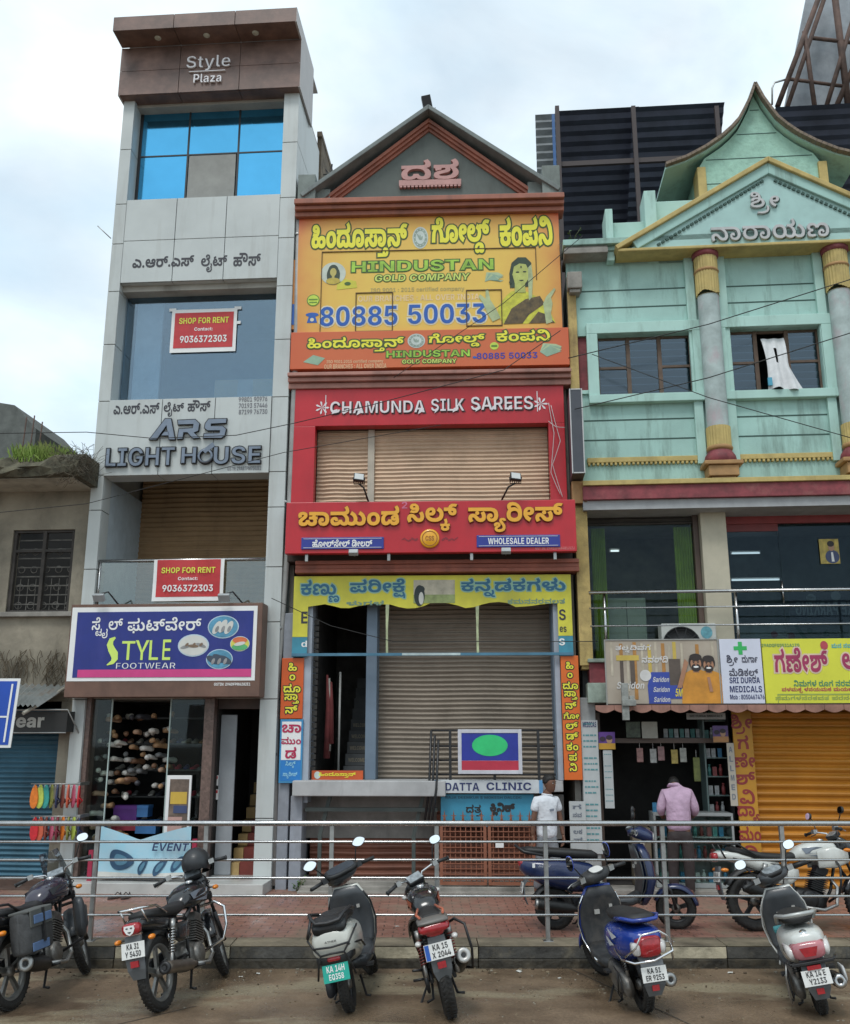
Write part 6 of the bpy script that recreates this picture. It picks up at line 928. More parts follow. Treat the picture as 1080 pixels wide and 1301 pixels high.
for i,(px,py,w,h,k)in enumerate(((162,1032,.34,.2,0),(184,1030,.16,.16,1),(160,1048,.36,.14,2),(188,1050,.3,.18,1),(141,1050,.2,.2,3),(132,1060,.16,.3,1))):
 x,z=F.at(px,py,.7);z=max(zf+.01,z-h/2)
 Tb=Thing('shoe_box',('purple shoe box, widest of the pile in the footwear shop doorway','small blue box right of the purple box in the footwear shop','dark red box under the purple box in the footwear shop','blue box at the foot of the pile in the footwear shop','grey box left of the pile in the footwear shop','tall narrow blue box at the left of the footwear shop')[i],'box',F,(x,.7,z))
 Tb.p('box',MB().box(x-w/2,x+w/2,.6,.8,z,z+h*.74),M('box_'+box_cols[k][0],box_cols[k][1],.5,var=.1));Tb.p('lid',MB().box(x-w/2-.006,x+w/2+.006,.594,.806,z+h*.74,z+h),M('box_'+box_cols[k][0]+'_lid',tuple(c*1.2 for c in box_cols[k][1]),.5,var=.1))
x0,x1,z0,z1=F.rect(213,985,240,1062,.1)
Tb=Thing('picture_stand','white framed poster board of shoes leaning in the footwear shop doorway','poster',F,((x0+x1)/2,.1,zf))
Tb.p('frame',MB().box(x0,x1,.08,.11,zf,z1),whP,bV=.004)
Tb.p('picture',MB().box(x0+.05,x1-.03,.074,.08,zf+.1,z1-.05,0).box(x0+.07,x1-.05,.069,.0735,z1-.38,z1-.22,1).box(x0+.05,x1-.1,.069,.0735,z1-.75,z1-.55,2).box(x0+.12,x1-.04,.068,.0725,z1-.5,z1-.4,3),[M('poster_brown',(.18,.13,.1),.5,var=.3,sC=9),M('poster_yellow',(.6,.4,.06),.5),M('poster_pink',(.5,.3,.26),.5),M('poster_navy',(.05,.07,.16),.5)])
x0,x1,z0,z1=F.rect(126,1049,240,1117,-.3)
Tb=Thing('cloth_banner','pale blue cloth banner picturing shoes slung across the footwear shop front','banner',F,((x0+x1)/2,-.3,z0))
def sagtop(u):return 1-.27*(max(0,u/.45)if u<.45 else max(0,(1-u)/.55))**1.2
def bz(u,v):return z0+(z1-z0)*v*sagtop(u)
def bpt(u,v,e=0):return(x0+(x1-x0)*u,-.3-e+.025*sin(7*u+4*v)*(1-v*.5),bz(u,v))
mb=MB();n=24;mb.add([bpt(i/n,j/8)for j in rG(9)for i in rG(n+1)],[(j*(n+1)+i,j*(n+1)+i+1,(j+1)*(n+1)+i+1,(j+1)*(n+1)+i)for j in rG(8)for i in rG(n)],0,True)
mb.f=mb.f;mb.m=[0 if(i//n)>0 else 1 for i in rG(len(mb.f))]
Tb.p('cloth',mb,[M('cloth_cyan',(.24,.5,.62),.7,var=.25,sC=3,vC=(.42,.58,.66)),M('cloth_pale',(.6,.6,.56),.7,var=.1)])
for cu,cv,ru,rv,a in((.26,.42,.17,.23,-.9),(.5,.3,.05,.2,-.3),(.68,.26,.06,.2,-.5),(.86,.3,.06,.17,-.6)):
 for sh_,mm in((1,'navy_shoe'),(.55,'mid_blue_shoe')):
  mb=MB();vs=[]
  for k in rG(24):
   t_=2*PI*k/24;p,q=ru*sh_*cos(t_),rv*sh_*sin(t_)*(1+.3*cos(t_))
   vs.append(bpt(min(1,max(0,cu+p*cos(a)*.8-q*sin(a)*.6)),min(.97,max(.02,cv+p*sin(a)*1.3+q*cos(a))),.008 if sh_==1 else .012))
  mb.add(vs,[tuple(rG(24))]);Tb.p('picture',mb,M(mm,(.03,.09,.17)if sh_==1 else(.1,.25,.36),.6,var=.15))
mb=MB();xa_,xb_=x0+(x1-x0)*.6,x0+(x1-x0)*.98;write(mb,'EVENT',LB,xa_,xb_,bz(.8,.58),bz(.8,.74),-.345,sH=.2);Tb.p('lettering',mb,M('navy_print',(.02,.04,.12),.5))
Tb.p('side_strip',MB().box(x0-.12,x0-.06,-.29,-.25,zf-.3+.2,z0+.35).box(x1+.01,x1+.07,-.28,-.24,zf,z0+.5),M('crimson_strip',(.35,.02,.06),.5))
sl=MB();secs=[[(.13*cos(2*PI*k/16),.045*sin(2*PI*k/16)*(1+.25*cos(2*PI*k/16)),z)for k in rG(16)]for z in(0,.018)]
sl.loft(secs,0,sm=False);sl.tube([(.02,-.045,.015),(.05,-.02,.05),(.09,0,.02),(.05,.02,.05),(.02,.045,.015)],.006,6)
def slipper(label,gR,loc,rot,col,src=[None]):
 o=sl.build('slipper',M('slipper_'+label.split()[0],col,.6,var=.15,sC=20),None);o.location=loc;o.rotation_euler=rot;o.scale=(1.2,1.2,1.2)
 tag(o,label,'slipper',gR);return o
for i,px in enumerate((147,160)):
 p=ground(px,1141,PAVE);slipper(('dark brown slipper on the pavement by the shop step, left of its pair','dark brown slipper on the pavement by the shop step, right of its pair')[i],'slipper pair by the step',p,(0,0,R(70+20*i)),(.05,.03,.025))
sc_cols=[('orange',(.75,.2,.02)),('lime',(.5,.6,.1)),('teal',(.04,.33,.3)),('olive',(.25,.25,.06)),('navy',(.03,.04,.1)),('brown',(.25,.06,.04)),('coral',(.6,.12,.06)),('pink',(.6,.12,.2)),('scarlet',(.6,.02,.03)),('maroon',(.2,.02,.04))]
for row,(y0,order)in enumerate(((1012,[0,1,2,3,4,5,6,7,8]),(1053,[8,6,5,7,9,0,3,1,4]))):
 for i,k in enumerate(order):
  px=44+6.2*i;x,z=F.at(px,y0,-.28);big=i<(3 if row==0 else 2)
  nm,c=sc_cols[k]
  side=R(-90)if not big else R(-90+70)
  slipper(nm+(' slipper in the upper hook row beside the shoe shop',' slipper in the lower hook row beside the shoe shop')[row],'slippers hung beside the shoe shop',F.w(x,-.3+.02*i,z),(0,R(90),-F.a+(R(90)if big else R(12+31*(i*i%4)))),c)
for row,y0 in enumerate((996,1037)):
 x,z=F.at(44,y0,-.3);x2,_=F.at(102,y0,-.3)
 o=MB().tube([(x-.05,0,z),(x2,0,z)],.008,8);o.box(x2-.05,x2,0,.3,z-.02,z+.02)
 for i in rG(9):o.tube([(x+.075*i,0,z),(x+.075*i,-.02,z-.05)],.004,5)
 hook=o.build('hanger_rail',stD,None);hook.location=F.w(0,-.3,0);hook.rotation_euler=(0,0,-F.a)
 tag(hook,('upper metal hook rail holding slippers beside the shoe shop','lower metal hook rail holding slippers beside the shoe shop')[row],'hook rail')
 # ================================================================== SAREE SHOP BUILDING (middle)
F=FC
cL,cR=-2.02,2.15
T=Thing('shop_building','three storey saree shop building with a grey gable and red shop front','building',F,(0,0,0))
saree=T
grey_green=M('grey_green_paint',(.115,.135,.125),.75,var=.12,sC=2,sT=(.05,.055,.05),sA=.6,sS=2)
terra=M('terracotta_trim',(.36,.13,.085),.6,var=.15,sC=3,sT=(.1,.05,.04),sA=.6,sS=3)
pinkc=M('pink_cornice',(.42,.2,.16),.6,var=.15,sC=3,sT=(.12,.07,.06),sA=.65,sS=3)
redw=M('red_shopfront',(.5,.014,.025),.35,var=.08,sC=2,sT=(.28,.012,.02),sA=.5,sS=1.5)
zC=F.Z(550,255,-.2)
mb=MB()
mb.box(cL+.02,cR-.02,2.6,9,-.1,zC);mb.box(cL+.02,cL+.1,.12,2.6,-.1,zC);mb.box(cR-.1,cR-.02,.12,2.6,-.1,zC)
mb.box(cL+.1,cR-.1,.1,.4,F.Z(550,478),zC)
for z in(4.25,6.95,zC-.05):mb.box(cL+.1,cR-.1,.4,2.6,z-.12,z)
T.p('wall',mb,coN)
ax,az=F.at(545,153,.1);x0,z0=F.at(392,248,.1);x1,_=F.at(703,243,.1);z0=zC+.1
gb_=T.p('gable',MB().prism([(x0,z0),(x1,z0),(ax,az-.06)],.12,.5),grey_green)
mb=MB()
def rake(mb,xa,za,xb,zb,th,y0,y1):
 d_=vE((xb-xa,zb-za)).normalized();nn=vE((-d_.y,d_.x))*th
 if nn.y<0:nn=-nn
 mb.prism([(xa,za),(xb,zb),(xb,zb+th/abs(d_.x)),(xa+nn.x,za+nn.y)],y0,y1)
rake(mb,x0-.05,z0+.06,ax,az+.03,.07,-.16,.55);rake(mb,x1+.05,z0+.06,ax,az+.03,.07,-.161,.55)
T.p('gable_coping',mb,M('grey_coping',(.19,.215,.21),.7,var=.15,sT=(.07,.08,.07),sA=.6),gb_,bV=.01)
mb=MB()
for k,(off,y0)in enumerate(((-.115,0),(-.17,.04),(-.225,.085))):
 rake(mb,x0+.16,z0-.03+off+.12,ax,az+off+.02,.053,y0,.2);rake(mb,x1-.16,z0-.03+off+.12,ax,az+off+.02,.053,y0+.001,.2)
T.p('gable_moulding',mb,terra,gb_,bV=.006)
mb=MB()
for xa,xb in((cL,cL+.28),(cR-.3,cR-.02)):mb.box(xa,xb,-.12,.6,zC+.1,F.Z(690 if xa>0 else 400,211 if xa>0 else 222,-.1))
mb.box(cL+.28,cL+.5,0,.5,zC+.1,zC+.38);mb.box(cR-.52,cR-.3,0,.5,zC+.1,zC+.42)
T.p('parapet_block',mb,M('pale_grey_green',(.21,.24,.225),.75,var=.15,sT=(.08,.09,.08),sA=.6),bV=.01)
zt=F.Z(550,249,-.25)
mb=MB()
for k,(a,b_,y)in enumerate(((0,.09,-.28),(.09,.16,-.22),(.16,.24,-.15))):mb.box(cL-.02,cR+.02,y,.12,zt-b_,zt-a-.003)
mb.box(cL-.02,cR+.02,-.1,.12,zt,zt+.05)
T.p('cornice',mb,terra,bV=.01)
zl=F.Z(550,471,-.18);mb=MB()
for k,(a,b_,y)in enumerate(((0,.06,-.22),(.06,.13,-.16),(.13,.22,-.1))):mb.box(cL-.04,cR+.03,y,.1,zl-b_,zl-a-.003)
T.p('ledge',mb,pinkc,bV=.01)
let=Thing('building_sign','two pink raised script letters on the dark grey gable','sign',F,(.06,.1,F.Z(545,235,.1)))
pl=M('pink_letter',(.5,.27,.25),.6,var=.1);
mb=MB();wr(mb,F,'da sha',KN,510,203,583,227,.055,dP=.07);x0_,x1_,z0_,z1_=F.rect(507,229,586,236,.06);mb.box(x0_,x1_,.06,.125,z0_+.03,z1_)
n=16
for i in rG(n):mb.box(x0_+(x1_-x0_)*(i+.15)/n,x0_+(x1_-x0_)*(i+.85)/n,.062,.122,z0_,z0_+.03)
let.p('lettering',mb,pl)
Tl=Thing('floodlight','single dark floodlight on a short pole at the peak of the grey gable','floodlight',F,(ax,.2,az+.08))
mb=MB();mb.obox((ax-.03,.12,az+.32),.15,.12,.26,rot_m(R(-12),3,'Y')@rot_m(R(20),3,'X'))
for i in rG(4):mb.obox((ax-.03,.2,az+.24+.05*i),.13,.06,.012)
Tl.p('lamp_head',mb,bkM,bV=.012)
Tl.p('pole',MB().tube([(ax,.2,az+.05),(ax+.01,.2,az+.2)],.016,8).tube([(ax+.1,.2,az+.05),(ax+.1,.18,az+.3)],.006,6),bkM)
# ---- big gold buyer's board: orange to yellow print
def grad(name,c_mid,c_edge,cz,rx,rz):
 m=M(name,c_mid,.42,var=0)
 t=m.node_tree;N=t.nodes;K=t.links.new;b=N['Principled BSDF']
 tc=N.new('ShaderNodeTexCoord');sp=N.new('ShaderNodeSeparateXYZ');K(tc.outputs['Object'],sp.inputs[0])
 def mt(op,a,b_):
  n=N.new('ShaderNodeMath');n.operation=op
  for i,q in enumerate((a,b_)):
   if isinstance(q,(int,float)):n.inputs[i].default_value=q
   else:K(q,n.inputs[i])
  return n.outputs[0]
 ex=mt('POWER',mt('ABSOLUTE',mt('DIVIDE',sp.outputs[0],rx),0),5);ez=mt('POWER',mt('ABSOLUTE',mt('DIVIDE',mt('SUBTRACT',sp.outputs[2],cz),rz),0),4)
 f=mt('MINIMUM',mt('ADD',ex,ez),1.)
 nz=N.new('ShaderNodeTexNoise');nz.inputs['Scale'].default_value=3;K(tc.outputs['Object'],nz.inputs['Vector'])
 f2=mt('MINIMUM',mt('ADD',f,mt('MULTIPLY',mt('SUBTRACT',nz.outputs['Fac'],.5),.35)),1.)
 mx=N.new('ShaderNodeMix');mx.data_type='RGBA';mx.inputs[6].default_value=(*c_mid,1);mx.inputs[7].default_value=(*c_edge,1)
 K(f2,mx.inputs[0]);K(mx.outputs[2],b.inputs['Base Color'])
 return m
d=-.07
x0,x1,z0,z1=F.rect(387,271,716,418,d)
x0=cL+.03;x1=cR-.06;z1=F.Z(550,270,d);z0=F.Z(550,421,d)
T=Thing('advertising_board','tall orange and yellow gold company billboard under the grey gable','billboard',F,((x0+x1)/2,d,z0))
T.p('panel',MB().box(x0,x1,d,.08,z0,z1),grad('orange_yellow_print',(.74,.49,.085),(.58,.11,.045),(z1-z0)*.42,(x1-x0)*.56,(z1-z0)*.66),bV=.004)
glow=M('yellow_letter',(.8,.74,.045),.4,var=.04);dkgreen=M('green_outline',(.05,.09,.02),.5);limeg=M('lime_green_letter',(.36,.62,.06),.4,var=.25,sC=3);dkg2=M('green_shade',(.05,.12,.02),.5)
navy=M('phone_blue',(.012,.1,.42),.4,var=.05);pale_edge=M('pale_outline',(.72,.66,.5),.5)
o=d-.004
def oL2(T,F,text,font,r,d,m1,m2,e=.025,sH=0,exp=0):
 mb=MB();wr(mb,F,text,font,*r,d,exp=e,sH=sH);T.p('outline',mb,m2)
 mb=MB();x0,x1,z0,z1=F.rect(*r,d);write(mb,text,font,x0,x1,z0,z1,d-.004,exp=exp,sH=sH);T.p('lettering',mb,m1)
HIND='haI AN da UU saN AA taS naV';GOLD='gaE UU LM la ddaS V';KAMP='ka AN pa naI'
for text,r in((HIND,(397,284,517,325.5)),(GOLD,(549,277,622,321)),(KAMP,(635,276,702,312))):oL2(T,F,text,KN,r,o,glow,dkgreen,.028,exp=.006)
def seal(T,px,py,rx,rz,d,dark=(.3,.38,.32)):
 x,z=F.at(px,py,d);s=13.3/1200;rx*=s;rz*=s
 mb=MB();mb.ell(x,z,rx,rz,d,0);mb.ell(x,z,rx*.86,rz*.86,d-.003,1);mb.ell(x,z,rx*.6,rz*.6,d-.006,0)
 for i in rG(12):a=2*PI*i/12;mb.ell(x+rx*.73*cos(a),z+rz*.73*sin(a),rx*.07,rz*.07,d-.006,0,8)
 for i in rG(3):mb.ell(x-rx*.2+rx*.2*i,z-rz*.05*(i-1),rx*.1,rz*(.32-.06*i),d-.009,1,12,rot=.4-.3*i)
 T.p('emblem',mb,[M('seal_pale',(.55,.62,.58),.45,var=.1),M('seal_green',dark,.5,var=.15)])
seal(T,534,302,11,17,o)
oL2(T,F,'HINDUSTAN',LB,(447,332.7,627,342.3),o,limeg,dkg2,.018)
oL2(T,F,'GOLD COMPANY',LB,(476,349.5,596,355.5),o,M('lime2',(.6,.7,.14),.4,var=.1),dkg2,.014,sH=.1)
mb=MB();wr(mb,F,'ISO 9001 : 2015 certified company',LB,471,366,590,370.5,o);T.p('lettering',mb,M('ochre_print',(.45,.36,.12),.5))
mb=MB();wr(mb,F,'OUR BRANCHES : ALL OVER INDIA',LB,455,376,609,380.5,o);T.p('lettering',mb,M('cream_print',(.8,.58,.32),.5))
oL2(T,F,'80885',LB,(407,390,505,413),o,navy,pale_edge,.022);oL2(T,F,'50033',LB,(518.5,387,618,410),o,navy,pale_edge,.022)
x,z=F.at(396.5,404,o);T.p('telephone_mark',MB().sheet([(x-.08,z-.08),(x+.08,z-.08),(x+.05,z+.03),(x-.05,z+.03)],o).ell(x,z+.055,.1,.035,o-.0002).ell(x,z-.03,.03,.03,o-.003,1,12),[navy,pale_edge])
x,z=F.at(398,381.5,o);T.p('stamp',MB().ell(x,z,.1,.1,o,0).ell(x,z,.085,.085,o-.003,1).box(x-.07,x+.07,o-.006,o-.0055,z-0,z+.022,0).box(x-.06,x+.06,o-.006,o-.0055,z-.045,z-.028,0),[M('stamp_green',(.12,.25,.03),.5),M('stamp_lime',(.55,.7,.08),.5)])
x,z=F.at(423.5,347.5,o);mb=MB();s=1
mb.ell(x,z,.195,.19,o,0);mb.ell(x,z+.03,.085,.12,o-.003,1);mb.ell(x-.055,z-.03,.045,.11,o-.0034,1);mb.ell(x+.06,z-.03,.045,.11,o-.0037,1)
mb.ell(x,z+.02,.05,.07,o-.006,2);mb.ell(x,z-.13,.11,.055,o-.0063,3);mb.box(x-.02,x+.02,o-.0064,o-.006,z-.09,z-.04,2)
pp=[M('disc_pale',(.55,.6,.52),.5),M('hair_print',(.03,.05,.03),.5),M('skin_print',(.5,.42,.12),.5,var=.1),M('dress_print',(.55,.42,.06),.5,var=.2)]
T.p('portrait',mb,pp)
x,z=F.at(440,362,o);T.p('gold_bar_mark',MB().sheet([(x-.15,z-.08),(x+.17,z-.05),(x+.15,z+.06),(x-.02,z+.1),(x-.14,z+.03)],o,0).ell(x+.02,z+.02,.05,.03,o-.003,1),[M('olive_yellow',(.62,.58,.05),.4),dkg2])
wp=[M('print_hair',(.025,.05,.025),.5,var=.3),M('print_skin',(.46,.5,.13),.5,var=.16,sC=6),M('print_saree',(.62,.6,.05),.5,var=.2,sC=8),M('print_brown',(.13,.085,.03),.5,var=.35,sC=10),M('print_pale',(.45,.52,.28),.5,var=.2)]
def P(px,py):return F.at(px,py,o)
def sh(mb,pts,y,mi):
 q=[P(*p)for p in pts];mb.sheet(q if area(q)>0 else q[::-1],y,mi)
mb=MB()
sh(mb,[(640,412),(632,400),(634,388),(643,376),(650,370),(668,370),(680,376),(690,384),(700,398),(706,410)],o,2)
sh(mb,[(640,412),(650,392),(668,380),(686,376),(692,386),(672,400),(664,411)],o-.003,3)
sh(mb,[(672,411),(684,396),(696,400),(705,410)],o-.0031,3)
sh(mb,[(648,366),(647,348),(650,334),(658,327),(668,327),(675,334),(676,350),(673,364)],o-.0033,0)
sh(mb,[(654,372),(654,360),(651,349),(653,339),(660,335),(668,336),(672,344),(671,355),(667,361),(668,372)],o-.006,1)
sh(mb,[(626,409),(619,398),(614,386),(608,377),(610,374),(617,380),(617,368),(620,367),(623,381),(630,392),(636,404)],o-.0063,4)
sh(mb,[(694,412),(692,398),(690,386),(694,377),(704,366),(706,368),(700,378),(702,386),(700,398),(702,409)],o-.0064,4)
sh(mb,[(671,340),(675,336),(677,352),(676,378),(672,382),(671,360)],o-.0066,4)
for px,py,w,h in((657.5,346,.028,.012),(666.5,345.5,.028,.012),(662.5,356.5,.035,.01)):
 x,z=P(px,py);mb.ell(x,z,w,h,o-.009,0,10)
x,z=P(648.5,359);mb.ell(x,z,.02,.03,o-.009,0,10);x,z=P(662,339.5);mb.ell(x,z,.012,.02,o-.009,0,8)
T.p('woman_picture',mb,wp)
mb=MB()
for i in rG(4):sh(mb,[(616,358),(618+3*i,346+i),(633+i,346+4*i),(640,350+2*i),(622,356)],o-.0002*i,i%2)
T.p('banknote_picture',mb,[M('note_a',(.42,.52,.3),.5),M('note_b',(.28,.42,.3),.5)])
mb=MB()
def frame_lines(px0,py0,px1,py1,w=.014):
 a,b_,c,e=F.rect(px0,py0,px1,py1,o)
 mb.box(a,a+w,o-.01,o+.003,c,e);mb.box(b_-w,b_,o-.01,o+.003,c,e);mb.box(a+w,b_-w,o-.01,o+.003,e-w,e);mb.box(a+w,b_-w,o-.01,o+.003,c,c+w)
frame_lines(452,372,499,421);frame_lines(592,368.5,638.5,414)
a,b_,c,e=F.rect(409,320,684,418,o);mb.box(a,b_,o-.01,o+.003,e-.012,e);mb.box(a,a+.01,o-.01,o+.003,c,e-.012);mb.box(b_-.01,b_,o-.01,o+.003,e-.55,e-.012)
T.p('cut_edge',mb,M('dark_edge',(.1,.055,.02),.7))
d=-.13
x0,x1=cL-.02,cR+.02;z1=F.Z(550,419,d);z0=F.Z(550,466,d)
T=Thing('advertising_board','long low orange gold company board below the tall billboard','billboard',F,((x0+x1)/2,d,z0))
T.p('panel',MB().box(x0,x1,d,.06,z0,z1),grad('red_orange_print',(.58,.13,.04),(.52,.06,.02),.3,2.6,.6),bV=.004)
o=d-.004
for text,r in((HIND,(391,429,513,446)),(GOLD,(545,424,616,440)),(KAMP,(631,419.5,699,433))):oL2(T,F,text,KN,r,o,glow,dkgreen,.02)
seal(T,529,433,12,10.5,o)
oL2(T,F,'HINDUSTAN',LB,(491,446,597,452.7),o,limeg,dkg2,.012);oL2(T,F,'GOLD COMPANY',LB,(511,457,580,461),o,M('lime2',(.6,.7,.14),.4),dkg2,.01)
mb=MB();wr(mb,F,'80885 50033',LB,605.5,448.5,683,455,o);T.p('lettering',mb,M('indigo_print',(.03,.04,.35),.4))
mb=MB();wr(mb,F,'ISO 9001:2015 certified company',LB,415,457.5,487,461.5,o);wr(mb,F,'OUR BRANCHES : ALL OVER INDIA',LB,412,463,491,467.5,o);T.p('lettering',mb,M('peach_print',(.72,.45,.25),.5))
x,z=F.at(628,439.5,o);T.p('stamp',MB().ell(x,z,.065,.06,o,0).box(x-.045,x+.045,o-.003,o-.0025,z-.015,z+.015,1),[M('stamp_lime',(.55,.7,.08),.5),M('stamp_green',(.12,.25,.03),.5)])
mb=MB()
for i in rG(4):sh(mb,[(686,447),(690+3*i,436+i),(706+2*i,437+3*i),(714,440+2*i),(695,453)],o-.0002*i,i%2)
sh(mb,[(385,460),(398,451),(413,455),(404,464)],o,1);T.p('banknote_picture',mb,[M('note_a',(.42,.52,.3),.5),M('note_b',(.28,.42,.3),.5)])
x,z=F.at(603,454,o);T.p('telephone_mark',MB().ell(x-0,z,.03,.02,o),navy)
x,z=F.at(379,403,-.06);mb=MB()
Tb=Thing('advertising_board','narrow slip of blue numbered board at the left edge of the gold billboard','billboard',F,(cL-0,-.04,F.Z(380,418)))
q=F.rect(374.5,330,383,418,-.04);Tb.p('panel',MB().box(cL-.08,cL+.02,-.04,.02,q[2],q[3]),M('orange_slip',(.6,.22,.04),.5,var=.1));Tb.p('print',MB().box(cL-.07,cL+.018,-.046,-.041,F.Z(380,414),F.Z(380,388)),navy)
# ---- red shop front, first floor
T=saree
zr1=F.Z(550,489);zr0=F.Z(550,645);zo1=F.Z(550,541);zo0=zr0;xo0=F.X(401,560);xo1=F.X(697,560)
mb=MB();wall_holes(mb,cL+.02,cR-.08,zr0,zr1,-.06,.12,[(xo0,xo1,zr0-1,zo1)]);T.p('shop_front',mb,redw,bV=.006)
T.p('lintel',MB().box(xo0,xo1,.115,.3,zo1,zo1+.05),M('dark_lintel',(.08,.05,.04),.8))
cream_sh=M('cream_shutter',(.6,.43,.3),.5,mE=.15,var=.12,sC=2,sT=(.34,.24,.16),sA=.6,sS=1.5)
mb=MB();xm=F.X(472,580,.2);slats(mb,xo0,xm,zo0-.3,zo1,.2,.062,.016);slats(mb,xm,xo1,zo0-.3,zo1,.2,.062,.016);T.p('shutter',mb,cream_sh)
T.p('shutter_post',MB().box(xm-.05,xm+.05,.14,.2,zo0-.3,zo1),M('cream_post',(.48,.42,.34),.5,var=.1),bV=.004)
let=Thing('shop_sign','white fancy capitals naming the silk saree shop on the red front','sign',F,(.05,-.06,F.Z(545,530,-.06)))
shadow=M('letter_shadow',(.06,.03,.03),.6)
mb=MB();words=(('CHAMUNDA',(419.5,510,540,524)),('SILK',(547.5,506.5,590,522)),('SAREES',(598,504,677.5,520)))
for s_,r in words:wr(mb,F,s_,LB,*r,-.085,dP=.022,exp=-.003)
for px,py,dx in((421,527,8),(436,526.5,7),(453,527.5,8),(531,526,8),(552,525,5),(575,524,8),(604,523,7),(624,522,6),(645,521.5,6)):
 x,z=F.at(px,py,-.085);mb.prism([(x,z),(x+dx*.011,z+.05),(x+dx*.011,z+.09),(x+.02,z+.07)],-.0848,-.064)
let.p('lettering',mb,M('silver_letter',(.74,.7,.72),.4,var=.05))
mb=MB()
for s_,r in words:wr(mb,F,s_,LB,r[0]+1.2,r[1]+1.2,r[2]+1.2,r[3]+1.2,-.066,dP=.006,exp=.006)  # dark copy shifted down and right: the letters' cast shadow made as a shape
let.p('painted_shadow',mb,shadow)
mb=MB()
for px,py,sg in((409.5,518,1),(687,513,-1)):
 x,z=F.at(px,py,-.066)
 for k in rG(7):a=k*2*PI/7;mb.sheet([(x,z),(x+.085*cos(a+.18),z+.085*sin(a+.18)),(x+.11*cos(a),z+.11*sin(a)),(x+.085*cos(a-.18),z+.085*sin(a-.18))][::-1],-.066-.0003*k)
 x2=x+.05*sg;mb.box(x2-.006,x2+.006,-.0675,-.0655,z-.12,z+.2)
let.p('star_mark',mb,M('silver_letter',(.74,.7,.72),.4))
# ---- protruding red sign board
d=-.5
x0,x1=F.X(363,670,d),F.X(732,668,d);z1=F.Z(546,636.5,d);z0=F.Z(546,702,d)
T=Thing('shop_sign','wide red signboard with yellow raised script over the lower shop front','sign',F,((x0+x1)/2,d,z0))
T.p('panel',MB().box(x0,x1,d,d+.12,z0,z1),redw,bV=.008)
mb=MB();mb.box(x0+.04,x1-.04,d+.121,-0,z0+.05,z0+.09);
for k in rG(4):xx=x0+.3+(x1-x0-.6)*k/3;mb.box(xx-.02,xx+.02,d+.121,0,z0+.1,z0+.14);mb.box(xx-.02,xx+.02,d+.121,0,z1-.1,z1-.06);mb.box(xx-.02,xx+.02,d+.05,d+.09,z0-.1,z0-.002)
T.p('bracket',mb,stD)
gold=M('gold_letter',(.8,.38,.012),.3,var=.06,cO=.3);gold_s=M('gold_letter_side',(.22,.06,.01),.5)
CH=(('caN AA ma U AN dda',(379.5,643.5,507,667)),('saI la kaS V',(517.5,640,581,674)),('saN AA yaS raI LM saV',(595,638.5,716,675)))
mb=MB();mb2=MB()
for s_,r in CH:wr(mb,F,s_,KN,*r,d-.045,dP=.012,exp=.002);q=F.rect(*r,d-.045);write(mb2,s_,KN,*q,d-.033,dP=.03,exp=.009)
T.p('lettering',mb,gold);T.p('letter_return',mb2,gold_s)
for r,txt,font,tr in(((383,683,487.5,697),'haE UU LM laV saE LM laV _ ddaI LM la raV',KN,(397,685.5,473,694.5)),((605.5,680,712,694.5),'WHOLESALE DEALER',LB,(620,683.5,697.5,691))):
 q=F.rect(*r,d-.02);T.p('name_plate',MB().box(q[0],q[1],d-.02,d-.003,q[2],q[3]),M('plate_blue',(.02,.035,.27),.35,var=.06),bV=.004)
 mb=MB();a,b_=q[0]+.03,q[1]-.03
 for zz in(q[2]+.018,q[3]-.022):mb.box(a,b_,d-.0235,d-.021,zz,zz+.005)
 wr(mb,F,txt,font,*tr,d-.024);T.p('lettering',mb,whP)
x,z=F.at(546,684,d-.03);T.p('medallion',MB().lathe([(0,-.012),(.12,-.012),(.135,0),(.135,.03)],(x,d-.025,z),(0,1,0),32,0),gold,bV=0)
mb=MB();mb.lathe([(.098,0),(.104,-.003),(.11,0)],(x,d-.04,z),(0,1,0),32,0);write(mb,'CSS',LB,x-.06,x+.06,z-.035,z+.035,d-.042);T.p('medallion_print',mb,M('bronze_print',(.38,.13,.01),.5))
mb=MB()
for sg in(-1,1):
 for k in rG(5):mb.ell(x+sg*(.19+.045*k),z-.01+.012*sin(k*2),.03,.016-.002*k,d-.003-.0003*k,0,12,rot=.6*(-1)**k)
T.p('ornament',mb,M('maroon_print',(.25,.02,.03),.5))
mb=MB();wr(mb,F,'GST IN: 29AQZPM6481J1ZJ',LB,680,694.8,730,698.2,d-.003);T.p('lettering',mb,M('pale_red_print',(.62,.2,.2),.5))
q=F.rect(510.5,637.5,517.5,646,d-.004);mb=MB();write(mb,'2',LB,*q,d-.004);T.p('lettering',mb,M('pink_mark',(.6,.15,.25),.5))
flood(F,456,607,d-.15,'black floodlight on a bent arm above the left of the red script board',(F.X(468,640,d),d+.05,z1))
flood(F,655,606,d-.15,'black floodlight on a bent arm above the right of the red script board',(F.X(637,638,d),d+.05,z1))
for i,px in enumerate((449,643)):
 x,z=F.at(px,697-i*2,d-.12)
 Tl=Thing('floodlight',('small grey lamp under the left end of the red script board','small grey lamp under the right end of the red script board')[i],'floodlight',F,(x,d,z0),'floodlights on the saree shop')
 Tl.p('lamp_head',MB().obox((x,d-.1,z-.05),.13,.07,.07,rot_m(R(-30),3,'X')),M('lamp_grey',(.35,.37,.38),.4,var=.1),bV=.008)
 Tl.p('arm',MB().tube([(x,d-.06,z-.06),(x,d+.06,z0-.03),(x,d+.1,z0+.06)],.012,6),bkM)
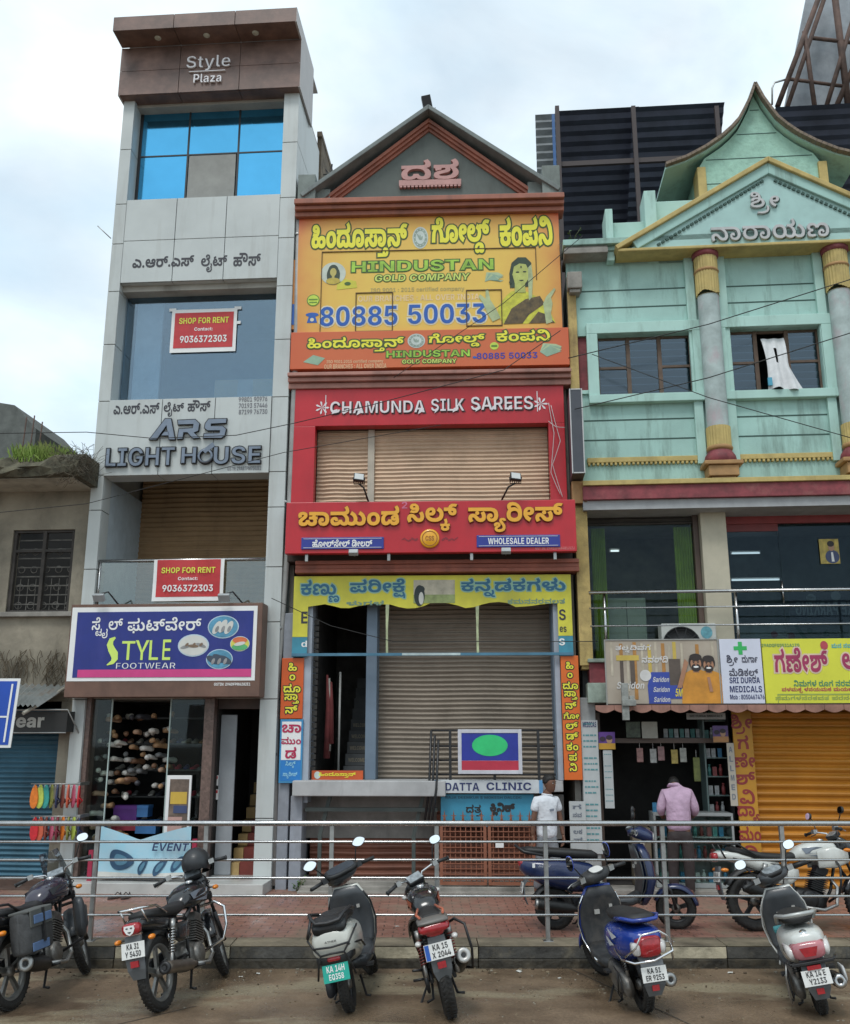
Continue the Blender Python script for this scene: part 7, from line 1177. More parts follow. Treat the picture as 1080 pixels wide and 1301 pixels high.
 # ---- ground floor: red brown header, yellow torn sheet
T=saree
d=-.22
zh1=F.Z(550,711,d);zh0=F.Z(550,727,d)
mb=MB()
for k in rG(3):a=zh0+(zh1-zh0)*k/3;mb.box(F.X(375,720,d),F.X(736,720,d),d+.02*(k%2),.1,a+.003,a+(zh1-zh0)/3)
T.p('header',mb,M('red_brown_header',(.34,.1,.06),.55,var=.15,sC=4,sT=(.12,.04,.03),sA=.6),bV=.006)
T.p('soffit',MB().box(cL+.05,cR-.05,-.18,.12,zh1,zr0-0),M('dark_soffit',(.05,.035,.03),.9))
yl=M('yellow_sheet',(.66,.61,.055),.5,var=.12,sC=2,sT=(.4,.38,.06),sA=.6,sS=1.5)
d=-.12
x0,x1=F.X(373,760,d),F.X(726,760,d);z1=F.Z(550,731,d);zo=F.Z(550,769,d);zb=F.Z(550,834,d)
T=Thing('torn_banner','yellow eye clinic banner over the grey shutter, its middle torn away','banner',F,((x0+x1)/2,d,zb))
xa_,xb_=F.X(391,790,d),F.X(709,790,d)
rng=random.Random(4)
edge=[(xa_+(xb_-xa_)*i/30,zo+rng.uniform(-.02,.02)+.03*sin(i*.9))for i in rG(31)]
pts=[(x0,zb+.28),(xa_,zb+.28)]+edge+[(xb_,zb+.28),(x1,zb+.28),(x1,z1),(x0,z1)]
T.p('sheet',MB().prism(pts,d,d+.006),yl)
tl=M('teal_sheet',(.05,.26,.36),.5,var=.12)
T.p('sheet',MB().box(x0,xa_,d,d+.006,zb,zb+.277).box(xb_,x1,d,d+.006,zb,zb+.277),tl)
mb=MB()
for px in(491.5,606.5):
 xx=F.X(px,800,d);mb.prism([(xx-.012,zb+.05),(xx+.02,zb+.05),(xx+.015,zb+.4),(xx+.03,zo+.02),(xx-.02,zo+.02),(xx-.015,zb+.4)],d+.001,d+.03)
T.p('strip',mb,M('pale_strip',(.45,.5,.3),.6,var=.25))
T.p('bar',MB().box(x0,x1,d-.02,d+.02,F.Z(550,833,d),F.Z(550,829.5,d)),M('blue_bar',(.07,.2,.3),.4,var=.2,sC=2))
mb=MB();a=F.X(511,831,d);b_=F.X(585,831,d);mb.box(a,b_,d-.022,d-.0205,F.Z(550,832.7,d),F.Z(550,829.8,d));T.p('bar_print',mb,M('pale_bar',(.5,.6,.6),.5,var=.2))
outl=M('cyan_outline',(.3,.52,.4),.5)
pb=M('teal_letter',(.025,.14,.25),.45,var=.05)
for text,r in(('ka nna U nnaS',(383,736.5,431,765)),('pa raI LM kassaE',(445,735.5,515,760)),('ka na naS dda ka ga lla U',(586,735,719,758))):oL2(T,F,text,KN,r,d-.004,pb,outl,.016)
mb=MB();wr(mb,F,'lla U ga lla',KN,440,763,488,769,d-.004);wr(mb,F,'ka ma na na ra va la ta',KN,645,760.5,718,767,d-.004);T.p('lettering',mb,M('olive_teal_print',(.18,.3,.22),.5))
mb=MB();wr(mb,F,'E',LB,383,777,390.5,792,d-.004);wr(mb,F,'S',LB,710,774,719,788,d-.004);wr(mb,F,'es',LB,711,796,720,803,d-.004);T.p('lettering',mb,M('charcoal_letter',(.035,.035,.045),.5))
mb=MB();wr(mb,F,'d',LB,383,814,390,822,d-.004);wr(mb,F,'s',LB,710,811,718,820,d-.004);T.p('lettering',mb,whP)
q=F.rect(525.5,737,578,766,d-.004);mb=MB();mb.box(q[0],q[1],d-.004,d-.001,q[2],q[3],0);mb.box(q[0],q[1],d-.0065,d-.0045,q[2],q[2]+.12,3)
xx,zz=F.at(533,755,d);mb.ell(xx,zz-.02,.075,.15,d-.008,1);mb.ell(xx+.02,zz+.07,.055,.05,d-.009,1);mb.ell(xx+.025,zz-.06,.035,.09,d-.011,2)
T.p('picture',mb,[M('pic_cream',(.55,.5,.38),.5,var=.2,sC=5),M('pic_black',(.02,.03,.03),.5),M('pic_white',(.6,.6,.55),.5),M('pic_green',(.3,.36,.14),.5,var=.2,sC=8)])
T=saree
zf=F.Z(470,991,0);zc=F.Z(550,768,.3)
xd0,xd1,xp1,xs1=F.X(394,930),F.X(463,930),F.X(477,930),F.X(706,930)
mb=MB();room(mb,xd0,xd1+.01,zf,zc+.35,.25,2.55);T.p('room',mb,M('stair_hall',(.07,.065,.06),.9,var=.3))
ceil_m=M('plain_ceiling',(.42,.42,.4),.8,var=.06)
T.p('ceiling',MB().box(xd0,xs1,0,.9,zc+.25,zc+.33),ceil_m)
for i,px in enumerate((508,595,660)):
 xx,zz=F.at(px,775,.4);T.p('downlight',MB().lathe([(0,0),(.06,0),(.075,.012),(.075,.03)],(xx,.45,zc+.235),(0,0,1),16),M('lamp_dark',(.08,.07,.06),.5))
for a,b_ in((xd1,xp1),(xs1,xs1+.1)):T.p('pillar',MB().box(a,b_,.1,.5,zf,zc+.25),M('blue_grey_pillar',(.14,.19,.25),.55,var=.1,sC=2),bV=.008)
for a,b_,c_,e_ in((F.X(385,930)-.02,xd0,.4,zf-.3),(F.X(707,930),F.X(714,930),.095,zf)):T.p('door_frame',MB().box(a,b_,-.05,c_,e_,zc+.15),M('pale_blue_frame',(.36,.4,.46),.55,var=.08),bV=.006)
gsh=M('grey_brown_shutter',(.27,.225,.18),.5,mE=.3,var=.12,sC=1.5,sT=(.16,.13,.1),sA=.6,sS=1.2)
mb=MB();slats(mb,xp1,xs1,zf,zc+.3,.46,.068,.018);T.p('shutter',mb,gsh)
for i in rG(9):
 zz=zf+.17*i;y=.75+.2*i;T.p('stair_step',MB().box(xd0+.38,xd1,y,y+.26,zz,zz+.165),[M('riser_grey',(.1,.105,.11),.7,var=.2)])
 if 0<i<5:
  mb=MB();wr(mb,F,'WELCOME',LB,440,975-16*i,461,980-16*i,.7);mb.v=[(a,y-.003,c)for a,b_,c in mb.v]
  zmin=min(c for a,b_,c in mb.v);mb.v=[(a,b_,c-zmin+zz+.05)for a,b_,c in mb.v];T.p('riser_print',mb,M('riser_letter',(.3,.26,.18),.6))
T.p('stair_pole',MB().tube([(xd0+.34,.5,zf),(xd0+.34,.5,zf+1.5)],.016,8),M('pale_pole',(.4,.4,.38),.5))
mb=MB()
for k in rG(26):mb.box(xd0+0,xd0+.07,.1,.16,zf+.02+.085*k,zf+.085+.085*k);
T.p('folded_shutter',mb,M('dark_slats',(.05,.045,.04),.6,var=.2))
x0,x1,z0,z1=F.rect(396,979,461,990,.05)
Tb=Thing('step_sign','low orange board with yellow script at the foot of the stair doorway','sign',F,((x0+x1)/2,.05,z0));Tb.p('panel',MB().box(x0,x1,.06,.09,zf,z1),M('orange_red_print',(.55,.09,.02),.45,var=.08));mb=MB();q=F.rect(405,981.5,452,988.5,.055);write(mb,HIND,KN,q[0],q[1],zf+.03,z1-.02,.055);Tb.p('lettering',mb,glow);Tb.p('emblem',MB().ell(x0+.08,(zf+z1)/2,.045,.05,.056,0,16),M('seal_pale',(.55,.62,.58),.45))
Tb=Thing('garment','red and white cloth hanging at the left of the stair doorway','cloth',F,(xd0+.2,.35,zf+.25));mb=MB()
for k,(mi,ww)in enumerate(((0,.05),(1,.03),(0,.04))):mb.tube([(xd0+.17+.03*k,.35,zf+1.45-.05*k),(xd0+.2+.02*k,.36,zf+1.),(xd0+.19+.03*k,.35,zf+.28+.1*k)],[.015,ww*.8,ww],8,mi)
Tb.p('cloth',mb,[M('garment_red',(.16,.03,.03),.8,var=.3),M('garment_white',(.35,.33,.3),.8,var=.2)])
T=saree
plat=M('weathered_white',(.42,.42,.42),.8,var=.12,sC=2,sT=(.14,.135,.12),sA=.75,sS=2.2)
T.p('platform',MB().box(F.X(372,992,-.25),F.X(566,992,-.25),-.28,.44,zf-.2,zf).box(F.X(566,992,-.1),F.X(716,992,-.1),-.05,.44,zf-.15,zf-0),plat,bV=.012)
T.p('pier',MB().box(F.X(370,1060),F.X(385,1060),-.12,.5,-.1,zf-.204).box(F.X(352,1060),F.X(366,1060),-.02,.5,-.1,zf+2.3),M('blue_grey_pier',(.28,.3,.34),.7,var=.12,sT=(.12,.12,.12),sA=.6),bV=.01)
T.p('basement_wall',MB().box(F.X(385,1060),F.X(710,1060),1.3,1.4,-.1,zf-.2).box(F.X(385,1060),F.X(720,1060),.25,.4,zf-.78,zf-.2),M('grey_plaster',(.22,.21,.195),.85,var=.15,sT=(.08,.075,.07),sA=.7))
bsh=M('rust_brown_shutter',(.21,.08,.05),.5,mE=.2,var=.15,sC=2,sT=(.08,.035,.025),sA=.5)
mb=MB();slats(mb,F.X(390,1060),F.X(560,1060),-.05,zf-.75,.3,.09,.022);T.p('basement_shutter',mb,bsh)
mb=MB()
for a,z in((392,zf-.62),(392,zf-1.5)):
 pass
for px in(415,535):
 xx=F.X(px,1050,-.15);mb.obox((xx-.04,-.02,zf-.45),.05,.05,.62,rot_m(R(14),3,'Y'));mb.box(xx-.13,xx-.08,-.05,0,-.05,zf-.72)
mb.box(F.X(388,1028,-.1),F.X(556,1028,-.1),-.12,-.05,F.Z(470,1031,-.1),F.Z(470,1026,-.1))
T.p('platform_bracket',mb,M('dark_green_steel',(.06,.075,.07),.5,var=.15))
mb=MB()
for i in rG(3):mb.box(F.X(378,1130,-.3),F.X(700,1130,-.3),-.36+.12*i,.5,-.19,.03+.05*i)
T.p('plinth',mb,coN,bV=.01)
Tr_=Thing('stair_railing','black steel stair railing standing on the platform before the grey shutter','railing',F,(F.X(560,992,-.1),-.1,zf))
mb=MB();yb=-.18
xa_=F.X(548,950,yb);xe=F.X(705,950,yb)
for py in(928,948,966,984):z=F.Z(600,py,yb);mb.tube([(xa_,yb,z),(xe,yb,z)],.014,6)
T_r=Tr_.p('rail',mb,bkM)
mb=MB()
for px in(572,628,684):xx=F.X(px,950,yb);mb=MB().box(xx-.018,xx+.018,yb-.018,yb+.018,zf,F.Z(600,928,yb));Tr_.p('post',mb,bkM)
mb=MB()
for k,off in enumerate((0,.05,.1)):
 mb.tube([(xa_+off,yb-.04*k,F.Z(548,928+6*k,yb)),(xa_-.03+off,yb-.05*k,zf-.1),(xa_-.09+off,yb-.08*k,F.Z(545,1044,yb))],.017,6)
Tr_.p('stair_rail',mb,bkM)
T,x0,x1,z0,z1=board(F,'clinic_sign','framed blue sign with a green emblem and red foot on the black stair railing','sign',582,927,663.5,983,-.26,.05,(whP,M('pale_frame',(.55,.55,.6),.4)),frame=.045)
y=-.264;T.p('field',MB().box(x0+.045,x1-.045,y,y+.003,z0+.17,z1-.045),M('sign_blue',(.02,.035,.3),.4))
T.p('strip',MB().box(x0+.045,x1-.045,y,y+.003,z0+.045,z0+.167),M('sign_red',(.48,.03,.06),.4))
T.p('emblem',MB().ell((x0+x1)/2,(z0+z1)/2+.08,.24,.14,y-.004),M('sign_green',(.03,.55,.18),.4))
T,x0,x1,z0,z1=board(F,'clinic_sign','white clinic name board with dark blue capitals above the brown gate','sign',553,991,690,1008,-.2,.05,(M('clinic_white',(.55,.58,.6),.5,var=.08,sT=(.35,.36,.38),sA=.5),whP))
mb=MB();wr(mb,F,'DATTA',LB,566,994.5,609,1004.5,-.205);wr(mb,F,'CLINIC',LB,618,994,675,1004,-.205);T.p('lettering',mb,M('navy_print2',(.02,.03,.12),.5))
T.p('edge',MB().box(x0-.02,x0+.03,-.206,-.203,z0,z1).box(x1-.05,x1,-.206,-.203,z0,z1),M('edge_blue',(.1,.28,.5),.5))
T,x0,x1,z0,z1=board(F,'clinic_sign','sky blue sheet with black script behind the spikes of the brown gate','sign',560,1009,679,1051,-.1,.02,(M('sky_sheet',(.05,.3,.46),.5,var=.1,sC=2,sT=(.1,.36,.48),sA=.5,sV=1),whP))
mb=MB();wr(mb,F,'RAJA DEEMKUR S MOKESH DALCDC',LB,566,1011.5,663,1015,-.104);T.p('lettering',mb,M('dim_print',(.02,.09,.14),.5))
mb=MB();wr(mb,F,'da ta taS',KN,592,1022,613,1037,-.104);wr(mb,F,'kaI laS naI kaV',KN,623,1020,654,1036,-.104,exp=.006);T.p('lettering',mb,bkQ)
T=Thing('lattice_gate','rust brown lattice gate with spikes below the clinic name board','gate',F,(F.X(620,1130,-.2),-.2,-0))
gm=M('gate_brown',(.27,.1,.055),.55,var=.15,sC=6)
gx0,gx1=F.X(559,1090,-.2),F.X(680,1090,-.2);gz1=F.Z(620,1043,-.2);gz0=.1;gmx=(gx0+gx1)/2+0
for i,(a,b_)in enumerate(((gx0,gmx-.01),(gmx+.01,gx1))):
 mb=MB()
 for xx in(a,b_-.04):mb.box(xx,xx+.04,-.22,-.18,gz0,gz1)
 for zz in(gz0,gz1-.04):mb.box(a+.04,b_-.04,-.219,-.181,zz,zz+.04)
 nx,nz_=9,12
 for k in rG(1,nx):xx=a+(b_-a)*k/nx;mb.box(xx-.006,xx+.006,-.206,-.194,gz0+.04,gz1-.04)
 for k in rG(1,nz_):zz=gz0+(gz1-gz0)*k/nz_;mb.box(a+.04,b_-.04,-.216,-.207,zz-.006,zz+.006)
 for k in rG(5):xx=a+(b_-a)*(k+.5)/5;mb.add([(xx-.02,-.2,gz1),(xx+.02,-.2,gz1),(xx,-.2,gz1+.14),(xx,-.212,gz1+.03)],[(0,1,3),(1,2,3),(2,0,3)]);mb.box(xx-.035,xx+.035,-.205,-.198,gz1+.06,gz1+.07)
 T.p('gate_leaf',mb,gm)
mb=MB();slats(mb,gx0-.05,gx1+.05,-.05,gz1+.1,.12,.1,.02);saree.p('inner_shutter',mb,bsh)
q=F.rect(629.5,1069,640,1077,-.23);Tb=Thing('paper_note','small white paper note fixed to the brown lattice gate','note',F,(q[0],-.225,q[2]));Tb.p('paper',MB().box(q[0],q[1],-.228,-.224,q[2],q[3]),whP)
def vboard(px0,py0,px1,py1,d,label,mat,syl,ltr,otl,fr,size):
 x0,x1,z0,z1=F.rect(px0,py0,px1,py1,d)
 T=Thing('vertical_sign',label,'sign',F,((x0+x1)/2,d,z0))
 T.p('panel',MB().box(x0,x1,d,d+.04,z0,z1),mat,bV=.004)
 n=len(syl);cx=(x0+x1)/2;mb=MB();mo=MB();a,b_=fr;zt_,zb_=z1-(z1-z0)*a,z0+(z1-z0)*b_;stp=(zt_-zb_)/n
 for i,s_ in enumerate(syl):
  (_,(p,q_,r_,t_))=word(s_,KN);sc=size/188;w=(q_-p)*sc;h=(t_-r_)*sc;zc_=zt_-stp*(i+.5)
  if w>(x1-x0)*.86:h*=(x1-x0)*.86/w;w=(x1-x0)*.86
  if otl:write(mo,s_,KN,cx-w/2,cx+w/2,zc_-h/2,zc_+h/2,d-.004,exp=.012)
  write(mb,s_,KN,cx-w/2,cx+w/2,zc_-h/2,zc_+h/2,d-.008)
 if otl:T.p('outline',mo,otl)
 T.p('lettering',mb,ltr)
 return T,x0,x1,z0,z1
orange=M('orange_board',(.62,.1,.012),.42,var=.08,sC=2,sT=(.5,.07,.01),sA=.4)
vb,*_=vboard(358.5,836,384,913,-.08,'orange upright board with yellow script on the left pier of the saree shop',orange,['haI','AN','da UU','saN AA taS','naV'],glow,bkQ,(.06,.06),.115)
vboard(712,833,740.5,991,-.1,'tall orange upright board with yellow script on the right pier of the saree shop',M('orange_board_bright',(.7,.14,.015),.42,var=.06),['haI','AN','da UU','saN AA taS','naV','gaE UU LM','laV','ddaV','ka AN','pa','naI'],glow,bkQ,(.04,.06),.1)
T,x0,x1,z0,z1=vboard(356.5,914,383,995,-.085,'white and blue upright board with crimson script below the orange board',M('blue_rim',(.05,.26,.5),.4),['caN AA','ma U AN','dda'],M('crimson_letter',(.45,.02,.08),.45),None,(.05,.38),.15)
T.p('field',MB().box(x0+.025,x1-.025,-.0885,-.0855,z0+(z1-z0)*.36,z1-.03),whP)
T.p('field',MB().box(x0+.02,x1-.02,-.0885,-.0855,z0+.03,z0+(z1-z0)*.355),M('sky_field',(.02,.2,.55),.4))
mb=MB();c=(x0+x1)/2;write(mb,'saI la kaS V',KN,c-.07,c+.07,z0+.2,z0+.29,-.092);write(mb,'saN AA yaS raI LM saV',KN,c-.1,c+.1,z0+.06,z0+.15,-.092);T.p('lettering',mb,M('cyan_letter',(.3,.6,.75),.4))
T=Thing('drain_pipe','long pale grey drain pipe running down between the tower and the saree shop','pipe',F,(cL-.03,-.02,0))
xx=F.X(372,600,-.02)
T.p('pipe',MB().tube([(F.X(380,262,-.02),-.02,F.Z(380,262,-.02)),(F.X(377,420,-.02),-.03,F.Z(377,420)),(F.X(366,690,-.02),-.02,F.Z(366,690)),(F.X(350,890,-.02),0,F.Z(352,890)),(F.X(348,1120,0),.02,.05)],.045,12),M('pvc_grey',(.34,.34,.33),.5,var=.12,sT=(.16,.15,.13),sA=.5))
mb=MB()
for py in(300,480,640,800,960):
 px_=380+(350-380)*(py-262)/640;x,z=F.at(px_,py,-.02);mb.lathe([(.05,0),(.056,.005),(.056,.035),(.05,.04)],(x,-.02,z),(0,0,1),12)
T.p('pipe_clip',mb,stD)
saree.p('side_wall',MB().box(cL-.13,cL+.04,.1,.6,-.05,7.4),M('teal_grey_wall',(.16,.19,.19),.85,var=.2,sT=(.06,.06,.05),sA=.7))
# ================================================================== GREEN BUILDING (right)
F=FG
gL,gR=-.02,7.2
T=Thing('shop_building','aqua green shop building with a temple shaped gable and yellow capped columns','building',F,(2.5,0,0))
green=T
aqua=M('aqua_paint',(.37,.58,.53),.75,var=.1,sC=1.3,sT=(.12,.17,.14),sA=.95,sS=2.7,sV=.16,bump=.1)
aqL=M('aqua_light',(.42,.63,.57),.75,var=.08,sC=1.5,sT=(.15,.22,.18),sA=.8,sS=3,sV=.2)
yel=M('cream_yellow',(.52,.4,.15),.7,var=.15,sC=4,sT=(.22,.15,.05),sA=.6,sS=3)
mar=M('maroon_paint',(.25,.05,.06),.65,var=.25,sC=6,sT=(.3,.13,.11),sA=.6,sS=5,sV=1)
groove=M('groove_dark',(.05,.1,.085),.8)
def Z(px,py,d=0):return F.Z(px,py,d)
zb=Z(900,620);ztop=Z(900,326)
zy=Z(900,615)
w1=(F.X(760,470),F.X(881,470),Z(820,503),Z(820,425));w2=(F.X(924,470),F.X(1046,470),Z(985,498),Z(985,417));w3=(F.X(1100,470),F.X(1225,470),w2[2],w2[3])
w0=(F.X(731,465),F.X(747,465),Z(738,497),Z(738,427))
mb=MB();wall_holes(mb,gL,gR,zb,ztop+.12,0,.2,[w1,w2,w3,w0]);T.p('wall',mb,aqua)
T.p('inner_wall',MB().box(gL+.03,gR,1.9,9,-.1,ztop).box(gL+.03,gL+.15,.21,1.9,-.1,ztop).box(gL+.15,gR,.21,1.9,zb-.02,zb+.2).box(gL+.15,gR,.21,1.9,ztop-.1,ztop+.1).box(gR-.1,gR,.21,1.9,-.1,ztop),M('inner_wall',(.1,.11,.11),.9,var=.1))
timber=M('old_timber',(.13,.085,.06),.7,var=.2,sC=9)
wg=glass('dusty_glass',(.2,.27,.33),.14,.14,(.55,.7,.85),.4)
def gwindow(w,open_mid):
 mb=MB();a,b_,c,e=w
 mb.box(a-.16,b_+.16,-.1,0,e,e+.17);mb.box(a-.16,b_+.16,-.12,0,c-.13,c);mb.box(a-.16,a,-.1,0,c,e);mb.box(b_,b_+.16,-.1,0,c,e)
 wn_=T.p('window',mb,aqL,bV=.008)
 mb=MB();n=3
 for k in rG(4):xx=a+(b_-a)*k/3;mb.box(max(a,xx-.03),min(b_,xx+.03),.08,.14,c,e)
 for k in rG(3):
  if k==1:continue
  xa=a+(b_-a)*k/3+.03;xb=a+(b_-a)*(k+1)/3-.03;zm=c+(e-c)*.5;mb.box(xa,xb,.085,.135,zm-.02,zm+.02)
 mb.box(a+.03,b_-.03,.09,.13,e-.04,e);T.p('window_frame',mb,timber,wn_,bV=.004)
 for k in rG(3):
  if open_mid and k==1:continue
  mb=MB();xa=a+(b_-a)*k/3+.03;xb=a+(b_-a)*(k+1)/3-.03
  for j in rG(9):z=c+(e-c)*j/9;mb.quad((xa,.12,z),(xb,.12,z),(xb,.1,z+(e-c)/9+.01),(xa,.1,z+(e-c)/9+.01))
  T.p('window_pane',mb,wg,wn_)
gwindow(w1,False);gwindow(w2,True);gwindow(w3,False)
T.p('maroon_panel',MB().box(w0[0],w0[1],.05,.2,w0[2],w0[3]),mar)
T.p('panel_trim',MB().box(w0[0]-0,w0[1]+.1,-.04,0,w0[2]-.06,w0[2]).box(w0[1],w0[1]+.08,-.05,0,w0[2],w0[3]),aqL,bV=.006)
mb=MB()
def gline(px0,px1,py,slope=-.04):
 xa,xb=F.X(px0,py,-.003),F.X(px1,py,-.003);z=Z((px0+px1)/2,py,-.003);mb.box(xa,xb,-.003,.004,z-.011,z+.011)
for py in(366,388):gline(737,876,py+2)
for py in(363,384):gline(918,1040,py-1)
for py in(531,556):gline(742,884,py+2);gline(934,1058,py-3)
for py in(363,384,528,553):gline(1085,1240,py-6)
T.p('groove_lines',mb,groove)
for cx_t,cx_b in((897,914),(1066,1084),(1235,1254)):
 xm=(F.X(cx_t,330,-.15)+F.X(cx_b,575,-.15))/2;zt=ztop-.02;z0=Z(914,593,-.2);r=.155
 T.p('pilaster',MB().box(xm-.3,xm-.17,-.07,0,zb+.35,zt).box(xm+.17,xm+.3,-.07,0,zb+.35,zt),aqL,bV=.008)
 c=(xm,-.14,0);H=zt-z0
 cl_=T.p('column',MB().lathe([(r,z0+.52),(r,zt-.72)],c,(0,0,1),24),M('faded_blue_paint',(.42,.5,.49),.75,var=.16,sC=4,sT=(.44,.33,.36),sA=.9,sS=3,sV=.6))
 for za,zz_ in((zt-.72,zt-.1),(z0+.3,z0+.6)):
  mb=MB();nn=48;vs=[];
  for j,z in enumerate((za,zz_)):
   for k in rG(nn):
    a_=2*PI*k/nn;rr=r+.012+(.006 if k%2 else-.004);zz2=z
    if j==0 and za>z0+1:zz2=z+.06*abs(((k*3/nn*2)%2)-1)
    vs.append((xm+rr*cos(a_),-.14+rr*sin(a_),zz2))
  mb.add(vs,[(k,(k+1)%nn,nn+(k+1)%nn,nn+k)for k in rG(nn)])
  mb.lathe([(r,za),(r+.012,za)],c,(0,0,1),24);T.p('fluting',mb,yel,cl_)
 mb=MB();mb.lathe([(r,zt-.36),(r+.03,zt-.34),(r+.03,zt-.31),(r,zt-.29)],c,(0,0,1),24);mb.lathe([(r,z0+.24),(r+.03,z0+.26),(r+.03,z0+.3),(r,z0+.32)],c,(0,0,1),24)
 mb.box(xm-.27,xm+.27,-.36,0,z0-0,z0+.06);mb.box(xm-.21,xm+.21,-.32,0,z0-.16,z0-.003);mb.box(xm-.17,xm+.17,-.28,0,z0-.24,z0-.163);T.p('column_base',mb,M('ochre_plaster',(.42,.24,.1),.7,var=.15,sT=(.2,.1,.04),sA=.5),cl_,bV=.012)
 T.p('column_band',MB().lathe([(r+0,zt-.1),(r+.04,zt-.08),(r+.045,zt-0),(0,zt)],c,(0,0,1),24).lathe([(r+.05,z0+.06),(r+.07,z0+.1),(r+.06,z0+.16),(r+.01,z0+.24)],c,(0,0,1),24),mar,cl_)
mb=MB();zw=Z(900,583);mb.box(gL+.2,gR,-.05,0,zw-.03,zw+.045)
n=110
for k in rG(n):xa=gL+.2+(gR-gL-.2)*(k+.15)/n;mb.box(xa,xa+(gR-gL-.2)/n*.55,-.048,0,zw-.07,zw-.03)
mb.box(gL+.1,gR,-.3,0,zb,zb+.07);T.p('moulding',mb,yel,bV=.006)
T.p('band',MB().box(gL+.1,gR,-.26,.19,Z(900,633,-.2),zb-.003),mar,bV=.006)
T.p('soffit',MB().box(gL+.1,gR,-.2,1.9,Z(900,645,-.2),Z(900,633,-.2)-.003),M('grey_soffit',(.36,.37,.38),.8,var=.1))
mb=MB();zs=ztop
for k,(a,b_,y)in enumerate(((0,.07,-.12),(.07,.14,-.2),(.14,.24,-.28))):mb.box(gL-.05 if k>1 else gL,gR,y,.2,zs+a,zs+b_-.003)
T.p('cornice',mb,M('aqua_cornice',(.32,.49,.44),.75,var=.15,sT=(.08,.11,.08),sA=.7),bV=.008)
pA=F.at(976,201,-.28);pL_=F.at(789,312,-.38);pA=F.at(976,199,-.38);hw=pA[0]-pL_[0];zp=F.Z(930,308.5,-.38);pz=pA[1];pR=(pA[0]+hw,zp)
pd_=T.p('pediment',MB().prism([(pL_[0]+.1,zp),(pR[0]-.1,zp),(pA[0],pz-.1)],-.28,.6),M('aqua_pale',(.38,.57,.54),.75,var=.06))
mb=MB();rake(mb,pL_[0]-.05,zp-.02,pA[0],pz-.07,.075,-.38,.6);rake(mb,pR[0]+.05,zp-.02,pA[0],pz-.07,.075,-.381,.6)
mb.box(pL_[0]-.05,pR[0]+.05,-.36,.3,zp-.05,zp+0);T.p('pediment_coping',mb,yel,pd_,bV=.012)
mb=MB();rake(mb,pL_[0]+.25,zp+0,pA[0],pz-.25,.17,-.33,.1);rake(mb,pR[0]-.25,zp+0,pA[0],pz-.25,.17,-.331,.1);T.p('pediment_moulding',mb,aqua,pd_,bV=.01)
mb=MB()
for sg in(-1,1):
 for k in rG(26):
  t=(k+.4)/27;x=pA[0]+sg*(hw-.55)*(1-t);z=zp+.06+(pz-.36-zp)*t;mb.obox((x,-.29,z),.05,.03,.035,rot_m(sg*math.atan2(pz-zp,hw),3,'Y'))
T.p('dentil_lines',mb,groove,pd_)
let=Thing('building_sign','pale raised script in two lines on the aqua green pediment','sign',F,(pA[0],-.28,Z(978,302,-.28)))
pw=M('pale_stone_letter',(.5,.5,.5),.6,var=.1);mb=MB();wr(mb,F,'shaI raS LM',KN,952,243.5,992,270,-.33,dP=.045,exp=-.004);wr(mb,F,'naN AA raN AA ya nna',KN,902,281,1055,300.5,-.33,dP=.045,exp=-.006);let.p('lettering',mb,pw)
mb=MB();wr(mb,F,'shaI raS LM',KN,953,245,993,271.5,-.288,dP=.005);wr(mb,F,'naN AA raN AA ya nna',KN,903,282.5,1056,302,-.288,dP=.005);let.p('painted_shadow',mb,groove)  # darker shifted copy draws the shadow of the raised script on the wall
ya=.75
a0,a1=F.X(882,240,ya),F.X(1058,240,ya);zr=Z(965,232,ya);zA=Z(958,106,ya);xa=(a0+a1)/2
prof=[(1.,0),(.78,.08),(.57,.2),(.4,.325),(.286,.436),(.2,.54),(.14,.655),(.07,.8),(0,1.)]
xa,zA=F.at(959,110,ya-.15);xe,zE=F.at(846,213,ya-.15);hwA=xa-xe;hb=(a1-a0)/2-.12
rim=[(xa+min(hb,hwA*p),zE+(zA-zE)*q-.06)for p,q in prof if p<.8]
body_pts=[(xa-hb,zp-.3),(xa+hb,zp-.3),(xa+hb,zE+(zA-zE)*.06)]+rim+[(2*xa-x,z)for x,z in rim[::-1][1:]]+[(xa-hb,zE+(zA-zE)*.06)]
at_=T.p('attic_wall',MB().prism(body_pts,ya,ya+1.6),M('aqua_rough',(.36,.59,.49),.85,var=.12,sC=6,bump=.6,bS=18,sT=(.22,.42,.34),sA=.5,sS=3))
def wide(z):
 t=(z-zE)/(zA-zE)
 if t<.09:return hb
 for(p1,q1),(p2,q2)in zip(prof,prof[1:]):
  if q1<=t<=q2:return min(hb,hwA*(p1+(p2-p1)*(t-q1)/(q2-q1)))
 return 0
mb=MB()
for k in rG(7):z=zp+.35+(zA-zp-.7)*k/6.;mb.box(xa-wide(z+.1)+.02,xa+wide(z+.1)-.02,ya-.003,ya+.01,z,z+.016)
T.p('groove_lines',mb,groove,at_)
T.p('attic_post',MB().box(a0+.06,a0+.2,ya-.05,ya+.3,zp-.3,zE+.05).box(a1-.2,a1-.06,ya-.05,ya+.3,zp-.3,zE+.05),yel,bV=.01)
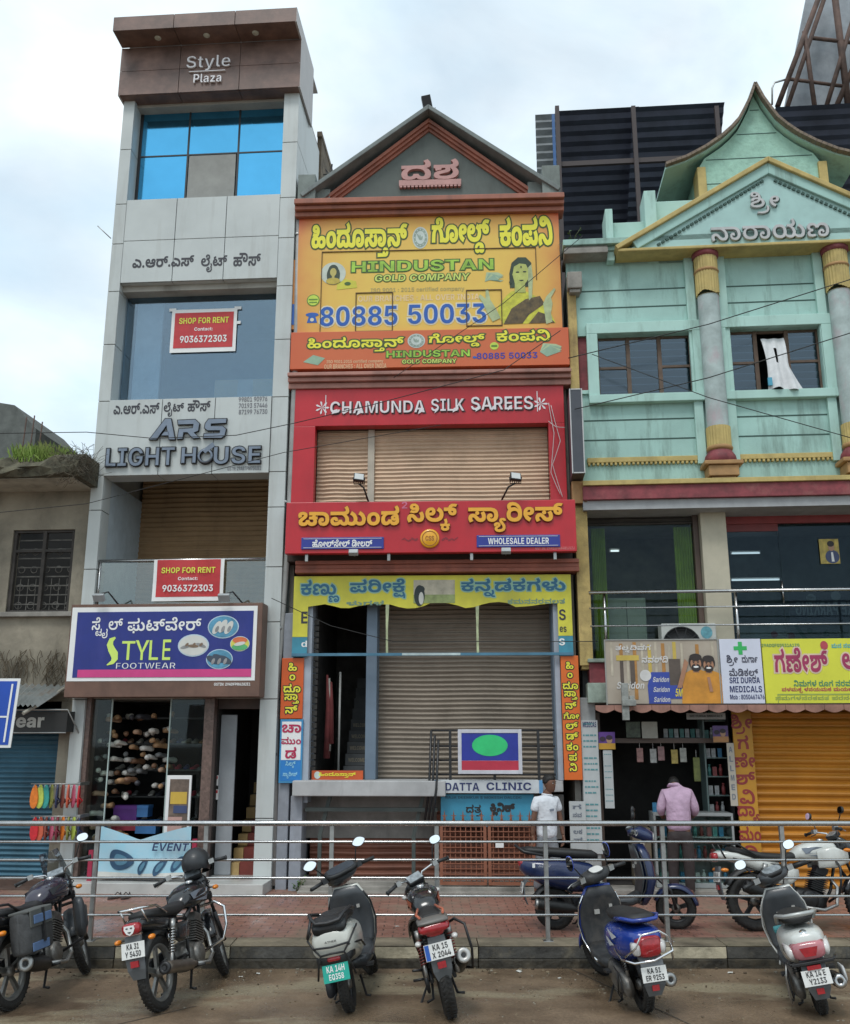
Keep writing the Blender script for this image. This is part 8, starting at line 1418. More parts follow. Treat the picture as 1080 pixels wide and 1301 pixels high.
for sg in(-1,1):
 mb=MB();lo=[];
 for j,y in enumerate((ya-.1,ya+1.9)):
  for p,q in prof:lo.append((xa+sg*hwA*p,y,zE+(zA-zE)*q+(.06 if p==0 else 0)))
 n=len(prof);up=[(x,y,z+.05)for x,y,z in lo]
 mb.add(lo+up,[(i,i+1,n+i+1,n+i)for i in rG(n-1)]+[(2*n+i,2*n+i+1,3*n+i+1,3*n+i)for i in rG(n-1)]+[(i,i+1,2*n+i+1,2*n+i)for i in rG(n-1)]+[(n+i,n+i+1,3*n+i+1,3*n+i)for i in rG(n-1)]+[(0,n,3*n,2*n)],0)
 T.p('attic_roof',mb,aqL,at_)
 mb=MB()
 for i in rG(n-1):
  for k in rG(4):
   t0,t1=k/4,(k+.93)/4;A=vE((xa+sg*hwA*prof[i][0],0,zE+(zA-zE)*prof[i][1]));B=vE((xa+sg*hwA*prof[i+1][0],0,zE+(zA-zE)*prof[i+1][1]));p,q=A.lerp(B,t0),A.lerp(B,t1);c=(p+q)/2
   mb.obox((c.x,ya-.16,c.z+.05),(q-p).length,.1,.045,rot_m(math.atan2(-(q-p).z,(q-p).x),3,'Y'))
 T.p('roof_edge_tile',mb,M('brown_tile_edge',(.22,.17,.13),.8,var=.2,sC=8),at_)
mb=MB();par=((768,268,780,318),(817,245,835,296))
for px0,py0,px1,py1 in par:q=F.rect(px0,py0,px1,py1,-.1);mb.box(q[0],q[1],-.16,.3,q[2]-.2,q[3])
q=F.rect(780,283,818,300,0);mb.box(q[0]-.05,q[1]+.05,0,.2,zp-.1,q[3]);q=F.rect(835,256,880,280,0);mb.box(q[0]-.05,q[1]+.1,0,.2,zp-.1,q[3]);T.p('parapet',mb,aqL,bV=.01)
mb=MB();q=F.rect(717,318,772,335,-.15);mb.box(gL-.04,q[1],-.3,.3,zp-.02,zp+.07);mb.box(gL-.02,q[1],-.24,.3,zp+.073,zp+.13);T.p('parapet_trim',mb,coN,bV=.01)
q=F.rect(717,346,736,366,-.2);T.p('corner_cap',MB().box(gL,gL+.22,-.22,0,q[2],q[3]).box(gL+.03,gL+.19,-.19,0,q[2]-.06,q[2]-.003),coN,bV=.012)
peel=M('peeling_yellow',(.5,.37,.14),.8,var=.2,sC=5,sT=(.1,.055,.035),sA=.95,sS=2.6,sV=.35,bump=.3)
T.p('edge_pier',MB().box(gL,gL+.13,-.08,.2,2.9,Z(725,366)).box(gL-.02,gL+.16,-.12,.25,2.95,5.2),peel,bV=.008)
mb=MB();q=F.rect(734,612,752,640,-.15);mb.box(gL-.05,gL+.17,-.2,.3,q[2],q[3]);T.p('pier_cap',mb,M('ochre_plaster',(.42,.24,.1),.7),bV=.01)
mb=MB();q=F.rect(744,842,766,868,-.12);mb.box(gL+.1,gL+.36,-.14,.2,q[2],q[3],0);mb.box(gL+.08,gL+.4,-.2,.2,q[3],q[3]+.05,1);mb.box(gL+.06,gL+.4,-.22,.2,F.Z(755,893,-.2),q[2],1);T.p('pier_foot',mb,[mar,M('aqua_worn',(.33,.4,.34),.8,var=.25,sT=(.12,.12,.1),sA=.7)],bV=.008)
x0,x1,z0,z1=F.rect(966,428,1012,497,-.02)
Tc=Thing('hung_cloth','white cloth hanging out of the open middle pane of the right window','cloth',F,((x0+x1)/2,-.02,z0))
mb=MB();nn=16;vs=[]
for j in rG(15):
 v=j/14
 for i in rG(nn+1):
  u=i/nn;wl=x0+.02+.02*sin(v*3);wr_=x0+(x1-x0)*(.8+.3*max(0,v-.55)/.45*1.2);x=wl+(wr_-wl)*u;y=.06-.2*v**.7-.035*sin(u*14+v*4)*(.3+v);z=z1-(z1-z0)*v+.02*sin(u*6)*v
  vs.append((x,y,z))
mb.add(vs,[(j*(nn+1)+i,j*(nn+1)+i+1,(j+1)*(nn+1)+i+1,(j+1)*(nn+1)+i)for j in rG(14)for i in rG(nn)if not(2<j<7 and 6<i<9)],0,True);Tc.p('cloth',mb,M('white_cloth',(.66,.67,.68),.8,var=.08,sC=8))
Tc.p('print',MB().obox((x0+.05,-.13,z0+.12),.06,.03,.12),M('cyan_print',(.08,.35,.5),.6))
x0,x1,z0,z1=F.rect(724,494,743,601,-.55)
Tb=Thing('box_sign','blank dark box sign jutting out between the red shop front and the green building','sign',F,(.05,-.4,z0));xm=F.X(733,550,-.5)
Tb.p('casing',MB().box(xm-.09,xm+.09,-.55,-.02,z0,z1),M('box_dark',(.055,.06,.075),.4,var=.08),bV=.006);mb=MB();q=.016
mb.box(xm-.092,xm-.092+q,-.556,-.55,z0,z1);mb.box(xm+.092-q,xm+.092,-.556,-.55,z0,z1);mb.box(xm-.07,xm+.07,-.556,-.55,z0,z0+q);mb.box(xm-.07,xm+.07,-.556,-.55,z1-q,z1);Tb.p('rim',mb,M('rim_pale',(.5,.5,.5),.4))
# ---- middle floor: glass rooms behind a balcony
T=green
zc=Z(900,650,.3);zf2=Z(900,830,0)
xa_,xb_,xc_,xd_=F.X(750,740,.35),F.X(889,740,.35),F.X(924,740,.35),gR-.1
T.p('pillar',MB().box(xb_+.02,xc_-.01,.1,.6,zf2-.4,zc+.1),M('cream_pillar',(.48,.44,.34),.75,var=.06,sT=(.3,.27,.2),sA=.4),bV=.01)
mb=MB();room(mb,gL+.16,xb_+.02,zf2-.3,zc+.08,.3,1.88);T.p('room',mb,M('dim_room',(.2,.21,.2),.9,var=.2));mb=MB();room(mb,xc_-.01,gR-.1,zf2-.3,zc+.08,.45,1.88);T.p('room',mb,M('dim_room2',(.14,.17,.17),.9,var=.2))
T.p('window',MB().box(gL+.16,xb_,.33,.338,zf2-.3,zc),glass('dark_shop_glass',(.8,.84,.8),.012,.03,(.5,.58,.7),.3))
xsp=F.X(994,740,.45)
T.p('window',MB().box(xc_,xsp-.006,.45,.458,zf2-.3,zc-.15).box(xsp+.006,xd_,.47,.478,zf2-.3,zc-.15),glass('dark_shop_glass2',(.62,.68,.68),.018,.03,(.45,.58,.72),.3))
mb=MB();slats(mb,gL+.16,xb_,zc-.18,zc+0,.31,.06,.015);T.p('shutter_roll',mb,M('dark_slats',(.05,.045,.04),.6))
T.p('window_frame',MB().box(xb_-.06,xb_+.01,.25,.4,zf2-.3,zc-0),M('dark_frame',(.1,.065,.05),.5))
T.p('header',MB().box(xc_,xd_,.4,.46,zc-.17,zc-.03),M('red_header',(.3,.05,.05),.5,var=.1));T.p('header',MB().box(xc_,xsp,.43,.448,zc-.28,zc-.171),M('red_header2',(.22,.04,.04),.5))
mb=MB();xh=F.X(995,740,.4);mb.tube([(xh-.01,.42,Z(995,738,.4)),(xh-.01,.42,Z(995,766,.4))],.012,8);T.p('door_handle',mb,steel)
cur=M('green_curtain',(.3,.44,.05),.8,var=.2,sC=3)
for i,(p0,p1)in enumerate(((752,770),(857,884))):
 Tk=Thing('curtain',('green curtain at the left side of the first balcony window','wider green curtain at the right side of the first balcony window')[i],'curtain',F,(F.X(p0,740,.6),.55,zf2-.25))
 mb=MB();a,b_=F.X(p0,740,.55),F.X(p1,740,.55);n=40;mb.add([(a+(b_-a)*k/n,.4+.03*sin(k*1.3),z)for z in(zf2-.28,zc-.2)for k in rG(n+1)],[(k,k+1,n+2+k,n+1+k)for k in rG(n)],0,True);Tk.p('cloth',mb,cur)
Tk=Thing('cabinet','pale green steel cabinet behind the first balcony window','cabinet',F,(F.X(795,800,.8),.9,zf2-.28));q=F.rect(771,760,823,815,.7);Tk.p('case',MB().box(q[0],q[1],.7,1.1,zf2-.28,q[3]),M('pale_green_steel',(.3,.36,.34),.5,var=.08),bV=.01);Tk.p('door_gap',MB().box((q[0]+q[1])/2-.004,(q[0]+q[1])/2+.004,.694,.7,zf2-.2,q[3]-.05),bkQ)
for i,(px0,px1,py,yy,r_)in enumerate(((776,786,700,1.2,'short lit tube lamp inside the room with green curtains'),(930,990,737,1.7,'long lit tube lamp deep inside the right glass room'),(930,965,703,1.7,'higher lit tube lamp deep inside the right glass room'))):
 x0,z=F.at(px0,py,yy);x1,_=F.at(px1,py,yy);Tk=Thing('tube_lamp',r_,'lamp',F,((x0+x1)/2,yy,z));Tk.p('tube',MB().tube([(x0,yy,z),(x1,yy,z)],.014,8),M('lit_tube',(.8,.9,1),.4,emit=1.2,var=0));Tk.p('holder',MB().box(x0-.02,x1+.02,yy+.015,yy+.05,z-.01,z+.04),whP)
q=F.rect(1040,685,1068,716,.44);Tk=Thing('poster','small poster of a person in a dark jacket on the right balcony glass','poster',F,(q[0],.44,q[2]));mb=MB();w,h=q[1]-q[0],q[3]-q[2]
mb.box(q[0],q[1],.44,.446,q[2],q[3],0);mb.ell(q[0]+w*.62,q[2]+h*.28,w*.36,h*.27,.437,1,20);mb.ell(q[0]+w*.6,q[2]+h*.68,w*.16,h*.17,.434,2);mb.ell(q[0]+w*.58,q[2]+h*.8,w*.18,h*.12,.432,3);mb.sheet([(q[0]+w*.56,q[2]+h*.08),(q[0]+w*.7,q[2]+h*.08),(q[0]+w*.66,q[2]+h*.46),(q[0]+w*.56,q[2]+h*.46)],.431,4)
Tk.p('sheet',mb,[M('poster_yellow2',(.55,.42,.1),.5,var=.3,sC=9),M('poster_navy',(.05,.07,.16),.5),M('poster_skin',(.42,.25,.16),.5),M('hair_print2',(.02,.015,.015),.5),whP])
q=F.rect(1002,750,1100,790,.46);Tk=Thing('window_film','dark film with mirrored parking lettering inside the right balcony glass','sign',F,(q[0],.49,q[2]));Tk.p('film',MB().box(q[0],q[1],.5,.505,q[2],q[3]),M('film_dark',(.03,.035,.06),.4));mb=MB();r=F.rect(1010,765,1098,781,.49);write(mb,'BIKE PARKING',LB,r[0],r[1],r[2],r[3],.495,miR=True);r=F.rect(1024,755,1037,763,.49);mb.box(r[0],r[1],.494,.4945,r[2],r[3]-.03);mb.ell((r[0]+r[1])/2,r[3]-.03,.05,.04,.494,0,14);r=F.rect(1056,752,1068,762,.49);mb.ell((r[0]+r[1])/2,(r[2]+r[3])/2,.07,.07,.4935,0,18);Tk.p('lettering',mb,M('grey_film',(.16,.18,.21),.4))
q=F.rect(930,792,1080,815,.6);Tk=Thing('counter','pale low counter printed with dots inside the right glass room','counter',F,(q[0],.7,q[2]));Tk.p('top',MB().box(q[0]+.1,gR-.3,.7,1.,zf2-.28,q[3]),M('pale_counter',(.18,.22,.22),.5,var=.2));mb=MB()
for i,(px,py)in enumerate(((984,806),(1029,801),(1006,808),(1050,805))):x,z=F.at(px,py,.69);mb.ell(x,z,.05-.01*(i%2),.05-.01*(i%2),.694,i%2,16)
x,z=F.at(1022,800,.69);mb.sheet([(x-.15,z+.08),(x-.1,z+.08),(x+.05,z-.15),(x-.02,z-.15)],.692,1);Tk.p('print',mb,[M('dot_maroon',(.15,.04,.05),.5),M('dot_green',(.04,.12,.08),.5)])
T=Thing('balcony_railing','steel balcony railing along the middle floor of the green building','railing',F,(2.5,-.1,zf2));yb=-.12
for i,py in enumerate((751,771,794)):
 z=Z(900,py,yb);mb=MB();mb.tube([(F.X(748,752,yb),yb,z),(gR,yb,z)],.024 if i==0 else .011,8);T.p('top_rail' if i==0 else 'rail',mb,steel)
for px in(769,937,1105):xx=F.X(px,780,yb);mb=MB();mb.tube([(xx,yb+.03,zf2-.1),(xx,yb+.03,Z(900,753,yb))],.02,8);T.p('post',mb,steel)
green.p('balcony_floor',MB().box(gL+.2,gR,-.08,.4,zf2-.42,zf2-.3),coN)
x0,x1,z0,z1=F.rect(840,792,912,822,-.02)
T=Thing('air_conditioner','white outdoor air conditioner unit on the balcony behind the signs','air conditioner',F,((x0+x1)/2,.05,zf2-.28))
T.p('casing',MB().box(x0,x1,0,.3,zf2-.29,z1),M('ac_white',(.52,.53,.5),.5,var=.06),bV=.015)
cx=F.X(866,812,-.02);cz=z1-.31;mb=MB();mb.lathe([(0,.02),(.06,0),(.07,.012),(.24,.016),(.25,-.004),(.265,0)],(cx,-.024,cz),(0,1,0),28)
for k in rG(10):a=2*PI*k/10;mb.obox((cx+.15*cos(a),-.03,cz+.15*sin(a)),.2,.01,.012,rot_m(-a,3,'Y'))
for k in rG(5):mb.lathe([(.08+.035*k,-.006),(.084+.035*k,-.006)],(cx,-.03,cz),(0,1,0),24)
T.p('fan_grille',mb,bkP);T.p('label',MB().ell(F.X(898,803,-.02),z1-.13,.08,.085,-.004),M('ac_label',(.15,.42,.5),.4,var=.3,sC=9))
# ---- signs over the pharmacy
d=-.45
T,x0,x1,z0,z1=board(F,'advertising_board','brown pill advertisement with two men in orange over the pharmacy','billboard',767.5,813,917.5,896,d,.06,(M('ad_brown',(.26,.215,.17),.45,var=.35,sC=2.2,vC=(.42,.36,.29)),M('board_edge',(.3,.3,.28),.5)),frame=.012)
s=(x1-x0);h=z1-z0;y=d-.004
def bx(mb,u0,v0,u1,v1,k,mi):mb.box(x0+s*u0,x0+s*u1,y-.003*k,y-.003*k+.0025,z1-h*v1,z1-h*v0,mi)
mb=MB()
for i,(u,mi)in enumerate(((.05,0),(.13,1),(.19,0),(.25,1),(.32,0),(.38,2),(.44,0),(.5,1),(.56,0),(.6,2),(.67,0),(.8,1),(.94,0))):bx(mb,u,.04+.02*(i%3),u+.02+.01*(i%2),.55+.12*(i%4),.3,mi)
bx(mb,.13,.3,.16,.72,.8,3);bx(mb,.22,.3,.26,.72,.8,3);bx(mb,.56,.3,.66,.7,.8,3);bx(mb,.1,.24,.3,.32,.9,2)
T.p('picture',mb,[M('ad_cream',(.5,.44,.34),.5,var=.2),M('ad_orange',(.42,.2,.05),.5,var=.2),M('ad_gold',(.55,.4,.08),.5),M('ad_dark',(.1,.075,.06),.5,var=.2)])
def man(mb,u,v,sc,face_r):
 y=y0_-.0008*face_r
 cx=x0+s*u;cz=z1-h*v
 mb.sheet([(cx-.26*sc,z0+.02),(cx+.24*sc,z0+.02),(cx+.2*sc,cz-.16*sc),(cx+.08*sc,cz-.11*sc),(cx-.09*sc,cz-.11*sc),(cx-.22*sc,cz-.18*sc)],y-.006,0)
 mb.box(cx-.05*sc,cx+.05*sc,y-.0075,y-.0065,cz-.15*sc,cz-.05*sc,1)
 mb.ell(cx,cz+.03*sc,.115*sc,.13*sc,y-.009,2);mb.ell(cx,cz-.01*sc,.088*sc,.118*sc,y-.012,1)
 mb.ell(cx,cz-.07*sc,.075*sc,.065*sc,y-.0135,2);mb.ell(cx,cz-.06*sc,.042*sc,.016*sc,y-.016,3)
 for sg in(-1,1):mb.ell(cx+sg*.036*sc,cz+.012*sc,.016*sc,.008*sc,y-.015,2,10);mb.ell(cx+sg*.036*sc,cz+.035*sc,.024*sc,.006*sc,y-.0155,2,10)
 mb.ell(cx,cz-.02*sc,.014*sc,.03*sc,y-.0145,4,10);mb.ell(cx,cz+.1*sc,.1*sc,.06*sc,y-.0147,2)
y0_=y;mb=MB();man(mb,.795,.37,.8,0);man(mb,.905,.39,.76,1)
mb.sheet([(x0+s*.62,z1-h*.74),(x0+s*.66,z1-h*.74),(x0+s*.73,z1-h*.36),(x0+s*.7,z1-h*.3)],y-.0165,1);mb.sheet([(x0+s*.9,z1-h*.8),(x0+s*.93,z1-h*.8),(x0+s*.91,z1-h*.58),(x0+s*.885,z1-h*.58)],y-.0166,1)
T.p('picture_men',mb,[M('ad_shirt',(.6,.26,.03),.5,var=.15,sC=5),M('ad_skin',(.38,.19,.11),.5,var=.1),M('ad_hair',(.03,.02,.018),.5),whP,M('ad_skin_dark',(.3,.14,.08),.5)])
mb=MB();bx(mb,.4,.5,.56,1.,1,0);bx(mb,.56,.7,.75,.9,1,0);mb.sheet([(x0+s*.37,z0),(x0+s*.4,z0),(x0+s*.4,z1-h*.5),(x0+s*.365,z1-h*.7)],y-.0032,0);T.p('pill_pack',mb,M('pack_blue',(.03,.06,.33),.4,var=.1))
mb=MB()
for v in(.6,.75,.9):write(mb,'Saridon',LB,x0+s*.41,x0+s*.55,z1-h*(v+.05),z1-h*(v-.03),y-.0045,sH=.2)
write(mb,'Saridon',LB,x0+s*.09,x0+s*.33,z1-h*.75,z1-h*.64,y-.0045,sH=.2);mb.ell(x0+s*.35,z1-h*.55,.075,.075,y-.0045,0)
write(mb,'ta la naS daI va ga',KN,x0+s*.09,x0+s*.4,z1-h*.2,z1-h*.08,y-.0052,sH=.2);write(mb,'na va raV daI',KN,x0+s*.32,x0+s*.55,z1-h*.36,z1-h*.25,y-.0052,sH=.2)
T.p('lettering',mb,M('ad_white',(.62,.6,.58),.5));mb=MB();write(mb,'5MINS',LB,x0+s*.6,x0+s*.735,z1-h*.87,z1-h*.75,y-.0055,sH=.15);T.p('lettering',mb,M('ad_yellow',(.72,.58,.03),.5))
T,x0,x1,z0,z1=board(F,'shop_sign','white pharmacy signboard with a green cross beside the pill advertisement','sign',913.5,812,972.5,894,d-.03,.05,(M('pharmacy_white',(.6,.62,.72),.45,var=.04),whP));y=d-.034
x,z=F.at(940.5,823.5,y);T.p('cross',MB().box(x-.085,x+.085,y,y+.003,z-.026,z+.026).box(x-.026,x+.026,y-.0005,y+.0025,z-.085,z+.085),M('cross_green',(.03,.42,.1),.4))
mb=MB();wr(mb,F,'shaI raS LM',KN,922.5,832,938,846,y);wr(mb,F,'da U gaN AA reph',KN,942,832,963,842,y);wr(mb,F,'maE ddaI ka la saS V',KN,926,849,964,863,y);T.p('lettering',mb,M('grey_black',(.06,.06,.09),.5))
mb=MB();wr(mb,F,'SRI DURGA',LB,926.5,860.5,966,868,y);wr(mb,F,'MEDICALS',LB,927,871.5,968.5,879.5,y);wr(mb,F,'Mob : 8050467476',LB,927.5,882.5,971.5,888.5,y);T.p('lettering',mb,M('navy_print2',(.02,.03,.12),.5))
T,x0,x1,z0,z1=board(F,'shop_sign','long bright yellow signboard with maroon script over the orange shutter','sign',967,812,1240,893,d,.05,(M('bright_yellow_board',(.66,.66,.05),.45,var=.06,sC=2),whP));y=d-.004
oL2(T,F,'ga nnaE LM shaV',KN,(982.5,823,1053,854),y,M('maroon_letter',(.35,.03,.1),.45),M('pink_outline',(.7,.52,.4),.5),.02)
oL2(T,F,'aa ya U raV',KN,(1068,822,1160,850),y,M('maroon_letter',(.35,.03,.1),.45),M('pink_outline',(.7,.52,.4),.5),.02)
mb=MB();wr(mb,F,'29ADQFG5531A1ZG',LB,967.5,818,1016,822,y);wr(mb,F,'naI ma ga lla _ ra UU ga _ na ra va _ ka ra',KN,1008,864,1095,872,y);T.p('lettering',mb,M('green_print',(.08,.25,.12),.5))
mb=MB();wr(mb,F,'va lla ma ka saS _ lla na ya ma ka _ ma ya ka va _ naV ta ra ya',KN,993,873,1120,880,y);x,z=F.at(1047,820,y);mb.ell(x,z,.05,.06,y,0,14);T.p('lettering',mb,M('crimson_print',(.45,.06,.08),.5))
mb=MB();q=F.rect(979,881.5,1230,882.3,y);mb.box(x0+.15,x1,y,y+.002,q[2],q[3]);mb.box(x0+.15,x0+.16,y-.0004,y+.002,z0+.01,q[2]);wr(mb,F,'na ma ga lla na ra ka va ta _ pa ra na ya da _ ga na ma',KN,985,884,1130,889,y);T.p('rule',mb,M('dull_green_print',(.3,.38,.08),.5))
mb=MB();wr(mb,F,'ma na _ na ma vaI _ naV',KN,1056,817,1100,823,y);T.p('lettering',mb,M('cyan_print2',(.05,.4,.45),.5))
T=green
mb=MB();zt=Z(900,899,-.4)
mb.box(gL+.3,gR,-.5,.3,zt-.01,zt+.05);x=F.X(758,905,-.5)
n=34
for k in rG(n):
 xa=F.X(757,905,-.55)+.245*k;pts=[(xa+.24*i/8,zt-.03-.04*sin(PI*i/8))for i in rG(9)];mb.prism(pts+[(xa+.24,zt+.03),(xa,zt+.03)],-.55,-.5,1)
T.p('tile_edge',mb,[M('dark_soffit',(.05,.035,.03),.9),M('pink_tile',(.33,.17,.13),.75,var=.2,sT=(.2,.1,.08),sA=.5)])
zc=Z(880,905,0);xp0,xp1=F.X(760,1000),F.X(937,1000);xq=F.X(955,1000)
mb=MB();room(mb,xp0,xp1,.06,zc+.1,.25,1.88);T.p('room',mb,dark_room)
T.p('pier',MB().box(F.X(740,1000),xp0,-.05,.4,-.1,zc+.2),M('grey_pier',(.33,.34,.34),.8,var=.15,sT=(.15,.14,.12),sA=.6),bV=.008)
T.p('plinth',MB().box(xp0,gR,-.2,.25,-.19,.055),coN,bV=.01)
osh=M('orange_shutter',(.5,.2,.018),.45,mE=.1,var=.12,sC=1.5,sT=(.28,.11,.02),sA=.5,sS=1.5)
mb=MB();slats(mb,xq,gR-.1,.05,zc+.15,.1,.105,.028);T.p('shutter',mb,osh)
q=F.rect(935,905,958,1080,0);
Tv=Thing('vertical_sign','ochre upright board with maroon script between the pharmacy and the orange shutter','sign',F,((xp1+xq)/2,0,.06));Tv.p('panel',MB().box(xp1-.01,xq+.06,-.02,.02,.06,zc+.02),M('ochre_board',(.52,.25,.02),.5,var=.1,sC=3,sT=(.35,.15,.02),sA=.4));mb=MB();cx=(xp1+xq)/2+.02;syl=['shaI raS LM','ga','nnaE LM','shaV','vaI','daN AA yaS','ma AN','daI','ra']
for i,s_ in enumerate(syl):
 _,(a,b_,c,e)=word(s_,KN);k=.165/175;w=min(.28,(b_-a)*k);hh=(e-c)*k;zz=zc-.16-.235*i;write(mb,s_,KN,cx-w/2,cx+w/2,zz-hh/2,zz+hh/2,-.024)
Tv.p('lettering',mb,M('maroon_letter2',(.28,.03,.03),.5))
T.p('door_frame',MB().box(xp0,xp1,.2,.24,Z(870,944,.2),Z(870,938,.2)).box(xp0,xp0+.07,.12,.22,.06,zc),M('dark_frame',(.1,.065,.05),.5))
def panel(nm,label,cat,px0,py0,px1,py1,d,mats,extra=None):
 q=F.rect(px0,py0,px1,py1,d);t=Thing(nm,label,cat,F,((q[0]+q[1])/2,d,q[2]));t.p('panel',MB().box(q[0],q[1],d,d+.012,q[2],q[3]),mats);
 if extra:extra(t,q,d-.004)
 return t
wp_=M('off_white_panel',(.46,.48,.48),.55,var=.06,sT=(.3,.3,.28),sA=.4);gp=M('grey_text',(.16,.18,.22),.5);tp=M('teal_text',(.1,.28,.3),.5)
def lines(t,q,y,n=14,head=None,seed=1):
 rng=random.Random(seed);w=q[1]-q[0];h=q[3]-q[2];mb=MB()
 for i in rG(n):
  z=q[3]-h*(i+.8)/(n+1)
  if i%4==1:continue
  x=q[0]+w*.1
  while x<q[1]-w*.2:
   l=w*rng.uniform(.08,.25);mb.box(x,min(q[1]-w*.1,x+l),y,y+.002,z,z+h*.012);x+=l+w*.05
 t.p('small_print',mb,tp)
 if head:mb=MB();write(mb,head,LB,q[0]+w*.1,q[1]-w*.08,q[3]-h*.055,q[3]-h*.012,y);t.p('lettering',mb,M('navy_print2',(.02,.03,.12),.5))
panel('notice_board','tall white notice board on the pier left of the pharmacy','notice board',738,915,766,1085,-.07,wp_,lambda t,q,y:lines(t,q,y,22,'MEDICAS',2))
panel('notice_board','narrow white strip board hanging at the left of the pharmacy opening','notice board',766,953,781,1027,-.02,wp_,lambda t,q,y:lines(t,q,y,9,None,3))
def scr(t,q,y):
 mb=MB();w=q[1]-q[0];h=q[3]-q[2]
 for i,s_ in enumerate(('ga','na va','ra','la ka','sa')):write(mb,s_,KN,q[0]+w*.2,q[1]-w*.25,q[3]-h*(.17*i+.16),q[3]-h*(.17*i+.06),y)
 t.p('lettering',mb,gp)
panel('notice_board','white board with handwritten script low on the pier by the pharmacy','notice board',723,1018,746,1080,-.1,wp_,scr)
def pic(c1,c2,c3):
 def f(t,q,y):
  mb=MB();w=q[1]-q[0];h=q[3]-q[2];mb.box(q[0],q[1],y,y+.002,q[2],q[2]+h*.35,0);mb.ell(q[0]+w*.65,q[2]+h*.55,w*.18,h*.22,y-.003,1,16);mb.ell(q[0]+w*.65,q[2]+h*.68,w*.2,h*.14,y-.005,2,16);mb.ell(q[0]+w*.25,q[2]+h*.6,w*.18,h*.14,y-.003,2,14);t.p('picture',mb,[M('pc_'+str(c2),c2,.5),M('poster_skin',(.42,.25,.16),.5),M('pc_'+str(c3),c3,.5)])
 return f
panel('poster','small purple picture card at the top left of the pharmacy opening','poster',760,930,782,952,-.03,M('card_purple',(.13,.05,.28),.5,var=.2),pic(0,(.55,.3,.03),(.04,.02,.04)))
panel('poster','small purple picture card at the top right of the pharmacy opening','poster',905,922,926,943,-.03,M('card_violet',(.12,.07,.22),.5,var=.2),pic(0,(.45,.22,.08),(.03,.02,.03)))
def nm(t,q,y):mb=MB();write(mb,'SRI DURGA MEDICALS',LB,q[0]+.04,q[1]-.04,q[2]+.03,q[3]-.025,y);t.p('lettering',mb,bkQ)
panel('shop_sign','small pale name strip over the dark pharmacy opening','sign',872,906,922,914,-.05,M('grey_strip',(.38,.38,.36),.5),nm)
panel('poster','pale framed card between dark panes at the top of the pharmacy','poster',815,917,836,938,.1,M('card_pale',(.36,.35,.3),.5,var=.12))
panel('poster','dark green framed card at the top left of the pharmacy shelf','poster',795,917,814,937,.1,M('card_green',(.07,.09,.06),.5,var=.4,sC=12))
def vtxt(t,q,y):
 mb=MB();w=q[1]-q[0];h=q[3]-q[2]
 for i,s_ in enumerate('ALLMED'):write(mb,s_,LB,q[0]+w*.25,q[1]-w*.25,q[3]-h*(.15*i+.15),q[3]-h*(.15*i+.06),y)
 t.p('lettering',mb,gp)
panel('notice_board','cream upright strip at the right of the pharmacy opening','notice board',923,944,938,1024,-.06,M('cream_strip',(.45,.41,.34),.55,var=.08),vtxt)
for i,(px,py,c,nmx)in enumerate(((813,956,(.42,.22,.2),'pink'),(830,957,(.46,.46,.44),'white'),(840,954,(.35,.2,.2),'dull red'),(857,958,(.5,.38,.1),'yellow'),(868,956,(.42,.42,.38),'grey'),(885,968,(.2,.22,.06),'olive'))):
 x,z=F.at(px,py,.3);t=Thing('medicine_packet',nmx+' packet hanging on the string across the pharmacy opening','packet',F,(x,.3,z-.08),'packets hung across the pharmacy');hh=.13 if i!=5 else .26
 t.p('packet',MB().box(x-.045,x+.045,.3,.32,z-hh,z+.06),M('packet_%d'%i,c,.5,var=.25,sC=15),bV=.006);t.p('string',MB().tube([(x,.31,z+.06),(x,.31,z+.16)],.003,5),whP)
xs0,xs1=F.X(896,990,.5),xp1-.02
mb=MB()
for k in rG(8):mb.box(xs0,xs1,.35,.7,.45+.25*k,.465+.25*k)
mb.box(xs0-.02,xs0,.33,.7,.06,2.4);T.p('shelf',mb,M('shelf_glass_edge',(.16,.22,.21),.4))
cxa,cxb=F.X(832,1065,-.02),F.X(934,1065,-.02);zct=1.
Tc=Thing('shop_counter','glass fronted pharmacy counter holding rows of small medicine boxes','counter',F,((cxa+cxb)/2,.1,.06));Tc.p('frame',MB().box(cxa,cxb,0,.45,zct-.04,zct).box(cxa,cxb,0,.45,.06,.12).box(cxa,cxa+.03,0,.45,.12,zct-.04).box(cxb-.03,cxb,0,.45,.12,zct-.04).box(cxa+.03,cxb-.03,.41,.45,.12,zct-.04).box(cxa+.03,cxb-.03,.02,.4,.4,.415).box(cxa+.03,cxb-.03,.02,.4,.68,.695),M('counter_grey',(.3,.32,.32),.45,var=.1),bV=.004)
Tc.p('glass_front',MB().box(cxa+.03,cxb-.03,.004,.01,.12,zct-.05),glass('shop_glass',(.82,.88,.86),.015,.03,None,.25))
mcol=[((.5,.52,.52),'white'),((.06,.25,.45),'blue'),((.3,.06,.06),'red'),((.45,.38,.12),'yellow'),((.1,.3,.28),'teal'),((.25,.14,.08),'brown')]
src={};rng=random.Random(11)
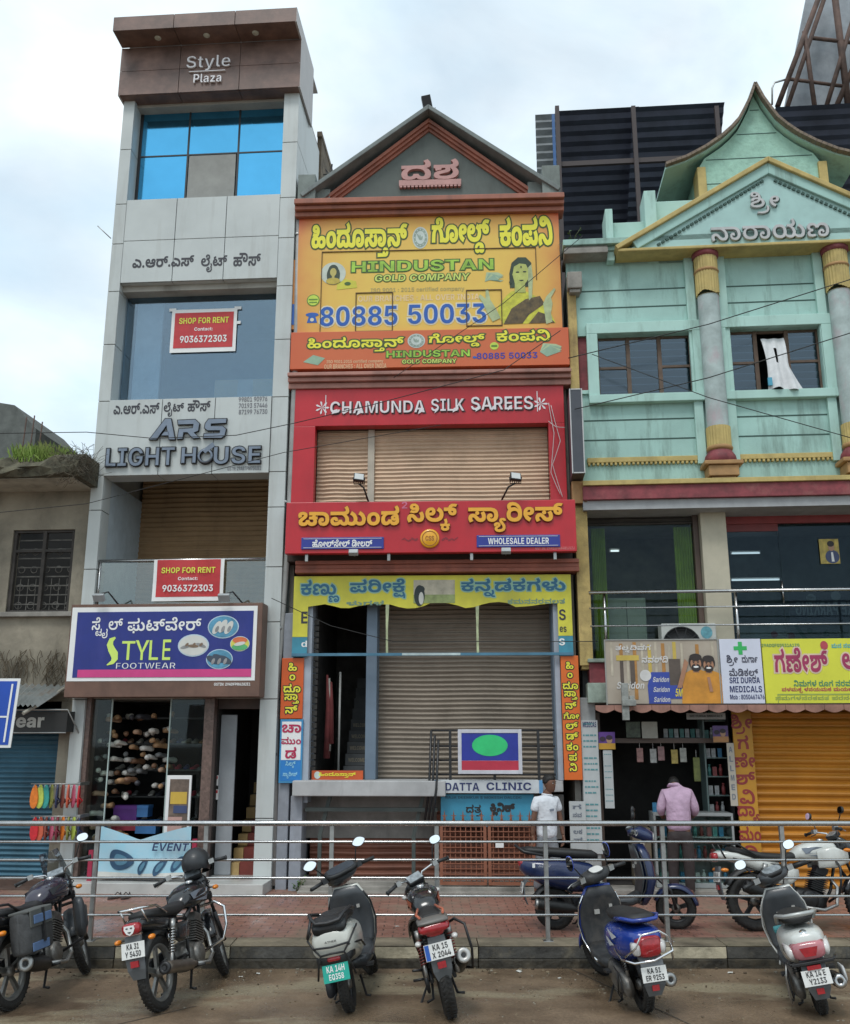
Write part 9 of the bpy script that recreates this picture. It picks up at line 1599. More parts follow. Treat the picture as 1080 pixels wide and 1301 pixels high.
def med(x,y,z,k,shape):
 key=(k,shape)
 if key not in src:
  mb=MB()
  if shape==0:mb.box(-.028,.028,-.02,.02,0,.12);nmx='medicine_box'
  else:mb.lathe([(0,0),(.026,0),(.026,.1),(.012,.12),(.012,.13),(.017,.13),(.017,.155),(0,.155)],(0,0,0),(0,0,1),10);nmx='medicine_bottle'
  src[key]=mb.build(nmx,M('med_%d'%k,mcol[k][0],.45,var=.2,sC=25));o=src[key]
 else:o=src[key].copy();COL.objects.link(o)
 o.location=F.w(x,y,z);o.rotation_euler=(0,0,-F.a+rng.uniform(-.15,.15))
 kind='medicine box' if shape==0 else 'medicine bottle'
 tag(o,'%s %s on the pharmacy shelves'%(mcol[k][1],kind),kind,'%s %s on the pharmacy shelves'%(mcol[k][1],'medicine boxes' if shape==0 else 'medicine bottles'))
for r_ in rG(8):
 x=xs0+.05
 while x<xs1-.04:med(x,.42+rng.uniform(0,.04),.466+.25*r_,rng.choice([0,0,1,2,3,4,5]),rng.randrange(2));x+=rng.uniform(.062,.09)
for z in(.121,.416,.696):
 x=cxa+.08
 while x<cxb-.08:med(x,.12+rng.uniform(0,.05),z,rng.choice([0,0,1,1,2,4]),rng.randrange(2));x+=rng.uniform(.066,.1)
x=cxa+.05
while x<F.X(846,1065,0):med(x,.2,zct+.001,rng.choice([0,4,1]),rng.randrange(2));x+=.07
for r_ in rG(3):
 x=F.X(845,920,.6)
 while x<xp1-.3 and r_==0:med(x,.6,Z(880,937,.6),rng.choice([0,4,0]),0);x+=.075
T.p('top_shelf',MB().box(F.X(840,920,.6),xp1,.5,.75,Z(880,937,.6)-.02,Z(880,937,.6)-.002),M('shelf_grey',(.1,.1,.1),.6))
Tb=Thing('cardboard_box','brown carton standing on the pharmacy floor left of the counter','box',F,(F.X(815,1090,.15),.2,.06));q=F.rect(803,1052,830,1118,.1);Tb.p('carton',MB().box(q[0],q[1],.1,.4,.062,q[3]),M('cardboard_dark',(.16,.13,.09),.8,var=.1),bV=.008);Tb.p('tape',MB().box((q[0]+q[1])/2-.03,(q[0]+q[1])/2+.03,.096,.1,.08,q[3]-.01),M('pale_tape',(.55,.5,.42),.4))
Tb=Thing('bracket_post','worn grey bracket post standing before the pill advertisement','post',F,(F.X(796,910,-.6),-.6,Z(796,915,-.6)));mb=MB();q=F.rect(789,868,803,915,-.6);mb.box(q[0],q[1]-.03,-.62,-.55,q[2],q[3]);mb.box(q[0]-0,q[1]+.06,-.65,-.58,F.Z(800,897,-.6),F.Z(800,889,-.6));mb.box(q[1]-.02,q[1]+.04,-.63,-.57,F.Z(800,893,-.6),F.Z(800,884,-.6));Tb.p('post',mb,M('worn_grey',(.3,.31,.29),.75,var=.3,sC=8),bV=.006)
def weed(F,px,py,d,label,nleaf,size,seed,col=(.05,.13,.02)):
 x,z=F.at(px,py,d);t=Thing('weed',label,'plant',F,(x,d,z));rng=random.Random(seed);mb=MB();st=MB()
 for i in rG(nleaf):
  a=rng.uniform(0,2*PI);l=size*rng.uniform(.4,1);tip=vE((x+cos(a)*l*.7,d+sin(a)*l*.4,z+l*rng.uniform(.4,1.1)));st.tube([(x,d,z),(x+(tip.x-x)*.4,d+(tip.y-d)*.4,z+(tip.z-z)*.7),tip],.004,5)
  for j in rG(5):
   c=vE((x,d,z)).lerp(tip,.4+.15*j);u=vE((rng.uniform(-1,1),rng.uniform(-1,1),rng.uniform(-.4,.6))).normalized()*size*.16;v=u.cross(vE((rng.uniform(-1,1),rng.uniform(-1,1),1))).normalized()*size*.06
   mb.add([c,c+u*.5+v,c+u,c+u*.5-v],[(0,1,2,3)])
 t.p('stem',st,M('stem_green',(.1,.12,.04),.7));t.p('leaf',mb,M('leaf_%d'%seed,col,.6,var=.3,sC=6));return t
weed(F,727,318,-.1,'leafy weed growing from the ledge beside the orange billboard',14,.32,3)
weed(FC,378,1133,-.2,'low green weed at the foot of the blue grey pier',12,.2,6,(.06,.16,.03))
# ---- iron roof sheds behind and the hoarding frame
def corr(mb,p00,p10,p01,n,amp,mi=0):
 """corrugated sheet: p00 -> p10 runs across the waves, p01 along them"""
 p00,p10,p01=vE(p00),vE(p10),vE(p01);nn=(p10-p00).cross(p01-p00).normalized();vs=[]
 for j in rG(2):
  for i in rG(n+1):vs.append(p00+(p10-p00)*i/n+(p01-p00)*j+nn*amp*(1 if i%2 else-1))
 mb.add(vs,[(i,i+1,n+2+i,n+1+i)for i in rG(n)],mi)
dk=M('dark_iron_sheet',(.05,.056,.085),.5,mE=.3,var=.2,sC=2)
T=Thing('roof_shed','big dark corrugated iron shed on the roof behind the green gable','shed',F,(2.6,3.,ztop));y0=2.6
def sheet(px0,py0,px1,py1,y,lean,name,mat,n):
 a=F.X(px0,py0,y);b_=F.X(px1,py0,y);c=F.Z(px0,py0,y);e=F.Z(px0,py1,y);mb=MB();corr(mb,(a,y+lean,e),(a,y,c),(b_,y+lean,e),n,.018);T.p(name,mb,mat)
sheet(705,141,812,330,3.3,3.2,'roof_sheet',dk,46);sheet(804,136,921,330,3.,3.2,'roof_sheet',dk,48);sheet(985,136,1300,330,3.2,3.2,'roof_sheet',dk,48)
T.p('back_sheet',MB().quad((F.X(705,250,6.6),6.6,ztop-.4),(F.X(1300,250,6.6),6.6,ztop-.4),(F.X(1300,250,6.6),6.6,F.Z(900,232,6.6)),(F.X(705,250,6.6),6.6,F.Z(900,232,6.6))),dk)
q=F.rect(680,145,709,245,3.3);mb=MB();corr(mb,(q[0],3.35,q[2]-.5),(q[0],3.35,q[3]),(q[1],3.35,q[2]-.5),26,.03);T.p('end_sheet',mb,M('pale_iron_sheet',(.22,.24,.25),.5,mE=.3,var=.15))
mb=MB();q=F.rect(701,145,707,210,3.2);mb.box(q[0],q[1],3.2,3.26,q[2],q[3]);T.p('edge',mb,M('blue_edge',(.03,.12,.32),.5));mb=MB()
for px in(710,808,915):xx=F.X(px,200,2.95);mb.box(xx-.04,xx+.04,2.9,2.98,ztop-.5,F.Z(px,136,2.95))
z=F.Z(800,212,3.2);mb.box(F.X(708,212,2.98),F.X(930,212,2.98),2.985,3.05,z-.05,z+.05);T.p('frame',mb,M('dark_rust',(.05,.035,.035),.6))
T=Thing('billboard_frame','rusty steel billboard scaffold rising behind the green gable','billboard',F,(F.X(1050,130,3.5),3.5,ztop));yb=3.5
def P3(px,py,y=yb):x,z=F.at(px,py,y);return(x,y,z)
mb=MB()
for a,b_,r in(((988,135),(1043,-10),.06),((1000,137),(1050,-10),.05),((1035,135),(1022,40),.05),((1078,135),(1060,-10),.07),((1050,135),(1085,20),.05),((1062,137),(1130,-20),.06),((1000,100),(1075,110),.035),((1030,48),(1090,55),.04)):mb.tube([P3(*a),P3(*b_)],r,6)
T.p('strut',mb,M('rust_steel',(.11,.065,.05),.75,var=.3,sC=5));mb=MB();pts=[F.at(px,py,3.9)for px,py in((997,136),(1090,136),(1130,-120),(1042,-90))];mb.prism(pts,3.9,4.);T.p('panel_back',mb,M('hoarding_grey',(.3,.33,.36),.6,var=.12,sT=(.18,.19,.2),sA=.5));T.p('bent_pipe',MB().tube([P3(981,133),P3(981,112),P3(984,105),P3(998,101)],.02,6),stD)
# ================================================================== DERELICT HOUSE (far left)
F=FD
T=Thing('old_building','mouldy old grey house with a grassy roof slab beside the white tower','building',F,(-1.5,0,0))
old=M('mouldy_plaster',(.3,.265,.205),.9,var=.22,sC=1.6,sT=(.09,.08,.06),sA=.85,sS=1.8,sV=.5,bump=.35,bS=18)
oL,oR=-7.,F.X(110,640)
w=(F.X(12,726),F.X(91,726),F.Z(50,778),F.Z(50,673))
zs0,zs1=F.Z(50,606,-.75),F.Z(50,572,-.75)
zsh1=F.Z(50,900)
xs1=F.X(69,1000)
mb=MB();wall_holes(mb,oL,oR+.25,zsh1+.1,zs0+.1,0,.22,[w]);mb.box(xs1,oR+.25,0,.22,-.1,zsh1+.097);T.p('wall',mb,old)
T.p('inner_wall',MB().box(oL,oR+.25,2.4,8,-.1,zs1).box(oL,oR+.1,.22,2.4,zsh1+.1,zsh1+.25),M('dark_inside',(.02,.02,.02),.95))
mb=MB();n=40;vs=[];rng=random.Random(2)
prof_=((.25,0),(-.78,0),(-.85,.06),(-.86,.14),(-.8,.25),(-.6,.34),(.3,.36))
for i in rG(n+1):
 x=oL+(oR+.2-oL)*i/n
 for(y,z)in prof_:vs.append((x,y+rng.uniform(-.05,.05)*(y<0),zs0+z+rng.uniform(-.06,.06)*(z>.03)))
m_=len(prof_);mb.add(vs,[(i*m_+k,i*m_+k+1,(i+1)*m_+k+1,(i+1)*m_+k)for i in rG(n)for k in rG(m_-1)]);mb.add([vs[n*m_+k]for k in rG(m_)],[tuple(rG(m_))])
T.p('roof_slab',mb,M('mossy_slab',(.12,.11,.075),.95,var=.4,sC=5,bump=.6,bS=14,sT=(.035,.04,.025),sA=.9,sS=3,sV=1))
T.p('soffit',MB().box(oL,oR+.1,-.72,-0,zs0-.012,zs0-.004),M('slab_soffit',(.46,.45,.38),.9,var=.15,sT=(.1,.09,.07),sA=.6))
mb=MB();q=F.Z(20,527,2.5);x1=F.X(62,560,2.5);mb.prism([(oL,zs1),(x1,zs1),(x1,F.Z(60,556,2.5)),(F.X(35,532,2.5),q),(F.X(0,526,2.5),q+.1),(oL,q+.1)],2.,4.);T.p('roof_wall',mb,M('dark_shed_wall',(.14,.15,.14),.9,var=.2,sT=(.05,.05,.05),sA=.7))
iron=M('old_iron',(.05,.042,.036),.7,var=.3,sC=9)
mb=MB();a,b_,c,e=w
for xx in(a,b_-.05,(a+b_)/2-.02):mb.box(xx,xx+.05,.03,.1,c,e)
for t in(0,.73,.97):mb.box(a+.05,b_-.05,.034,.095,c+(e-c)*t,c+(e-c)*t+.04)
T.p('window_frame',mb,iron)
mb=MB()
for k in rG(1,9):z=c+(e-c)*k/9;mb.box(a+.05,b_-.05,.12,.13,z-.009,z+.009)
for k in rG(1,8):x=a+(b_-a)*k/8;mb.box(x-.005,x+.005,.131,.138,c,c+(e-c)*.42)
for i in rG(5):
 for j in rG(4):mb.lathe([(.045,0),(.055,0),(.055,.008),(.045,.008)],(a+.12+.19*i,.125,c+.12+.27*j),(0,1,0),12)
T.p('window_grille',mb,M('grille_grey',(.14,.13,.115),.7,var=.3,sC=9))
T.p('window_sill',MB().box(a-.1,b_+.12,-.09,0,c-.07,c),coN,bV=.008)
bl=M('blue_shutter',(.05,.14,.2),.5,mE=.2,var=.15,sC=1.5,sT=(.03,.075,.1),sA=.6,sS=2)
mb=MB();slats(mb,oL,xs1-0,.1,zsh1,.12,.07,.018);T.p('shutter',mb,bl)
T.p('plinth',MB().box(oL,xs1,-.1,.3,-.1,.1).box(oL,xs1,-.35,.3,-.1,.02),M('brown_step',(.1,.06,.045),.8,var=.2),bV=.01)
mb=MB();rng=random.Random(9)
for i in rG(70):
 x=F.X(rng.uniform(-25,84),840);z=F.Z(50,rng.uniform(825,850));pts=[(x,-.02,z)]
 for k in rG(5):x+=rng.uniform(-.06,.06);z-=rng.uniform(.02,.12);pts.append((x,-.02-rng.uniform(0,.07),z))
 mb.tube(pts,.005,4,cap=False)
o=mb.build('dry_creeper',M('dry_root',(.11,.085,.055),.9,var=.3),None);o.location=F.w(0,0,0);o.rotation_euler=(0,0,-F.a);tag(o,'tangle of dry brown creeper roots on the old wall under its window','plant')
gr=MB();rng=random.Random(7)
for i in rG(2600):
 x=rng.uniform(oL,oR+.1)if i<1500 else F.X(rng.uniform(22,92),560,-.4);y=rng.uniform(-.8,.25);h=rng.uniform(.05,.2)*(1.7 if F.X(30,560,-.4)<x<F.X(85,560,-.4)else .5)
 a=rng.uniform(0,6.28);l=rng.uniform(.02,.12);z=zs0+.22+.14*(y+.8);c,s_=cos(a),sin(a)
 gr.add([(x-.008*s_,y+.008*c,z),(x+.008*s_,y-.008*c,z),(x+l*.5*c,y+l*.5*s_,z+h*.75),(x+l*c,y+l*s_,z+h)],[(0,1,2),(0,2,3)])
o=gr.build('roof_grass',M('roof_grass',(.17,.3,.04),.8,var=.35,sC=2,vC=(.14,.15,.04)),None);o.location=F.w(0,0,0);o.rotation_euler=(0,0,-F.a);tag(o,'green grass growing on the roof slab of the old house','grass',kind='stuff')
dry=MB()
for i in rG(420):
 x=F.X(rng.uniform(86,121),580,-.6);y=rng.uniform(-.95,-.4);z=zs0+rng.uniform(-.05,.3);a=rng.uniform(0,6.28);l=rng.uniform(.1,.34)
 tip=(x+l*cos(a)*.8,y+l*.4*sin(a)-.05,z+l*rng.uniform(-.5,.8));mid=((x+tip[0])/2,(y+tip[1])/2,(z+tip[2])/2+.04);dry.tube([(x,y,z),mid,tip],.003,3,cap=False)
o=dry.build('dry_bush',M('dry_stalk',(.12,.1,.07),.9,var=.4,sC=5),None);o.location=F.w(0,0,0);o.rotation_euler=(0,0,-F.a);tag(o,'dry grey bush hanging at the corner of the old roof slab by the tower','plant')
mb=MB()
for px,py in((34,530),(44,528),(54,536)):x,z=F.at(px,py,.6);mb.tube([(x-.03,.6,zs1+.1),(x,.6,z)],.012,6)
o=mb.build('reinforcing_bar',M('rust_steel',(.11,.065,.05),.75),None);o.location=F.w(0,0,0);o.rotation_euler=(0,0,-F.a);tag(o,'rusty reinforcing bars sticking up from the roof of the old house','rebar')
Ta=Thing('tin_awning','bent rusty tin awning over the black sign of the blue shuttered shop','awning',F,(F.X(40,880),-.3,F.Z(40,885)));mb=MB()
A=F.at(-20,868,-.05);B=F.at(86,871,-.05);C_=F.at(-30,895,-.75);D_=F.at(50,897,-.75)
n=26;vs=[]
for i in rG(n+1):
 t=i/n;amp=.018*(1 if i%2 else-1);vs+=[(A[0]+(B[0]-A[0])*t,-.05,A[1]+(B[1]-A[1])*t+amp),(C_[0]+(D_[0]-C_[0])*t,-.8,C_[1]+(D_[1]-C_[1])*t+amp)]
mb.add(vs,[(2*i,2*i+1,2*i+3,2*i+2)for i in rG(n)]);Ta.p('sheet',mb,M('old_tin',(.3,.32,.31),.6,mE=.4,var=.2,sC=4,sT=(.16,.1,.06),sA=.8,sS=4,sV=1));Ta.p('strut',MB().tube([(B[0]+.03,-.06,B[1]),(D_[0]-.18,-.82,D_[1]-.1)],.025,6),M('pale_bamboo',(.4,.38,.32),.8,var=.2))
x0,x1,z0,z1=F.rect(-60,904,84,930,-.35)
Ts=Thing('shop_sign','black shop sign with pale letters ear above the blue shutter','sign',F,(x1-.5,-.35,z0));Ts.p('panel',MB().box(x0,x1,-.35,-.1,z0,z1),M('black_sign',(.018,.017,.016),.5,var=.1));Ts.p('frame',MB().tube([(x0,-.36,z1+.02),(x1,-.36,z1+.02),(x1+.08,-.1,z0-.02)],.012,6).tube([(x0,-.36,z0-.01),(x1,-.36,z0-.01)],.01,6),M('pale_alu',(.42,.42,.4),.4,mE=.5));mb=MB();wr(mb,F,'Footwear',LB,-46,908,55,924,-.354,exp=.005);Ts.p('lettering',mb,M('sign_pale',(.45,.44,.4),.5))
mb=MB();q=F.rect(84,900,103,1000,0);
p0=WORLD.at(-19,862,10.);p1=WORLD.at(17.5,950,10.)
Tp=Thing('parking_sign','blue road sign with white rim standing before the old blue shuttered shop','sign',WORLD,(p0[0]-.02,10.02,PAVE));x0,x1,z0,z1=p0[0]-.25,p1[0],p1[1],p0[1]
mb=MB();sl_=.035;P_=lambda u,v:(x0+(x1-x0)*u-sl_*(1-v),z0+(z1-z0)*v)
mb.prism([P_(0,0),P_(1,0),P_(1,1),P_(0,1)],10.,10.012);Tp.p('plate',mb,whP);Tp.p('field',MB().prism([P_(.045,.04),P_(.955,.04),P_(.955,.96),P_(.045,.96)],9.996,9.999),M('road_sign_blue',(.012,.07,.42),.35,var=.05));Tp.p('marking',MB().prism([P_(.1,.43),P_(.9,.43),P_(.9,.455),P_(.1,.455)],9.991,9.994).prism([P_(.87,.08),P_(.9,.08),P_(.9,.43),P_(.87,.43)],9.9905,9.994).prism([P_(.87,.457),P_(.9,.457),P_(.9,.92),P_(.87,.92)],9.9903,9.994),whP);mb=MB();xx=(x0+x1)/2;mb.tube([(xx,10.05,PAVE),(xx,10.05,z1+.05)],.03,10);Tp.p('pole',mb,stD)
for(Fx,xa,xb,h,nm,lab,c)in((FD,-12.5,-7.1,7.5,'neighbour_house','plain ochre house further left along the street',(.38,.3,.18)),(FG,7.4,13.,8.5,'neighbour_house','plain grey house further right along the street',(.33,.34,.34))):
 t=Thing(nm,lab,'building',Fx,((xa+xb)/2,0,0));mm=M('neighbour_%d'%int(h*10),c,.85,var=.12,sT=(.1,.09,.07),sA=.5);mb=MB();hs=[]
 for r_ in rG(2):
  for k in rG(3):x=xa+.6+1.7*k;hs.append((x,x+1.,3.4+2.2*r_,4.7+2.2*r_))
 hs.append((xa+.4,xb-.4,-.2,2.6));wall_holes(mb,xa,xb,-.2,h,0,.2,hs);mb.box(xa,xb,.9,8,-.2,h);mb.box(xa,xb,.2,.9,h-.2,h);mb.box(xa,xa+.1,.2,.9,-.2,h-.2);mb.box(xb-.1,xb,.2,.9,-.2,h-.2);t.p('wall',mb,mm);mb=MB();slats(mb,xa+.4,xb-.4,-.2,2.6,.15,.08);t.p('shutter',mb,bl)
 # ================================================================== MOTORCYCLES AND SCOOTERS (local: x forward, y left, z up, origin where the rear tyre meets the ground)
tyM=M('tyre_rubber',(.022,.021,.02),.75,var=.35,sC=16,bump=.35,bS=60,sT=(.1,.075,.05),sA=.35,sS=5,sV=1)
alloy_g=M('alloy_grey',(.26,.26,.25),.4,mE=.6,var=.15,sC=12,sT=(.12,.09,.06),sA=.5,sS=8,sV=1);alloy_b=M('alloy_black',(.022,.022,.024),.4,mE=.3,var=.3,sC=12)
enM=M('engine_metal',(.22,.21,.195),.45,mE=.7,var=.25,sC=14,sT=(.08,.06,.045),sA=.6,sS=9,sV=1)
seat_m=M('seat_vinyl',(.018,.018,.019),.55,var=.2,sC=14,bump=.12,bS=90);unM=M('underbody_plastic',(.035,.037,.04),.55,var=.25,sC=10,sT=(.1,.08,.06),sA=.45,sS=5,sV=1)
laR=M('tail_lamp_red',(.38,.012,.02),.18,var=.15,sC=25,cO=.6);amber=M('indicator_amber',(.75,.22,.01),.2,cO=.5,var=.05);clearl=M('clear_lens',(.62,.6,.58),.12,cO=.5,var=.1)
plate_w=M('plate_white',(.72,.72,.7),.4,var=.05,sT=(.4,.36,.3),sA=.3,sS=6);plate_g=M('plate_green',(.01,.36,.28),.4,var=.05);mud_m=M('mudflap_grey',(.11,.12,.13),.6,var=.15,sT=(.17,.14,.1),sA=.4)
muff_m=M('muffler_steel',(.2,.17,.145),.4,mE=.7,var=.2,sC=9,sT=(.14,.1,.07),sA=.7,sS=5,sV=1);muff_b=M('muffler_black',(.02,.02,.02),.45,mE=.3,var=.25,sC=9)
daM=M('dash_glass',(.28,.31,.33),.15,cO=.6,var=.25,sC=20)
class Bike:
 def __init__(s,name,label,rear,ahead,lean,gR=None,z=0,cat='motorcycle'):
  e=bpy.data.objects.new(name,None);COL.objects.link(e);d_=vE(ahead)-vE(rear)
  e.location=(rear[0],rear[1],z);e.scale=(.95,.95,.95);e.rotation_euler=(-R(lean),0,math.atan2(d_.y,d_.x));tag(e,label,cat,gR);s.e=e;s.X=Matrix()
 def p(s,name,mb,mats,parent=None,bV=0,fT=False,label=None):
  if fT:mb.xf(s.X)
  o=mb.build(name,mats,parent or s.e,(0,0,0),bV)
  if label:o['label']=label
  return o
 def steer(s,hx,hz,rake,deg):
  ax=vE((-sin(R(rake)),0,cos(R(rake))));H=vE((hx,0,hz));s.X=Matrix.Translation(H)@rot_m(R(deg),4,ax)@Matrix.Translation(-H)
def rx(x,zc,hw,hu,hd=None,n=18,p=2.6,yc=0):
 """body section across the bike: superellipse, own upper and lower heights"""
 hd=hu if hd is None else hd;o=[]
 for k in rG(n):
  a=2*PI*k/n;c,s_=cos(a),sin(a);o.append((x,yc+hw*math.copysign(abs(c)**(2/p),c),zc+(hu if s_>0 else hd)*math.copysign(abs(s_)**(2/p),s_)))
 return o
def wheel(B,cx,Rw,wt,rim_mat,spokes,fT=False,ax_off=0):
 """tyre (with tread blocks), rim with spokes, hub"""
 h=wt/2;r0=Rw-wt*.82;mb=MB()
 prof=[(r0,-h*.62),(r0+wt*.3,-h*.95),(Rw-wt*.3,-h),(Rw-wt*.1,-h*.72),(Rw-.004,-h*.35),(Rw,0),(Rw-.004,h*.35),(Rw-wt*.1,h*.72),(Rw-wt*.3,h),(r0+wt*.3,h*.95),(r0,h*.62)]
 mb.lathe(prof,(cx,0,Rw),(0,1,0),48)
 nt_=46
 for k in rG(nt_):
  for sg in(-1,1):
   a=2*PI*(k+(.5 if sg>0 else 0))/nt_;rot=rot_m(-a,3,'Y')@rot_m(sg*R(32),3,'X')
   c=vE((cx,0,Rw))+rot_m(-a,3,'Y')@vE((Rw-.002,sg*h*.4,0));mb.obox(c,.008,h*.62,.014,rot)
 w=B.p('wheel',MB().lathe([(0,-.045),(.035,-.045),(.05,-.02),(.05,.02),(.035,.045),(0,.045)],(cx,0,Rw),(0,1,0),20),enM,fT=fT)
 B.p('tyre',mb,tyM,w,fT=fT)
 mb=MB();mb.lathe([(r0+.006,-h*.66),(r0-.004,-h*.7),(r0-.022,-h*.35),(r0-.026,0),(r0-.022,h*.35),(r0-.004,h*.7),(r0+.006,h*.66)],(cx,0,Rw),(0,1,0),40)
 for k in rG(spokes):
  a=2*PI*k/spokes+.3;d_=vE((cos(a),0,sin(a)));t=vE((-sin(a),0,cos(a)));c=vE((cx,0,Rw));ro,ri=r0-.012,.045
  for sg in(-1,1):
   vs=[]
   for rr,ww in((ri,.02),(ro,.013)):vs+=[c+d_*rr+t*(ww+sg*.012*(rr>.1))+vE((0,.013,0)),c+d_*rr+t*(sg*.012*(rr>.1)-ww)+vE((0,.013,0)),c+d_*rr+t*(sg*.012*(rr>.1)-ww)-vE((0,.013,0)),c+d_*rr+t*(ww+sg*.012*(rr>.1))-vE((0,.013,0))]
   mb.add(vs,[(0,1,5,4),(1,2,6,5),(2,3,7,6),(3,0,4,7)])
 B.p('rim',mb,rim_mat,w,fT=fT)
def arc_guard(mb,cx,cz,r,a0,a1,hw,th=.006,n=14,drop=.35):
 """curved mudguard over a wheel; angles in degrees from forward"""
 rings=[]
 for i in rG(n+1):
  a=R(a0+(a1-a0)*i/n);o=[]
  for y,k in((-hw,-drop),(-hw*.86,-.06),(-hw*.5,0),(0,.008),(hw*.5,0),(hw*.86,-.06),(hw,-drop)):
   rr=r+k*(.1 if abs(k)>.05 else 1);o.append((cx+rr*cos(a),y,cz+rr*sin(a)))
  o+=[(cx+(math.hypot(x-cx,z-cz)-th)*cos(a),y*.97,cz+(math.hypot(x-cx,z-cz)-th)*sin(a))for x,y,z in o[::-1]]
  rings.append(o)
 mb.loft(rings);return mb
def spring(mb,a,b,r,turns,wire):
 a,b=vE(a),vE(b);d_=(b-a);u=d_.normalized().orthogonal().normalized();w=d_.normalized().cross(u);pts=[]
 for k in rG(turns*10+1):t=k/(turns*10);an=2*PI*turns*t;pts.append(a+d_*t+(u*cos(an)+w*sin(an))*r)
 mb.tube(pts,wire,5)
def plate(B,x,z,w,h,tilt,rows,mat,inkm,yo=0,blue=False,parent=None,emblem=None):
 """rear number plate facing back, tilted; rows of characters"""
 mb=MB();mb.box(-w/2,w/2,0,.006,-h/2,h/2);X=Matrix.Translation((x,yo,z))@rot_m(R(-90),4,'Z')@rot_m(R(tilt),4,'X')
 ob=B.p('number_plate',mb.xf(X),mat,parent,bV=0)
 mb=MB();n=len(rows);off=.14 if blue else 0
 for i,(s_,f)in enumerate(rows):
  ww=w*(.86-off)*f;cx=w*off/2;zt=h*.42-i*h*.46;write(mb,s_,LB,cx-ww/2,cx+ww/2,zt-h*.36,zt,-.003)
 B.p('lettering',mb.xf(X),inkm,ob)
 if blue:mb=MB();mb.box(-w/2+.004,-w/2+w*.17,-.003,0,-h/2+.004,h/2-.004);B.p('blue_band',mb.xf(X),M('band_blue',(.015,.1,.45),.4),ob)
def miR(B,base,tip,s,fT=True,shape='round',facing=(-1,0,.05),body=None):
 mb=MB();base,tip=vE(base),vE(tip);mb.tube([base,base.lerp(tip,.6)+vE((.02,0,.02)),tip],.006,8);o=B.p('mirror',mb,bkM,fT=fT)
 f=vE(facing).normalized();side=f.cross(vE((0,0,1))).normalized();up=side.cross(f)
 mb=MB();n=20;a_,b_=s;ring=[]
 for k in rG(n):
  t=2*PI*k/n
  if shape=='hex':e=1.6
  else:e=2.4
  ring.append((math.copysign(abs(cos(t))**(2/e),cos(t))*a_,math.copysign(abs(sin(t))**(2/e),sin(t))*b_))
 rings=[[tip+side*(u*k)+up*(v*k)-f*dd for u,v in ring]for k,dd in((1,-.006),(1.06,.004),(.95,.02),(.5,.032))];mb.loft(rings);B.p('mirror_shell',mb,body or bkP,o,fT=fT)
 B.p('mirror_face',MB().add([tip+side*(u*.95)+up*(v*.95)+f*.0075 for u,v in ring],[tuple(rG(n))]),miM,o,fT=fT)
def inD(B,c,d_,mat,stalk):
 o=B.p('indicator',MB().tube([stalk,c],.008,6),bkP);B.p('lens',MB().ball(c,.045,.028,.022,12,8),mat,o)
def handlebar(B,hx,hz,half,rise,back,grip=bkP):
 mb=MB();pts=[(hx-back,half,hz+rise-.02),(hx-back*.7,half*.62,hz+rise),(hx+.02,half*.28,hz+rise*.7),(hx+.03,.06,hz),(hx+.03,-.06,hz),(hx+.02,-half*.28,hz+rise*.7),(hx-back*.7,-half*.62,hz+rise),(hx-back,-half,hz+rise-.02)];mb.tube(pts,.011,8);o=B.p('handlebar',mb,chrome if grip is bkP else bkM,fT=True)
 for sg in(-1,1):
  mb=MB();a=vE((hx-back,sg*half,hz+rise-.02));b_=vE((hx-back*.7,sg*half*.62,hz+rise));mb.tube([a,a.lerp(b_,.9)],.017,10);mb.lathe([(.017,0),(.022,.004),(.022,.012),(0,.014)],a,(a-b_),12);B.p('grip',mb,bkP,o,fT=True)
  B.p('lever',MB().obox(a.lerp(b_,1.02),.05,.05,.045).tube([a.lerp(b_,1.)+vE((.03,0,-.005)),a.lerp(b_,.5)+vE((.065,0,-.012)),a+vE((.06,0,-.02))],.006,6),stD,o,fT=True)
